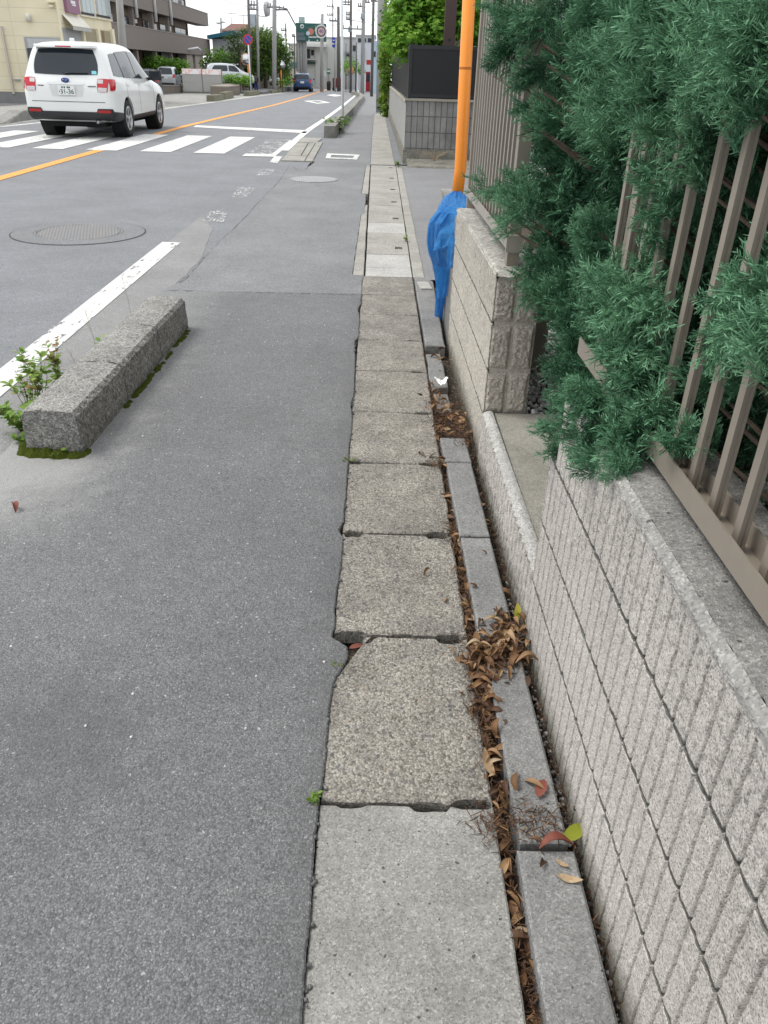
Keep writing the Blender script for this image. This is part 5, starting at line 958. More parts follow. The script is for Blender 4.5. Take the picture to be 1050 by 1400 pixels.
for (p0, p1, zt0, zt1, nbp) in (((0, 0), (5.9, -.345), .80, .80, 34), ((0, .04), (-.1, 18.2), .80, .82, 90)):
    b = MB(); p0, p1 = Vector(p0), Vector(p1); d = (p1-p0).normalized(); q = Vector((-d.y, d.x))
    for k_ in range(nbp):
        a = p0.lerp(p1, k_/nbp); c = p0.lerp(p1, (k_+1)/nbp); o = q*(.005+.004*(k_ % 2)); z0_ = .0 if p1.x > 1 else -.06
        b.hull([(*(a-o), z0_), (*(c-o), z0_), (*(c+o), z0_), (*(a+o), z0_), (*(a-o), zt0), (*(c-o), zt0), (*(c+o), zt0), (*(a+o), zt0)])
    a, c = p0, p1; o = q*.02
    b.build('panel', M_black, t); b = MB()
    for z0_, z1_ in ((.76, .82), (.02 if p1.x > 1 else -.07, .07 if p1.x > 1 else -.02)): b.hull([(*(a-o), z0_), (*(c-o), z0_), (*(c+o), z0_), (*(a+o), z0_), (*(a-o), z1_), (*(c-o), z1_), (*(c+o), z1_), (*(a+o), z1_)])
    b.build('rail', plain('black_rail', (.02, .021, .024), .35, .1), t)
b = MB(); b.box((-.03, -.03, -.03), (.028, .028, .84)); b.build('post', plain('black_rail', (.02, .021, .024), .35, .1), t)
b = MB(); b.hull([(.52,14.95,-.02),(6.5,14.6,-.02),(6.5,15.25,-.02),(.5,15.57,-.02),(.52,14.98,.02),(6.5,14.65,.02),(6.5,15.25,.13),(.5,15.57,.09)]); struct(b.build('kerb_ramp', M_foot))
def bare_shrub(loc):
    t = thing('dry_shrub', 'leafless brown shrub at the foot of the grey block wall', 'shrub', loc); b = MB()
    for s in range(26): a = rng.uniform(0, math.pi*2); l = rng.uniform(.15, .3); b.tube([(0, 0, 0), (math.cos(a)*l*.6, .05*math.sin(a), l*.5), (math.cos(a)*l*1.4, .08*math.sin(a), l*rng.uniform(.4, 1))], [.005, .003, .0015], 4)
    b.build('twigs', plain('dry_twig', (.3, .24, .16), .9), t)
bare_shrub((1.0, 15.2, .09))
# ------------------------------------------------------------------ leafy trees
def foliage_mat(name, c0, c1, c2, tr=.35):
    k = NT(name); r = k.attr(); c = k.ramp(r, [(0, c0), (.5, c1), (1, c2)]); k.fin(c, .65, None, .15); tl = k.n('ShaderNodeBsdfTranslucent'); k.l(c, tl.inputs[0]); m = k.n('ShaderNodeMixShader'); m.inputs[0].default_value = tr; k.l(k.b.outputs[0], m.inputs[1]); k.l(tl.outputs[0], m.inputs[2]); k.l(m.outputs[0], k.out.inputs[0]); return k.m
M_maple = foliage_mat('maple_leaves', (.05, .13, .015), (.13, .30, .03), (.3, .48, .07)); M_ivy = foliage_mat('ivy_leaves', (.03, .075, .012), (.11, .20, .025), (.3, .40, .06)); M_dark = foliage_mat('dark_leaves', (.02, .06, .012), (.075, .15, .025), (.24, .34, .06)); M_hedge = foliage_mat('hedge_leaves', (.06, .14, .02), (.16, .33, .04), (.32, .52, .09)); M_pine = foliage_mat('pine_leaves', (.02, .05, .015), (.06, .11, .03), (.14, .2, .07))
SIMP = (np.array([(-.32, 0, 0), (0, -.5, -.06), (.32, 0, 0), (0, .5, -.1)]), np.array([(0, 1, 2, 3)]))
HAND = []                                       # five-lobed maple leaf
for a in (-1.2, -.6, 0, .6, 1.2):
    l = .55-.14*abs(a); HAND.append([(0, 0, 0), (math.sin(a-.28)*l*.55, math.cos(a-.28)*l*.55, .03), (math.sin(a)*l, math.cos(a)*l, -.05), (math.sin(a+.28)*l*.55, math.cos(a+.28)*l*.55, .03)])
HAND = (np.array([p for q in HAND for p in q])*1.5, np.arange(20).reshape(5, 4))
def crown(name, clumps, size, mat, par, base, dens=1, tmpl=SIMP, droop=.35, flat=(1, 1, .8)):
    PP, RI, NN = [], [], []
    for (c, r, n) in clumps:
        n = max(8, int(n*dens)); u = rng.normal(size=(n, 3)); u /= np.linalg.norm(u, axis=1)[:, None]; q = r*rng.uniform(0, 1, n)**.45
        PP.append(np.array(c)+u*q[:, None]*np.array(flat)); t_ = rng.normal()*.12; RI.append(np.clip(.45+t_+rng.normal(size=n)*.18, 0, 1)); NN.append(u*.5+np.array([0, -.1, .9])+rng.normal(size=(n, 3))*droop)
    P, ri, Nn = np.concatenate(PP), np.concatenate(RI), np.concatenate(NN); V, Fa, rr = instance(tmpl[0], tmpl[1], frames(Nn), P, size*rng.uniform(.6, 1.25, len(P)), None, ri)
    return np_mesh(name, V-np.array(base), Fa, mat, par, rr)
def tree(name, label, base, th, clumps, size, mat, dens=1, tmpl=SIMP, tr=.12, cat='tree', group=None, droop=.35, flat=(1, 1, .8)):
    t = thing(name, label, cat, base, 0, group); crown('crown', clumps, size, mat, t, base, dens, tmpl, droop, flat); b = MB(); B0 = Vector(base); top = Vector((0, 0, th)); b.tube([(0, 0, -.1), top*.5+Vector((.05, .03, 0)), top], [tr, tr*.8, tr*.5], 10)
    for (c, r, n) in clumps[::max(1, len(clumps)//14)]:
        c = Vector(c)-B0; s = top*.7; b.tube([s, s.lerp(c, .5)+Vector((0, 0, -.1)), c], [tr*.35, tr*.22, tr*.08], 6)
    b.build('trunk', M_bark, t, True); return t
def pc(l, Yj=0): return [((lambda p: (p.x, p.y, p.z))(PY(px, py, Y)), r, n) for (px, py, Y, r, n) in l]
L1 = [(px+random.uniform(-7, 7), py+random.uniform(-6, 6), random.uniform(17.0, 19.5), .42, 70) for px in range(552, 660, 13) for py in range(-30, 66, 13)]
L1 += [(546, 58, 18, .25, 30), (545, 40, 18.4, .3, 36), (548, 20, 18.4, .3, 36), (553, 5, 18.5, .3, 36), (548, 70, 18, .16, 20), (570, 62, 17.2, .3, 40)]
tree('maple_tree', 'bright green leafy maple leaning over the black fence', (1.5, 19.0, 0), 1.9, pc(L1), .125, M_maple, 2.0, HAND, .09)
# brown post and cream box
t = thing('post', 'dark brown square post in front of the maple', 'post', (1.24, 16.6, 0)); b = MB(); b.box((-.10, -.1, 0), (.10, .1, 4)); b.build('shaft', plain('brown_metal', (.07, .042, .04), .5), t); b = MB(); b.lathe([(.03, -.102), (.03, -.10), (.001, -.10)], 8, (0, 0, 2.0), 'y'); b.build('bolt', M_trimb, t)
b = MB(); p = PY(625, 60, 17.2); b.prism([(p.x-.11, 17.1), (p.x+.2, 17.1), (p.x+.2, 17.4), (p.x-.11, 17.4)], 1.6, p.z+.09, .01); tag(b.build('utility_box', plain('cream_box', (.6, .56, .46), .6, .05)), 'small cream box between the brown post and the orange pole', 'box')
# ivy pole
M_pole = plain('pole_concrete', (.33, .33, .325), .85, .2, 3, .2, 0, 40, .003); M_pdark = plain('dark_steel_pole', (.11, .105, .105), .6, .2, 3)
ip = G(518.5, 154)
t = thing('utility_pole', 'nearest concrete utility pole, its right side overgrown with ivy', 'utility pole', tuple(ip)); b = MB(); b.tube([(0, 0, 0), (-.03, 0, 4), (-.02, 0, 9)], [.15, .14, .11], 18); b.build('shaft', M_pole, t, True); b = MB(); b.lathe([(.15, 2.9), (.152, 2.96)], 18, (-.02, 0, 0), ends=False); b.build('band', M_trimb, t)
IV = [(526+random.uniform(-3, 4.5), y+random.uniform(-4, 4), random.uniform(33.5, 35.5), .24, 60) for y in range(48, 154, 5)]+[(531+random.uniform(-4, 4), y, random.uniform(33, 35), .3, 60) for y in range(30, 110, 7)]+[(535+random.uniform(-5, 6), y, random.uniform(32, 35), .4, 60) for y in range(18, 80, 8)]+[(540, 30, 33, .5, 70), (545, 20, 33, .5, 70), (530, 60, 34, .4, 60), (522, 75, 34.6, .2, 30), (521, 95, 34.7, .16, 24), (522, 120, 34.6, .14, 20)]
t = thing('ivy', 'ivy mass climbing beside the concrete utility pole', 'ivy', (ip.x+.35, ip.y, ip.z)); crown('leaves', pc(IV), .15, M_ivy, t, (ip.x+.35, ip.y, ip.z), 1.3, SIMP, .6, (1, 1, 1)); b = MB()
for s in range(9): b.tube([(.03*s-.1, 0, 0), (.02*s-.15, .03*s, 1.4), (.05*s-.2, 0, 2.8)], .012, 5)
b.build('stems', M_bark, t)
# ------------------------------------------------------------------ left side of the road
M_swalk = concrete('left_sidewalk_concrete', (.27, .265, .25), (.36, .355, .335), 60, .04, .35, .003)
sheet('sidewalk', lambda y: -14.5, lambda y: -9.75 if y < 31 else -8.6, clipy(10, 80), .004, M_swalk)
tz_ = PY(233, 120, 74).z
b = MB(); b.box((-60, 69.5, -2), (-9.4, 110, tz_-.012)); struct(b.build('parking_lot', plain('lot_terrace', (.12, .12, .125), .9, .2, 2)))
sheet('parking_lot', -60, -14.5, clipy(24, 69), .004, asphalt('lot_asphalt', .08, .15, .02, (.97, 1, 1.05), 120, .003))
b = MB()
for (a, c) in (((-10.1, 22.6), (-10.3, 24.6)), ((-10.3, 24.6), (-10.4, 31))):
    h0, h1 = (.03, .24) if a[1] < 24 else (.24, .24); b.hull([(a[0]-.25, a[1], -.03), (a[0]+.25, a[1], -.03), (c[0]+.25, c[1], -.06), (c[0]-.25, c[1], -.06), (a[0]-.2, a[1], h0), (a[0]+.2, a[1], h0), (c[0]+.2, c[1], h1), (c[0]-.2, c[1], h1)])
tag(b.build('kerb', M_fkerb), 'sloping grey concrete kerb end left of the white SUV', 'kerb')
for (p0, p1, w, h, lab) in [((288, 139), (302, 136.5), .45, .30, 'first mossy kerb lump in front of the grey boxes'), ((303, 136), (315, 133.5), .45, .36, 'taller mossy kerb lump in front of the grey boxes'), ((337, 131.5), (351, 130), .45, .30, 'mossy kerb lump at the foot of the no parking sign'), ((369, 127.8), (377, 126.8), .4, .26, 'small kerb lump behind the pedestrian'), ((379, 126.5), (386, 125.6), .4, .26, 'last small kerb lump before the blue hatchback')]:
    a, c = G(*p0), G(*p1); path_block('kerb_lump', [(a.x, a.y), (c.x, c.y)], w, h, lab, 'kerb lump', 'kerb lumps on the left roadside', plain('mossy_concrete', (.17, .165, .12), .95, .4, 5, .2, 0, 20, .02))
# pair of grey storage boxes
pa, pb = G(251, 127.2), G(305, 128.6); dv = (pb-pa); Lw = dv.length; ang = math.atan2(dv.y, dv.x); M_gbox = plain('grey_sheet_metal', (.36, .35, .335), .5, .06, 3); M_ban = NT('banner'); v = M_ban.objc(); M_ban = M_ban.fin(M_ban.ramp(M_ban.noise(1.6, 2, .5, v), [(.3, (.8, .8, .8)), (.5, (.82, .78, .76)), (.56, (.8, .42, .42)), (.6, (.8, .8, .78)), (.7, (.8, .7, .4)), (.76, (.8, .8, .8))]), .7)
hh = PY(304, 97, pb.y).z-pb.z
for i, lab in enumerate(('left grey storage box with a white banner along its top', 'right grey storage box with a white banner, nearest the bush')):
    w = Lw/2-.03; t = thing('storage_box', lab, 'storage box', tuple(pa+dv*(.5*i)+Vector((0, 0, .10))), ang, 'grey storage boxes by the road')
    b = MB(); b.prism([(0, 0), (w, 0), (w, .9), (0, .9)], 0, hh*.99, .015); b.build('cabinet', M_gbox, t)
    for z0 in (.05, hh*.40): b = MB(); b.prism([(.05, -.012), (w-.05, -.012), (w-.05, -.001), (.05, -.001)], z0, z0+hh*.33, .004); b.build('door_panel', M_gbox, t)
    b = MB(); b.hull([(.02, -.03, hh*.76), (w-.02, -.03, hh*.76), (w-.02, -.005, hh*.76), (.02, -.005, hh*.76), (.02, -.015, hh*.985), (w-.02, -.015, hh*.985), (w-.02, -.003, hh*.985), (.02, -.003, hh*.985)]); b.build('banner', M_ban, t)
    b = MB(); b.box((w+.002, -.02, 0), (w+.05, .9, hh)); b.build('side_post', plain('grey_post', (.16, .17, .18), .5), t); b = MB(); b.box((0, .02, -.12), (w, .88, -.001)); b.build('base', M_fkerb, t)
def wall_px(name, lab, cat, pts, Ytop, th, mat, cap=None, group=None):      # wall over ground points under pixels, top at the given pixel heights
    t = thing(name, lab, cat, (0, 0, 0), 0, group); b = MB(); q = [G(*p) for p in pts]; tops = [PY(p[0], ty, g_.y).z for p, ty, g_ in zip(pts, Ytop, q)]
    for i in range(len(q)-1):
        a, c = q[i], q[i+1]; d = (c-a).normalized(); n_ = Vector((-d.y, d.x, 0))*th
        b.hull([tuple(a+Vector((0, 0, -.05))), tuple(c+Vector((0, 0, -.05))), tuple(c+n_+Vector((0, 0, -.05))), tuple(a+n_+Vector((0, 0, -.05))), (a.x, a.y, tops[i]), (c.x, c.y, tops[i+1]), (c.x+n_.x, c.y+n_.y, tops[i+1]), (a.x+n_.x, a.y+n_.y, tops[i])])
    b.build('wall_face', mat, t)
    if cap:
        b = MB()
        for i in range(len(q)-1):
            a, c = q[i], q[i+1]; d = (c-a).normalized(); n_ = Vector((-d.y, d.x, 0)); o = -n_*.03; n_ = n_*(th+.03)
            b.hull([(a.x+o.x, a.y+o.y, tops[i]+.003), (c.x+o.x, c.y+o.y, tops[i+1]+.003), (c.x+n_.x, c.y+n_.y, tops[i+1]+.003), (a.x+n_.x, a.y+n_.y, tops[i]+.003), (a.x+o.x, a.y+o.y, tops[i]+.07), (c.x+o.x, c.y+o.y, tops[i+1]+.07), (c.x+n_.x, c.y+n_.y, tops[i+1]+.07), (a.x+n_.x, a.y+n_.y, tops[i]+.07)])
        b.build('coping', cap, t)
    return t
M_bwall = plain('brown_block', (.19, .165, .14), .9, .3, 4, .2, 0, 30, .008); M_bcap = plain('brown_cap', (.27, .24, .21), .9, .2, 5)
wall_px('low_wall', 'low brown wall below the parked silver minivan', 'wall', [(212, 127.6), (250, 127)], (117.5, 118), .3, M_bwall, M_bcap)
wall_px('planter', 'brown block planter right of the grey storage boxes', 'planter', [(311, 131), (328, 130)], (119.5, 117.5), 1.2, M_bwall, M_bcap)
wall_px('low_wall', 'brown block wall under the clipped bush', 'wall', [(306, 129.0), (344, 126.0)], (116.5, 114.5), .3, M_bwall, M_bcap)
wall_px('low_wall', 'long brown roadside wall behind the pedestrian', 'wall', [(352.5, 125.0), (385, 121.0)], (114.2, 111.0), .3, M_bwall, M_bcap)
wall_px('fence', 'brown slatted fence above the long roadside wall', 'fence', [(354.5, 124.0), (377, 121.2)], (102.5, 102.5), .1, plain('brown_slats', (.16, .13, .105), .8, .3, 10), M_bcap)
wall_px('fence', 'reddish brown wooden fence left of the blue hatchback', 'fence', [(390, 121.5), (402, 118)], (97, 99), .15, plain('red_wood', (.14, .06, .04), .8, .3, 6), plain('red_wood', (.14, .06, .04)))
def bush(lab, l, size, mat, name='bush', cat='bush', dens=1, group=None):
    q = pc(l); bx = q[0][0]; base = (bx[0], bx[1], zg(bx[1])); t = thing(name, lab, cat, base, 0, group); crown('leaves', q, size, mat, t, base, dens, SIMP, .7, (1, 1, .8)); b = MB()
    for (c, r, n) in q: b.tube([(c[0]-base[0], c[1]-base[1], 0), (c[0]-base[0], c[1]-base[1], c[2]-base[2])], .03, 5)
    b.build('stems', M_bark, t, True)
bush('low clipped bush right of the grey storage boxes', [(px, 109+random.uniform(-2, 3), 70, .55, 130) for px in range(308, 342, 4)], .16, M_hedge)
bush('long clipped green hedge in front of the brown apartment block', [(px, 80+(px-190)*.13+dy, 80, .85, 100) for px in range(176, 256, 4) for dy in (3, 10, 18, 26)], .22, M_hedge, 'hedge', 'hedge')
bush('round bush with pale leaves at the kerb of the far wall', [(386, 112, 82, .7, 120), (394, 110, 84, .7, 120)], .2, M_maple)
# pedestrian seen from behind
def skin_body(name, J, E, mat, par, sub=1):
    me = bpy.data.meshes.new(name); me.from_pydata([j[:3] for j in J], E, []); o = bpy.data.objects.new(name, me); COL.objects.link(o); md = o.modifiers.new('skin', 'SKIN'); md.use_smooth_shade = True
    for i, j in enumerate(J): sv = me.skin_vertices[0].data[i]; sv.radius = (j[3], j[4] if len(j) > 4 else j[3]); sv.use_root = i == 0
    s = o.modifiers.new('sub', 'SUBSURF'); s.levels = s.render_levels = sub; dg = bpy.context.evaluated_depsgraph_get(); m = bpy.data.meshes.new_from_object(o.evaluated_get(dg)); bpy.data.objects.remove(o); m.materials.clear(); return link(name, m, mat, par, True)
pg = G(350.5, 127); hp = PY(350.5, 100.5, pg.y).z-pg.z; s_ = hp/1.7
t = thing('person', 'person in a black jacket and blue trousers walking away along the wall', 'person', tuple(pg), R(8), None, s_)
M_skin = plain('skin', (.5, .32, .23), .6, .05); M_jack = plain('black_jacket', (.02, .02, .023), .8, .2, 15); M_jean = plain('blue_trousers', (.02, .04, .17), .85, .2, 15); M_hair = plain('black_hair', (.012, .01, .01), .6)
J = [(0, 0, .92, .13, .1), (0, 0, 1.12, .14, .1), (0, 0, 1.34, .17, .1), (0, 0, 1.45, .08), (0, .01, 1.53, .055), (0, .02, 1.61, .09, .1), (0, .02, 1.68, .07), (.19, 0, 1.40, .06), (.24, -.03, 1.15, .045), (.24, .08, .92, .036), (-.19, 0, 1.40, .06), (-.24, .03, 1.15, .045), (-.24, .12, .93, .036), (.09, 0, .84, .09), (.1, .09, .48, .06), (.1, .02, .09, .042), (.1, .15, .04, .036), (-.09, 0, .84, .09), (-.1, -.03, .48, .06), (-.1, -.20, .12, .042), (-.1, -.10, .04, .036)]
E = [(0, 1), (1, 2), (2, 3), (3, 4), (4, 5), (5, 6), (2, 7), (7, 8), (8, 9), (2, 10), (10, 11), (11, 12), (0, 13), (13, 14), (14, 15), (15, 16), (0, 17), (17, 18), (18, 19), (19, 20)]
for hnd, sx in ((9, 1), (12, -1)):
    b_ = J[hnd]; J.append((b_[0], b_[1]+.02, b_[2]-.07, .026)); pi = len(J)-1; E.append((hnd, pi))
    for q in range(5):
        y = (-.03+.018*q) if q < 4 else .045; J.append((b_[0]-sx*.005, b_[1]+.02+y, b_[2]-(.12 if q < 4 else .08), .009)); E.append((pi, len(J)-1)); J.append((b_[0]-sx*.02, b_[1]+.025+y, b_[2]-(.16 if q < 4 else .11), .007)); E.append((len(J)-2, len(J)-1))
skin_body('body', J, E, M_skin, t)
def lo(name, rings, mat, n=14):
    b = MB(); R_ = []
    for (x, y, z, rx, ry) in rings: R_.append(b.av(*[(x+rx*math.cos(2*math.pi*j/n), y+ry*math.sin(2*math.pi*j/n), z) for j in range(n)]))
    for a, c in zip(R_, R_[1:]):
        for j in range(n): b.f.append((a+j, a+(j+1) % n, c+(j+1) % n, c+j)); b.r.append(.5)
    return b
b = lo('jacket', [(0, 0, .82, .19, .14), (0, 0, .95, .2, .15), (0, 0, 1.15, .19, .14), (0, 0, 1.35, .23, .14), (0, 0, 1.44, .17, .11), (0, .005, 1.5, .075, .07)], M_jack); 
for sx, e, h in ((1, J[8], J[9]), (-1, J[11], J[12])): b.tube([(sx*.18, 0, 1.41), (e[0], e[1], e[2]), (h[0], h[1], h[2]+.03)], [.075, .06, .05], 10)
b.build('jacket', M_jack, t, True); b = MB(); b.tube([(.09, 0, .9), (.1, .09, .48), (.1, .02, .10)], [.105, .078, .065], 12); b.tube([(-.09, 0, .9), (-.1, -.03, .48), (-.1, -.20, .13)], [.105, .078, .065], 12); b.build('trousers', M_jean, t, True)
b = lo('hair', [(0, .0, 1.53, .07, .06), (0, -.01, 1.58, .098, .1), (0, 0, 1.66, .105, .112), (0, .01, 1.73, .08, .085), (0, .01, 1.76, .02, .02)], M_hair); b.build('hair', M_hair, t, True)
b = MB()
for sx, y, z in ((.1, .08, 0), (-.1, -.16, 0)): b.prism([(sx-.045, y-.14), (sx+.045, y-.14), (sx+.045, y+.12), (sx-.045, y+.12)], 0, .09, .02)
b.build('shoes', plain('pale_shoes', (.5, .5, .5), .7), t)
bp = thing('backpack', 'dark grey backpack on the back of the pedestrian', 'bag', tuple(pg+Vector((0, -.17*s_, 1.0*s_))), R(8), None, s_); b = MB(); b.prism([(-.16, -.13), (.16, -.13), (.17, .02), (-.17, .02)], -.02, .42, .05); b.build('bag_body', plain('bag_cloth', (.06, .06, .062), .8, .2, 20), bp); b = MB(); b.prism([(-.12, -.17), (.12, -.17), (.12, -.131), (-.12, -.131)], .02, .2, .01); b.build('pocket', plain('bag_cloth', (.06, .06, .062)), bp)
# no parking sign and convex mirror
def disc(b, c, r, y, n=32): b.lathe([(r, y), (r, y-.012), (.001, y-.0121)], n, c, 'y', False)
sg = G(343.4, 128.6); t = thing('road_sign', 'round blue and red no parking sign on a white pole', 'road sign', tuple(sg)); top = PY(339, 54, sg.y)-sg; b = MB(); b.tube([(0, 0, 0), (top.x*.9, 0, top.z+.3)], .05, 12); b.build('pole', MT['white_pole_paint'], t, True)
cz = (top.x, -.06, top.z); b = MB(); disc(b, cz, .36, 0); b.build('sign_rim', plain('sign_red', (.55, .03, .05), .4), t); b = MB(); disc(b, cz, .26, -.014); b.build('sign_face', plain('sign_blue', (.02, .09, .42), .4), t)
b = MB(); b.tube([(cz[0]-.19, -.09, cz[2]+.19), (cz[0]+.19, -.09, cz[2]-.19)], .035, 6); b.build('slash', plain('sign_red', (.55, .03, .05)), t)
mg = G(341, 126); t = thing('traffic_mirror', 'round orange rimmed traffic mirror behind the no parking sign', 'traffic mirror', tuple(mg)); top = PY(337.5, 81, mg.y)-mg; b = MB(); b.tube([(0, 0, 0), (0, 0, top.z+.3)], .06, 10); b.build('pole', M_or, t, True); b = MB(); b.lathe([(.44, .03), (.46, 0), (.42, -.03), (.40, -.02)], 28, (top.x-.05, -.1, top.z), 'y', False); b.build('rim', plain('mirror_rim', (.6, .25, .18), .5), t); b = MB(); b.lathe([(.41, 0), (.25, -.05), (.001, -.07)], 28, (top.x-.05, -.1, top.z), 'y', False); b.build('mirror_face', M_chrome, t, True)
mg = PY(384, 100, 84); mg.z = zg(84); t = thing('traffic_mirror', 'distant orange traffic mirror left of the blue hatchback', 'traffic mirror', tuple(mg)); top = PY(384, 89, 84).z-mg.z; b = MB(); b.tube([(0, 0, 0), (0, 0, top+.3)], .07, 8); b.build('pole', M_or, t, True); b = MB(); b.lathe([(.40, .02), (.42, 0), (.001, -.06)], 20, (0, -.1, top), 'y', False); b.build('mirror_face', M_chrome, t, True)
# ------------------------------------------------------------------ cream corner building
k = NT('cream_tiles'); v = k.objc(); x, y, z = k.xyz(v); br = k.n('ShaderNodeTexBrick'); cb = k.n('ShaderNodeCombineXYZ'); k.l(k.math('ADD', x, y), cb.inputs[0]); k.l(z, cb.inputs[1]); k.l(cb.outputs[0], br.inputs[0]); br.offset = 0
br.inputs['Scale'].default_value = 1; br.inputs['Brick Width'].default_value = 2.0; br.inputs['Row Height'].default_value = .50; br.inputs['Mortar Size'].default_value = .012; br.inputs['Color1'].default_value = (.72, .645, .46, 1); br.inputs['Color2'].default_value = (.74, .67, .49, 1); br.inputs['Mortar'].default_value = (.57, .52, .38, 1)
M_cream = k.fin(k.mix(1, br.outputs[0], k.ramp(k.noise(.6, 5, .6, v), [(.3, .88), (.7, 1.05)]), 'MULTIPLY'), .75); M_cream2 = plain('cream_render', (.74, .68, .51), .8, .06, 2)
CX, CY = -13.45, 38.0; ye = PX(155.5, 60, CX).y; z0 = zg(40)
t = thing('corner_building', 'cream tiled two storey corner building at the left edge', 'building', (CX, CY, z0))
b = MB(); b.box((-14, 0, .42), (0, ye-CY, 7)); wl_ = b.build('wall', M_cream, t); b = MB(); b.box((-14.05, -.04, -.2), (.03, ye-CY, .417)); b.build('base', plain('grey_plinth', (.2, .2, .195), .9, .25, 3), t)
def fr(pxa, pya, pxb, pyb, name, mat, out=.03, par=t):         # rectangle on the front face
    pm = (pya+pyb)/2; x0, x1 = PY(pxa, pm, CY).x, PY(pxb, pm, CY).x; xm = (pxa+pxb)/2; b = MB(); b.box((x0-CX, -out, PY(xm, pyb, CY).z-z0), (x1-CX, -.002, PY(xm, pya, CY).z-z0)); return b.build(name, mat, par)
def sd(pxa, pya, pxb, pyb, name, mat, out=.03, dep=-.002, par=t, X=CX, Yo=CY, Zo=z0):   # rectangle on the side face
    pm = (pya+pyb)/2; y0, y1 = PX(pxa, pm, X).y, PX(pxb, pm, X).y; xm = (pxa+pxb)/2; za, zb = PX(xm, pyb, X).z, PX(xm, pya, X).z; b = MB(); b.box((dep, y0-Yo, za-Zo), (out, y1-Yo, zb-Zo)); return b.build(name, mat, par)
M_shut = plain('grey_shutter', (.33, .34, .34), .6, .1, 3); M_curt = plain('curtain_glass', (.34, .40, .40), .2, .12, 6, .6); M_dkglass = plain('dark_recess', (.03, .025, .022), .7)
w_ = fr(36, 51, 84, 90, 'window', M_shut, .03); fr(38.5, 53.5, 82, 66, 'shutter', plain('pale_shutter', (.45, .46, .46), .5), .05, w_); fr(39, 66.5, 82, 88, 'pane', M_cglass, .045, w_)
l_ = MB(); l_.lathe([(.001, -.18), (.1, -.15), (.12, 0), (.1, .1), (.001, .14)], 14, tuple(PY(38, 23, CY-.12)-Vector((CX, CY, z0)))); l_.build('wall_lamp', plain('lamp_shell', (.6, .58, .52), .4), t, True)
fr(66, 2, 75, 4, 'vent_hood', M_cream2, .25); fr(69, 7, 74, 10, 'vent_hood', M_cream2, .2); fr(10, 36, 12.5, 128, 'drain_pipe', plain('pipe_beige', (.5, .46, .4), .6), .12); fr(20, 108, 28, 110, 'meter', M_shut, .1); fr(0, 0, 1, 1, 'trim', M_cream2, .01)
sd(84.8, 0, 86.5, 122, 'corner_strip', M_cream2, .05); sd(87, -6, 104, 18, 'banner_sign', plain('mauve_sign', (.26, .13, .2), .6, .08), .14); b = MB()
bs = [o for o in t.children if o.name.startswith('banner_sign')][0]; sd(92, 1, 98, 5, 'sign_mark', M_plate, .15, .141, bs); sd(94, 6, 99, 8, 'sign_mark', M_plate, .15, .141, bs)
for (a, c, y0, y1) in ((110, 128, -8, 22), (131, 150, -8, 25.5)):
    w_ = sd(a, y0, c, y1, 'window', plain('window_frame_grey', (.42, .42, .42), .5), .03)
    for q in range(3): sd(a+1+(c-a-2)*q/3, y0, a+.6+(c-a-2)*(q+1)/3, y1-4.5, 'pane', M_curt, .045, .031, w_)
    sd(a+.6, y1-4.4, c-.6, y1-1.5, 'sill_rail', M_dkglass, .05, .031, w_)
    sd(a-1, y1, c+1, y1+1.5, 'sill', M_cream2, .09)
sd(86, 39.5, 112, 62, 'shutter', M_shut, .02); sd(115, 39, 133, 80, 'recess', plain('recess_tan', (.30, .26, .17), .9), .012); sd(136, 42, 152, 80, 'recess', plain('recess_tan', (.30, .26, .17)), .012); sd(141, 43, 143.5, 80, 'door_post', plain('brown_door', (.2, .1, .04), .6), .03); sd(112.3, 39, 114.8, 80, 'pillar', M_cream2, .12); sd(133.2, 40, 135.8, 80, 'pillar', M_cream2, .12); sd(152.2, 40, 155.3, 80, 'pillar', M_cream2, .12)
a0, a1 = PX(86, 30, CX), PX(112, 38, CX); b = MB(); y0, y1 = a0.y-CY, a1.y-CY; zt, zb = PX(98, 21, CX).z-z0, PX(98, 36, CX).z-z0
b.hull([(.0, y0, zt-.02), (.0, y1, zt-.02), (.4, y1, zb-.02), (.4, y0, zb-.02), (.0, y0, zt), (.0, y1, zt), (.4, y1, zb), (.4, y0, zb)]); aw = b.build('awning', plain('awning_cloth', (.68, .66, .58), .8, .25, 2.5), t); b = MB(); b.box((.39, y0, zb-.16), (.42, y1, zb-.03)); b.build('valance', plain('awning_edge', (.4, .4, .38), .8), aw)
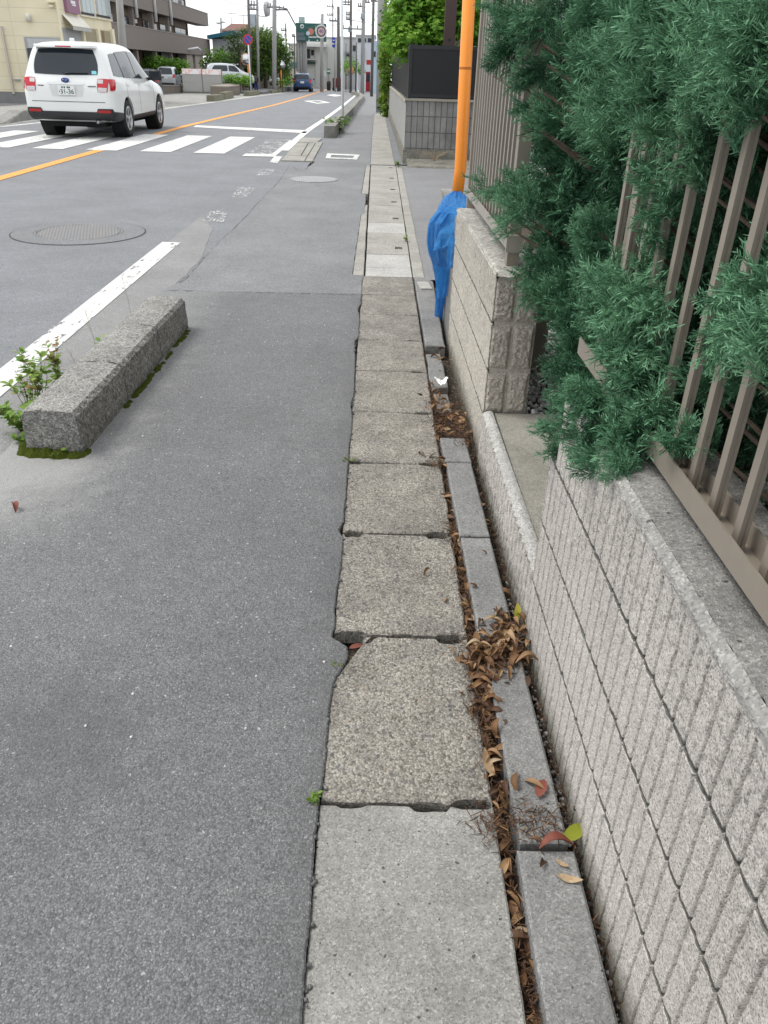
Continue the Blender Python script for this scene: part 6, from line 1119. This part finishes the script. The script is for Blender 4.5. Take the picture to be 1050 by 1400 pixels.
# parked scooter at the very edge
sp = G(1.5, 134); t = thing('scooter', 'white and black scooter cut off by the left edge of the photo', 'scooter', (sp.x-.9, sp.y, sp.z), R(90))
for y in (-.6, .62): b = MB(); b.lathe([(.15, .05), (.24, .06), (.27, 0), (.24, -.06), (.15, -.05)], 24, (0, y, .27), 'x', False); w_ = b.build('wheel', M_tyre, t, True); b = MB(); b.lathe([(.15, .03), (.001, .035)], 16, (0, y, .27), 'x', False); b.lathe([(.15, -.03), (.001, -.035)], 16, (0, y, .27), 'x', False); b.build('rim', M_alloy, w_)
b = MB(); b.prism([(-.13, -.85), (.13, -.85), (.16, -.2), (-.16, -.2)], .42, .72, .05); b.prism([(-.14, -.2), (.14, -.2), (.14, .35), (-.14, .35)], .27, .36, .02); b.build('body', M_cwhite, t, True); b = MB(); b.hull([(-.18, .36, .3), (.18, .36, .3), (.14, .5, .3), (-.14, .5, .3), (-.16, .22, .95), (.16, .22, .95), (.12, .34, .95), (-.12, .34, .95)]); b.build('leg_shield', M_cwhite, t); b = MB(); b.prism([(-.13, -.82), (.13, -.82), (.12, -.1), (-.12, -.1)], .722, .80, .03); b.build('seat', M_trimb, t); b = MB(); b.tube([(-.32, .18, 1.0), (0, .25, 1.02), (.32, .18, 1.0)], .018, 8); b.tube([(0, .62, .27), (0, .3, 1.0)], .025, 8); b.build('handlebar', M_trimb, t)
for s in (-1, 1): b = MB(); b.tube([(s*.25, .2, 1.0), (s*.3, .2, 1.22)], .008, 6); b.lathe([(.06, .01), (.06, -.01), (.001, -.012)], 14, (s*.3, .2, 1.26), 'y', False); b.build('mirror', M_trimb, t)
# ------------------------------------------------------------------ brown apartment block
AX = -20.0; A0, A1, A2 = PX(150, 60, AX).y, PX(287, 60, AX).y, PX(273, 60, AX).y; az = zg(90); M_apt = plain('taupe_render', (.225, .195, .175), .85, .06, 1.2, .2, 0, 12, .01); M_aptd = plain('brown_siding', (.13, .085, .06), .8, .25, 3); M_dpipe = plain('white_downpipe', (.75, .75, .77), .5, .05)
t = thing('apartment_block', 'taupe apartment block with ribbon balconies and white downpipes', 'building', (AX, A0, az)); LA, LB = A1-A0, A2-A0
def zx(px, py): return PX(px, py, AX).z-az
z1a, z1b, z2a, z2b = zx(287, 75)-.1, zx(287, 55), zx(287, 36.5), zx(287, 20); L3 = z2b+3.0
b = MB(); b.box((-9, 0, -.5), (-1.4, LB, L3+1)); b.build('back_wall', M_aptd, t)
for (za, zb) in ((z1a, z1b), (z2a, z2b), (L3-.3, L3+1)):
    b = MB(); b.box((-.15, -2, za), (0, LA, zb)); b.box((-1.4, LA-.15, za), (-.151, LA, zb)); b.box((-1.4, -2, za), (-.151, LA-.151, za+.18)); b.build('balcony_parapet', M_apt, t)
    b = MB(); b.box((-.19, -2, zb+.002), (.03, LA+.02, zb+.07)); b.build('parapet_cap', plain('taupe_cap', (.29, .26, .24), .8), t)
for px in (168, 189, 214.5, 235.5):
    yy = PX(px, 55, AX).y-A0; b = MB(); b.box((-.5, yy-.25, z1b+.073), (-.16, yy+.25, z2a)); b.build('column', M_apt, t); b = MB(); b.box((-.5, yy-.22, -.4), (-.16, yy+.22, z1a)); b.build('column', M_apt, t); b = MB(); b.tube([(.12, yy, z2a-.7), (.12, yy, L3+.8)], .13, 10); b.build('downpipe', M_dpipe, t, True)
b = MB(); b.box((-9, LB, -.5), (-1.2, LB+.25, L3+1)); b.build('end_wall', M_apt, t)
for lv, (za, zb) in enumerate(((z1b, z2a), (z2b, L3-.3))):
    for i, (pa_, pb_) in enumerate([(153, 167), (170, 187), (191, 212), (217, 233), (238, 254), (257, 272)]):
        y0, y1 = PX(pa_, 50, AX).y-A0, PX(pb_, 50, AX).y-A0; zc = za+(zb-za)*.62; b = MB(); b.box((-1.398, y0+.2, za-.6), (-1.34, y1-.2, zc)); w_ = b.build('window', plain('window_brown', (.09, .05, .03), .6, .2, 4), t); b = MB(); b.box((-1.338, y0+.35, za-.5), (-1.325, (y0+y1)/2-.05, zc-.1)); b.box((-1.338, (y0+y1)/2+.05, za-.5), (-1.325, y1-.35, zc-.1)); b.build('pane', M_cglass, w_)
        b = MB(); b.box((-1.398, y0, zc+.02), (-1.3, y1, zb)); b.build('siding_band', plain('tan_siding', (.24, .18, .14), .8, .2, 5), t)
        if (i+lv) % 3: continue
        b = MB(); b.prism([(-.75, y0+.3), (-.4, y0+.3), (-.4, y0+1.3), (-.75, y0+1.3)], za-.1, za+.55, .03); b.build('air_conditioner', plain('ac_white', (.42, .42, .42), .5), t)
for i, (pa_, pb_) in enumerate([(153, 187), (191, 212), (217, 233)]):
    y0, y1 = PX(pa_, 80, AX).y-A0, PX(pb_, 80, AX).y-A0; b = MB(); b.box((-1.398, y0+.1, 0), (-1.33, y1-.1, z1a-.1)); w_ = b.build('ground_window', M_dkglass, t); b = MB(); b.box((-1.328, y0+.3, .3), (-1.31, y1-.3, z1a-.5)); b.build('pane', M_cglass, w_)
y0, y1 = PX(239, 90, AX).y-A0, PX(258, 90, AX).y-A0; b = MB(); b.box((-1.398, y0, -.3), (-1.2, y1, z1a)); b.build('entrance', plain('entrance_dark', (.03, .028, .028), .4), t)
for pa_, pb_ in ((259, 267), (270, 281)): y0, y1 = PX(pa_, 90, AX).y-A0, PX(pb_, 90, AX).y-A0; b = MB(); b.box((-1.1, y0, -.4), (-.2, y1, z1a)); b.build('entrance_pier', plain('pale_taupe', (.33, .29, .25), .8), t)
yy = PX(261, 67, AX).y-A0; b = MB(); b.tube([(.0, yy-1.6, zx(261, 68)), (.8, yy-.4, zx(261, 65)), (.9, yy+.5, zx(261, 68))], .09, 8); b.build('entrance_lamp', M_dpipe, t, True)
# ------------------------------------------------------------------ houses beyond
t = thing('house', 'low pale house with a blue edged roof behind the parking lot', 'house', (0, 0, 0)); Yh = 104
def bxp(pxa, pya, pxb, pyb, Y, dep, name, mat, par): a, c = PY(pxa, pyb, Y), PY(pxb, pya, Y); b = MB(); b.box((a.x, Y, a.z), (c.x, Y+dep, c.z)); return b.build(name, mat, par)
bxp(295, 54, 326, 122, Yh, 10, 'wall', plain('pale_siding', (.42, .43, .45), .7, .06, 2), t); a, c = PY(285.5, 52, Yh), PY(322, 42, Yh); e = PY(322, 45, Yh); b = MB(); q = [(a.x, Yh-1, a.z-.1), (c.x, Yh-1, c.z-.4), (c.x, Yh+9, c.z-.4), (a.x, Yh+9, a.z-.1), (a.x, Yh-1, a.z+.25), (c.x, Yh-1, c.z), (c.x, Yh+9, c.z), (a.x, Yh+9, a.z+.25)]; b.hull(q); b.build('roof', plain('blue_fascia', (.03, .16, .24), .5), t)
w_ = bxp(314, 66, 319, 72, Yh-.03, .028, 'window', M_trimb, t); bxp(315, 67, 318, 71, Yh-.06, .028, 'pane', M_glass, w_)
t = thing('house', 'distant house with a red-brown hipped roof', 'house', (0, 0, 0)); Yh = 118; bxp(306, 40, 340, 126, Yh, 9, 'wall', plain('grey_house', (.4, .38, .36), .8), t); a, c = PY(303.5, 42, Yh), PY(343, 42, Yh); tz = PY(311, 30.5, Yh).z; xa, xc = PY(311, 30, Yh).x, PY(336, 30, Yh).x
b = MB(); b.hull([(a.x, Yh-.6, a.z), (c.x, Yh-.6, a.z), (c.x, Yh+10, a.z), (a.x, Yh+10, a.z), (xa, Yh+3, tz), (xc, Yh+3, tz), (xc, Yh+6, tz), (xa, Yh+6, tz)]); b.build('roof', plain('red_roof', (.16, .07, .05), .7, .15, 2), t)
for px, pt_ in ((316.5, 17), (333, 20)): p = PY(px, 31, Yh+4); tp = PY(px, pt_, Yh+4).z; b = MB(); b.tube([(p.x, p.y, p.z-.3), (p.x, p.y, tp)], .035, 5); b.tube([(p.x-.6, p.y, tp-.1), (p.x+.7, p.y, tp-.1)], .03, 5); [b.tube([(p.x+q, p.y-.4, tp-.1), (p.x+q, p.y+.4, tp-.1)], .02, 4) for q in (-.5, -.2, .1, .4, .6)]; b.build('aerial', M_pdark, t)
tree('tree', 'layered garden pine left of the no parking sign', tuple(PY(327, 90, 80).xy)+(zg(80),), 4.0, pc([(px+random.uniform(-2, 2), py+random.uniform(-2, 2), random.uniform(78, 82), .75, 130) for (px, py) in [(316, 48), (324, 46), (332, 43), (320, 56), (330, 52), (338, 50), (314, 66), (322, 66), (330, 64), (337, 66), (318, 76), (326, 76), (334, 76), (323, 86), (331, 86)]]), .2, M_pine, 1.1, SIMP, .16, droop=.3, flat=(1.2, 1, .55))
tree('tree', 'dark bushy evergreen between the two grey utility poles', tuple(PY(362, 90, 84).xy)+(zg(84),), 4.5, pc([(px+random.uniform(-2, 2), py+random.uniform(-2, 2), random.uniform(82, 88), .9, 150) for px in range(342, 376, 5) for py in range(44+abs(px-355)//3, 104, 7)]), .22, M_dark, 1.0, SIMP, .2)
tree('tree', 'lighter evergreen sloping down right of the thick utility pole', tuple(PY(384, 90, 88).xy)+(zg(88),), 3.8, pc([(px+random.uniform(-2, 2), py+random.uniform(-2, 2), random.uniform(86, 92), .85, 140) for px in range(372, 397, 5) for py in range(50+max(0, int((px-378)*1.35)), 104, 7)]), .22, M_dark, 1.0, SIMP, .2)
bush('bright shrubs below the pale house', [(px, py, 88, 1.0, 110) for px in range(286, 320, 6) for py in (76+abs(px-296)//3, 86, 95)], .26, M_hedge, 'shrub', 'shrub')
bush('dark green shrubs behind the parked cars', [(px, py, 84, .9, 110) for px in range(286, 344, 6) for py in (88, 96)], .24, M_dark, 'shrub', 'shrub')
# ------------------------------------------------------------------ far street: buildings at the bend
def bld(lab, Y, pxa, pxb, pyt, dep, mat, wins=(), extra=(), name='building', cat='building', roof=True):
    t = thing(name, lab, cat, (0, 0, 0)); a, c = PY(pxa, 100, Y), PY(pxb, pyt, Y); z0 = zg(Y)-.3; b = MB(); b.box((a.x, Y, z0), (c.x, Y+dep, c.z)); b.build('wall', mat, t)
    if roof: b = MB(); b.box((a.x-.1, Y-.1, c.z+.003), (c.x+.1, Y+dep, c.z+.2)); b.build('roof_edge', plain('roof_edge_grey', (.4, .4, .4), .7), t)
    for (x0, y0, x1, y1) in wins: w_ = bxp(x0, y0, x1, y1, Y-.05, .048, 'window', M_shut, t); bxp(x0+.4, y0+.4, x1-.4, y1-.4, Y-.08, .028, 'pane', M_cglass, w_)
    for (x0, y0, x1, y1, nm, m, o) in extra: bxp(x0, y0, x1, y1, Y-o, o-.003, nm, m, t)
    return t
M_wbl = plain('white_render', (.62, .62, .59), .8, .06, .5); M_gbl = plain('grey_render', (.48, .48, .48), .8, .08, .5); M_crb = plain('pale_cream_render', (.60, .58, .49), .8, .05, .5)
bld('large pale building at the bend behind the green billboard', 125, 412, 461, 53, 14, M_wbl, [(418, 67, 424, 80), (425, 68, 430, 76)], [(418, 60.5, 446, 63.5, 'canopy', M_wbl, 1.6), (419, 85, 431, 87.2, 'awning', plain('dark_green', (.02, .07, .05), .6), .6), (417.5, 80.5, 432, 82, 'balcony', M_gbl, .9), (430, 64, 431, 114, 'drain_pipe', M_gbl, .12), (447, 70, 448, 112, 'drain_pipe', M_gbl, .12)])
bld('pale narrow house left of the grouped sign poles', 118, 396, 411, 62, 10, M_crb, [(399, 70, 403, 76), (405, 78, 409, 84)], [(397.5, 85, 405, 92.5, 'teal_panel', plain('teal_sign', (.10, .22, .2), .6), .2)])
bld('grey house with dark upper windows right of the slim white pole', 122, 464, 491, 53, 9, M_gbl, [(467.5, 74, 470, 79), (472, 74, 478, 78), (482, 62, 488, 70)], [(471, 70.5, 479, 72, 'window_hood', M_shut, .4), (470, 82, 488, 83, 'ledge', M_gbl, .4)])
bld('white house with a dark window band beside the red sign', 112, 487, 513, 50.5, 9, plain('cool_white', (.6, .62, .66), .8, .06, .5), [(489, 52, 494, 58), (496, 52, 501, 58), (502.5, 52, 508, 58)], [(494, 66, 500, 84, 'grey_panel', M_gbl, .1)])
bld('pale blue house wall behind the nearest utility pole', 96, 508, 520, 56, 9, plain('pale_blue', (.42, .55, .62), .8, .06, .5), [(510, 70, 514, 78)], roof=False)
bld('distant grey block beyond the left trees', 150, 376, 398, 74, 10, M_gbl, [(380, 77, 384, 82), (388, 77, 392, 82)])
p = PY(503, 115, 104); t = thing('vending_machine', 'red vending machine beyond the end of the footway', 'vending machine', (p.x, 104, zg(104))); w_ = (PY(506, 100, 104).x-PY(500, 100, 104).x)/2; hz = PY(503, 98, 104).z-zg(104); b = MB(); b.prism([(-w_, 0), (w_, 0), (w_, .8), (-w_, .8)], 0, hz, .04); b.build('cabinet', plain('vending_red', (.5, .02, .03), .4), t); b = MB(); b.box((-w_*.8, -.03, hz*.5), (w_*.8, -.003, hz*.92)); b.build('display', M_cglass, t)
def board(name, lab, cat, Y, pxa, pya, pxb, pyb, mat, pole_px=None, th=.25, polemat=None, pr=.09, foot=True):
    a, c = PY(pxa, pyb, Y), PY(pxb, pya, Y); z0 = zg(Y); ppx = pole_px or [(pxa+pxb)/2]; t = thing(name, lab, cat, (0, 0, 0)); b = MB(); b.box((a.x, Y-th/2, a.z), (c.x, Y+th/2, c.z)); b.build('panel', mat, t)
    for q in ppx: x = PY(q, (pya+pyb)/2, Y).x; b = MB(); b.tube([(x, Y+th/2+pr+.01, z0), (x, Y+th/2+pr+.01, c.z)], pr, 8); b.build('pole', polemat or M_pole, t, True)
    return t
M_bbg = plain('billboard_green', (.02, .12, .105), .5, .1, .5)
t = board('billboard', 'large dark green roadside billboard with a red disc and pale triangle', 'billboard', 100, 405, 32.5, 446, 56, M_bbg, (407, 410.5, 414, 417), .4, None, .14)
def bmark(px, py, r, nm, mat, Y=99.75): p = PY(px, py, Y); q = PY(px+r, py, Y); b = MB(); b.lathe([(q.x-p.x, 0), (q.x-p.x, -.02), (.001, -.021)], 24, tuple(p), 'y', False); return b.build(nm, mat, t)
bmark(425, 43.3, 4, 'red_disc', plain('coral_paint', (.62, .2, .16), .5)); bmark(421, 45.6, 2.6, 'pale_disc', plain('pale_aqua', (.5, .65, .68), .5), 99.72); bmark(413, 36, 2.6, 'white_ring', M_plate); bmark(413.2, 36, 1.2, 'ring_centre', M_bbg, 99.72)
b = MB(); b.face(*[tuple(PY(x, y, 99.74)) for x, y in ((430, 42.5), (433.6, 42.5), (432, 34))]); b.build('pale_triangle', plain('pale_green_paint', (.45, .58, .32), .5), t, rec=False)
b = MB()
for q in range(9): x = 422+q*1.75; b.face(*[tuple(PY(xx, yy, 99.74)) for xx, yy in ((x, 52), (x+1.2, 51.8), (x+1.3, 49.2+.3*(q % 3)), (x+.1, 49.4))])
for x in (421.5, 433): b.face(*[tuple(PY(xx, yy, 99.74)) for xx, yy in ((x, 56), (x+2, 56), (x+2, 54.3), (x, 54.3))])
b.build('white_lettering', M_plate, t, rec=False)
for (x0, x1, y0, y1) in ((405.5, 416, 44.5, 49), (406.5, 417.5, 50, 55)): bxp(x0, y0, x1, y1, 99.7, .06, 'side_panel', plain('bb_side', (.12, .17, .18), .6), t)
board('sign_board', 'small square sign standing above the green billboard', 'sign board', 100, 408.5, 23, 416.5, 31.5, plain('pale_teal_sign', (.4, .52, .5), .6, .3, 2), (415,), .3)
t = board('sign_board', 'two blue signs on a pole before the pale building', 'sign board', 96, 454, 51.5, 458.5, 58.5, plain('sign_blue2', (.02, .06, .4), .5), (457.5,), .12); bxp(454, 61, 458.5, 63.5, 95.9, .08, 'lower_panel', plain('sign_blue2', (.02, .06, .4)), t); b = MB(); p0 = [tuple(PY(x, y, 95.9)) for x, y in ((454.3, 63.6), (458.2, 63.6), (456.3, 66))]; b.face(*p0); b.build('arrow_tip', plain('sign_blue2', (.02, .06, .4)), t, rec=False); bxp(455, 54.3, 457.6, 55.6, 95.85, .06, 'white_mark', M_plate, t)
t = board('sign_board', 'small green and white sign over a dark bin at the bend', 'sign board', 104, 447, 94, 451.5, 101, plain('green_sign', (.02, .2, .12), .5), (449.3,), .12); bxp(447.4, 96, 451.1, 98.5, 103.88, .05, 'white_band', M_plate, t); bxp(443, 97, 446, 104.5, 104, .12, 'white_notice', M_plate, t)
board('sign_board', 'red shop sign above the red vending machine', 'sign board', 104, 501, 82, 508, 88.5, plain('shop_red', (.55, .05, .05), .5), (508.2,), .2)
board('sign_board', 'grey vertical sign with faint characters between two left poles', 'sign board', 92, 342.5, 19.5, 348.5, 37.5, plain('pale_grey_sign', (.5, .55, .6), .6, .25, 3), (348.8,), .15, M_pdark)
# bin, barrier, shrine like post
p = PY(449.4, 113, 103); t = thing('bin', 'dark bin under the small green sign', 'bin', (p.x, 103, zg(103))); b = MB(); b.lathe([(.22, 0), (.26, .8), (.2, .95), (.001, 1.0)], 14); b.build('bin_body', M_trimb, t); b = MB(); b.lathe([(.27, .78), (.27, .82)], 14, ends=False); b.build('rim', M_pdark, t)
p = PY(459, 110, 100); t = thing('cart', 'rust red cart at the roadside behind the slim white pole', 'cart', (p.x, 100, zg(100))); b = MB(); b.prism([(-.35, 0), (.55, 0), (.55, .8), (-.35, .8)], .35, 1.3, .05); b.build('box', plain('rust_red', (.2, .04, .035), .7), t)
for q in (-.2, .4): b = MB(); b.lathe([(.2, -.02), (.2, .02)], 14, (q, -.03, .2), 'y'); b.build('wheel', M_tyre, t)
wall_px('wall', 'pale garden wall with dark panels at the outside of the bend', 'wall', [(470, 117.5), (493, 121)], (101, 102), .2, plain('pale_panel', (.33, .33, .31), .8, .5, 2.5), M_bcap)
bush('green bush above the garden wall at the bend', [(473, 90, 101, 1.0, 150), (479, 88, 102, 1.1, 150), (486, 92, 101, 1.0, 150), (491, 96, 101, .8, 120), (476, 95, 101, .9, 130)], .22, M_hedge)
p = PY(480, 100, 97); t = thing('lantern', 'small orange and white post lantern on the garden wall', 'lantern', (p.x, 97, zg(97))); b = MB(); zz = PY(480, 101, 97).z-zg(97); b.tube([(0, 0, 0), (0, 0, zz)], .12, 8); b.build('post', M_pole, t); b = MB(); b.lathe([(.2, zz), (.28, zz+.2), (.26, zz+.55), (.1, zz+.75), (.08, zz+1.05), (.001, zz+1.1)], 12); b.build('lamp', plain('lantern_orange', (.55, .25, .12), .6), t, True)
# ------------------------------------------------------------------ utility poles and wires
def upole(lab, px0, px1, Y, r, mat, top=None, arms=(), boxes=(), rungs=(), name='utility_pole', cat='utility pole'):
    x = PY(px1, 95, Y).x; zt = PY(px0, top, Y).z if top is not None else PY(px0, -40, Y).z; xt = PY(px0, top or -40, Y).x; z0 = zg(Y); t = thing(name, lab, cat, (x, Y, z0), 0, 'utility poles along the street')
    b = MB(); b.tube([(0, 0, 0), ((xt-x)/2, 0, (zt-z0)/2), (xt-x, 0, zt-z0)], [r, r*.9, r*.75], 10); b.build('shaft', mat, t, True); at = lambda z: (xt-x)*(z-z0)/(zt-z0)
    for (py, pa_, pb_) in arms:
        z = PY(px0, py, Y).z; a, c = PY(pa_, py, Y).x-x, PY(pb_, py, Y).x-x; b = MB(); b.tube([(a, -.02, z-z0), (c, -.02, z-z0)], .06, 6); b.build('cross_arm', M_pdark, t)
        for q in range(3): b = MB(); xx = a+(c-a)*(q+.3)/3.2; b.lathe([(.03, 0), (.07, .05), (.05, .12), (.07, .17), (.03, .25)], 8, (xx, -.02, z-z0+.05)); b.build('insulator', M_pole, t)
    for (pa_, ya, pb_, yb) in boxes: a, c = PY(pa_, yb, Y), PY(pb_, ya, Y); rr = (c.x-a.x)/2; b = MB(); b.lathe([(rr*.9, a.z-z0), (rr, a.z-z0+.08), (rr, c.z-z0-.1), (rr*.6, c.z-z0), (rr*.2, c.z-z0+.05)], 14, ((a.x+c.x)/2-x, -r-.05, 0)); b.build('transformer', plain('transformer_grey', (.3, .34, .36), .6), t, True)
    return t
upole('dark brown utility pole just behind the no parking sign', 338.5, 341, 72, .12, M_pdark, None, [(6.5, 339, 351), (12.5, 338, 351)])
up = upole('slim grey utility pole carrying the globe street lamp', 351, 352, 80, .13, M_pole, None, [])
p = PY(365, 12, 80); b = MB(); x0 = p.x-up.location.x; zz = p.z-up.location.z; b.tube([(0, 0, PY(351, 20, 80).z-up.location.z), (x0*.4, 0, PY(356, 22, 80).z-up.location.z), (x0, 0, PY(365, 22.5, 80).z-up.location.z), (x0, 0, zz-.3)], .035, 6); b.build('lamp_bracket', M_pdark, up, True); b = MB(); b.lathe([(.08, -.55), (.22, -.5), (.3, -.1), (.3, .25), (.2, .5), (.06, .6)], 16, (x0, 0, zz)); b.build('lamp_globe', plain('lamp_globe', (.5, .52, .52), .3, .1), up, True)
up = upole('thick pale concrete utility pole left of the green billboard', 375.5, 373.5, 78, .21, M_pole, None, [(10, 365, 378), (13, 375, 393)])
b = MB(); q = [PY(px, py, 78)-up.location for px, py in ((376, 9), (392, 12), (405, 36), (406, 60), (406, 98))]; b.tube([tuple(v_) for v_ in q], .06, 6); b.build('guy_pipe', M_pdark, up)
upole('dark steel pole left of the billboard, with a long bracket', 390.5, 392, 105, .1, M_pdark, 32, [(42, 384, 392)])
upole('thin dark pole between the trees and the billboard', 402.5, 402.5, 105, .09, M_pdark, 49, [(50, 399, 404)])
t = upole('grey pole holding the round speed limit sign', 440.5, 439.5, 92, .2, M_pole, 19, [])
sp = PY(439.2, 43, 91.6)-t.location; b = MB(); b.lathe([(.46, 0), (.46, -.02), (.001, -.021)], 28, tuple(sp), 'y', False); s2 = b.build('speed_sign', plain('sign_dark', (.05, .06, .07), .6), t); b = MB(); b.lathe([(.35, -.024), (.35, -.03), (.001, -.031)], 28, tuple(sp), 'y', False); b.build('sign_face', plain('faded_sign_face', (.62, .42, .42), .5), s2); b = MB(); b.lathe([(.6, .012), (.6, .004), (.001, .003)], 28, tuple(sp), 'y', False); b.build('backing_plate', M_plate, s2); text('speed_number', '40', .46, plain('number_blue', (.03, .05, .2), .5), s2, (sp.x, sp.y-.035, sp.z))
upole('far pole with two crossarms right of the billboard', 455, 455, 130, .09, M_pdark, None, [(9.5, 447, 457), (21, 447, 456), (28, 450, 462)])
upole('dark pole just left of the slim white pole', 462.5, 463, 98, .2, M_pdark, 9, [(6, 467, 480), (29, 450, 462)])
upole('pole with a small box and square bracket, second right of the white pole', 480, 479.5, 90, .14, M_pdark, None, [(20.5, 473, 480), (27, 473, 480), (3, 467, 480)], [(476, 36, 481.5, 44)])
upole('thick grey utility pole with a transformer near the ivy', 498, 495.5, 84, .2, M_pole, None, [(9, 489, 498), (40, 467, 497), (3, 497, 506)], [(493, 17.5, 498.5, 27)])
upole('dark leaning utility pole just left of the ivy', 511.5, 508.5, 74, .13, M_pdark, None, [(1.5, 507, 516)])
upole('dark thick pole rising behind the ivy covered one', 526, 523, 46, .19, M_pdark, None, [])
upole('far pole with a crossarm above the blue edged roof', 302, 302.5, 140, .14, M_pdark, 24, [(32.5, 296, 302), (31, 302, 308)])
upole('distant slim pole between the grey houses', 473, 473, 118, .08, M_pdark, 59, [])
upole('distant dark post beside the bush at the bend', 487.5, 486.5, 100, .09, M_pdark, 58, [])
upole('thick grey utility pole in front of the taupe apartment block', 160, 168.5, 46, .21, M_pole, None, [])
wires = [((288, -8, 60), (376, 9, 78)), ((300, 33, 140), (200, 38, 160)), ((376, 10, 78), (455, -6, 60)), ((376, 14, 78), (462, 10, 98)), ((405, 36, 80), (498, 22, 84)), ((440, 20, 92), (480, 4, 90)), ((462, 12, 98), (498, 10, 84)), ((462, 16, 98), (511, 30, 74)), ((498, 9, 84), (526, -20, 46)), ((480, 8, 90), (530, 12, 60)), ((440, 26, 92), (375, 20, 78)), ((455, 10, 130), (498, 30, 84)), ((498, 40, 84), (526, 0, 46)), ((339, 8, 72), (375, 6, 78)), ((390, 40, 105), (440, 30, 92)), ((351, 3, 80), (376, -2, 78))]
wl_ = ['upper', 'lower', 'left', 'right', 'middle', 'thin', 'long', 'short']
for i, (a, c) in enumerate(wires):
    A_, C2 = PY(*a), PY(*c); b = MB(); b.tube([A_.lerp(C2, q/10)+Vector((0, 0, -4*.35*(q/10)*(1-q/10))) for q in range(11)], .014, 5); tag(b.build('overhead_wire', M_pdark), 'thin dark overhead wire strung across the white sky', 'wire', 'overhead wires')
bpy.context.view_layer.update()
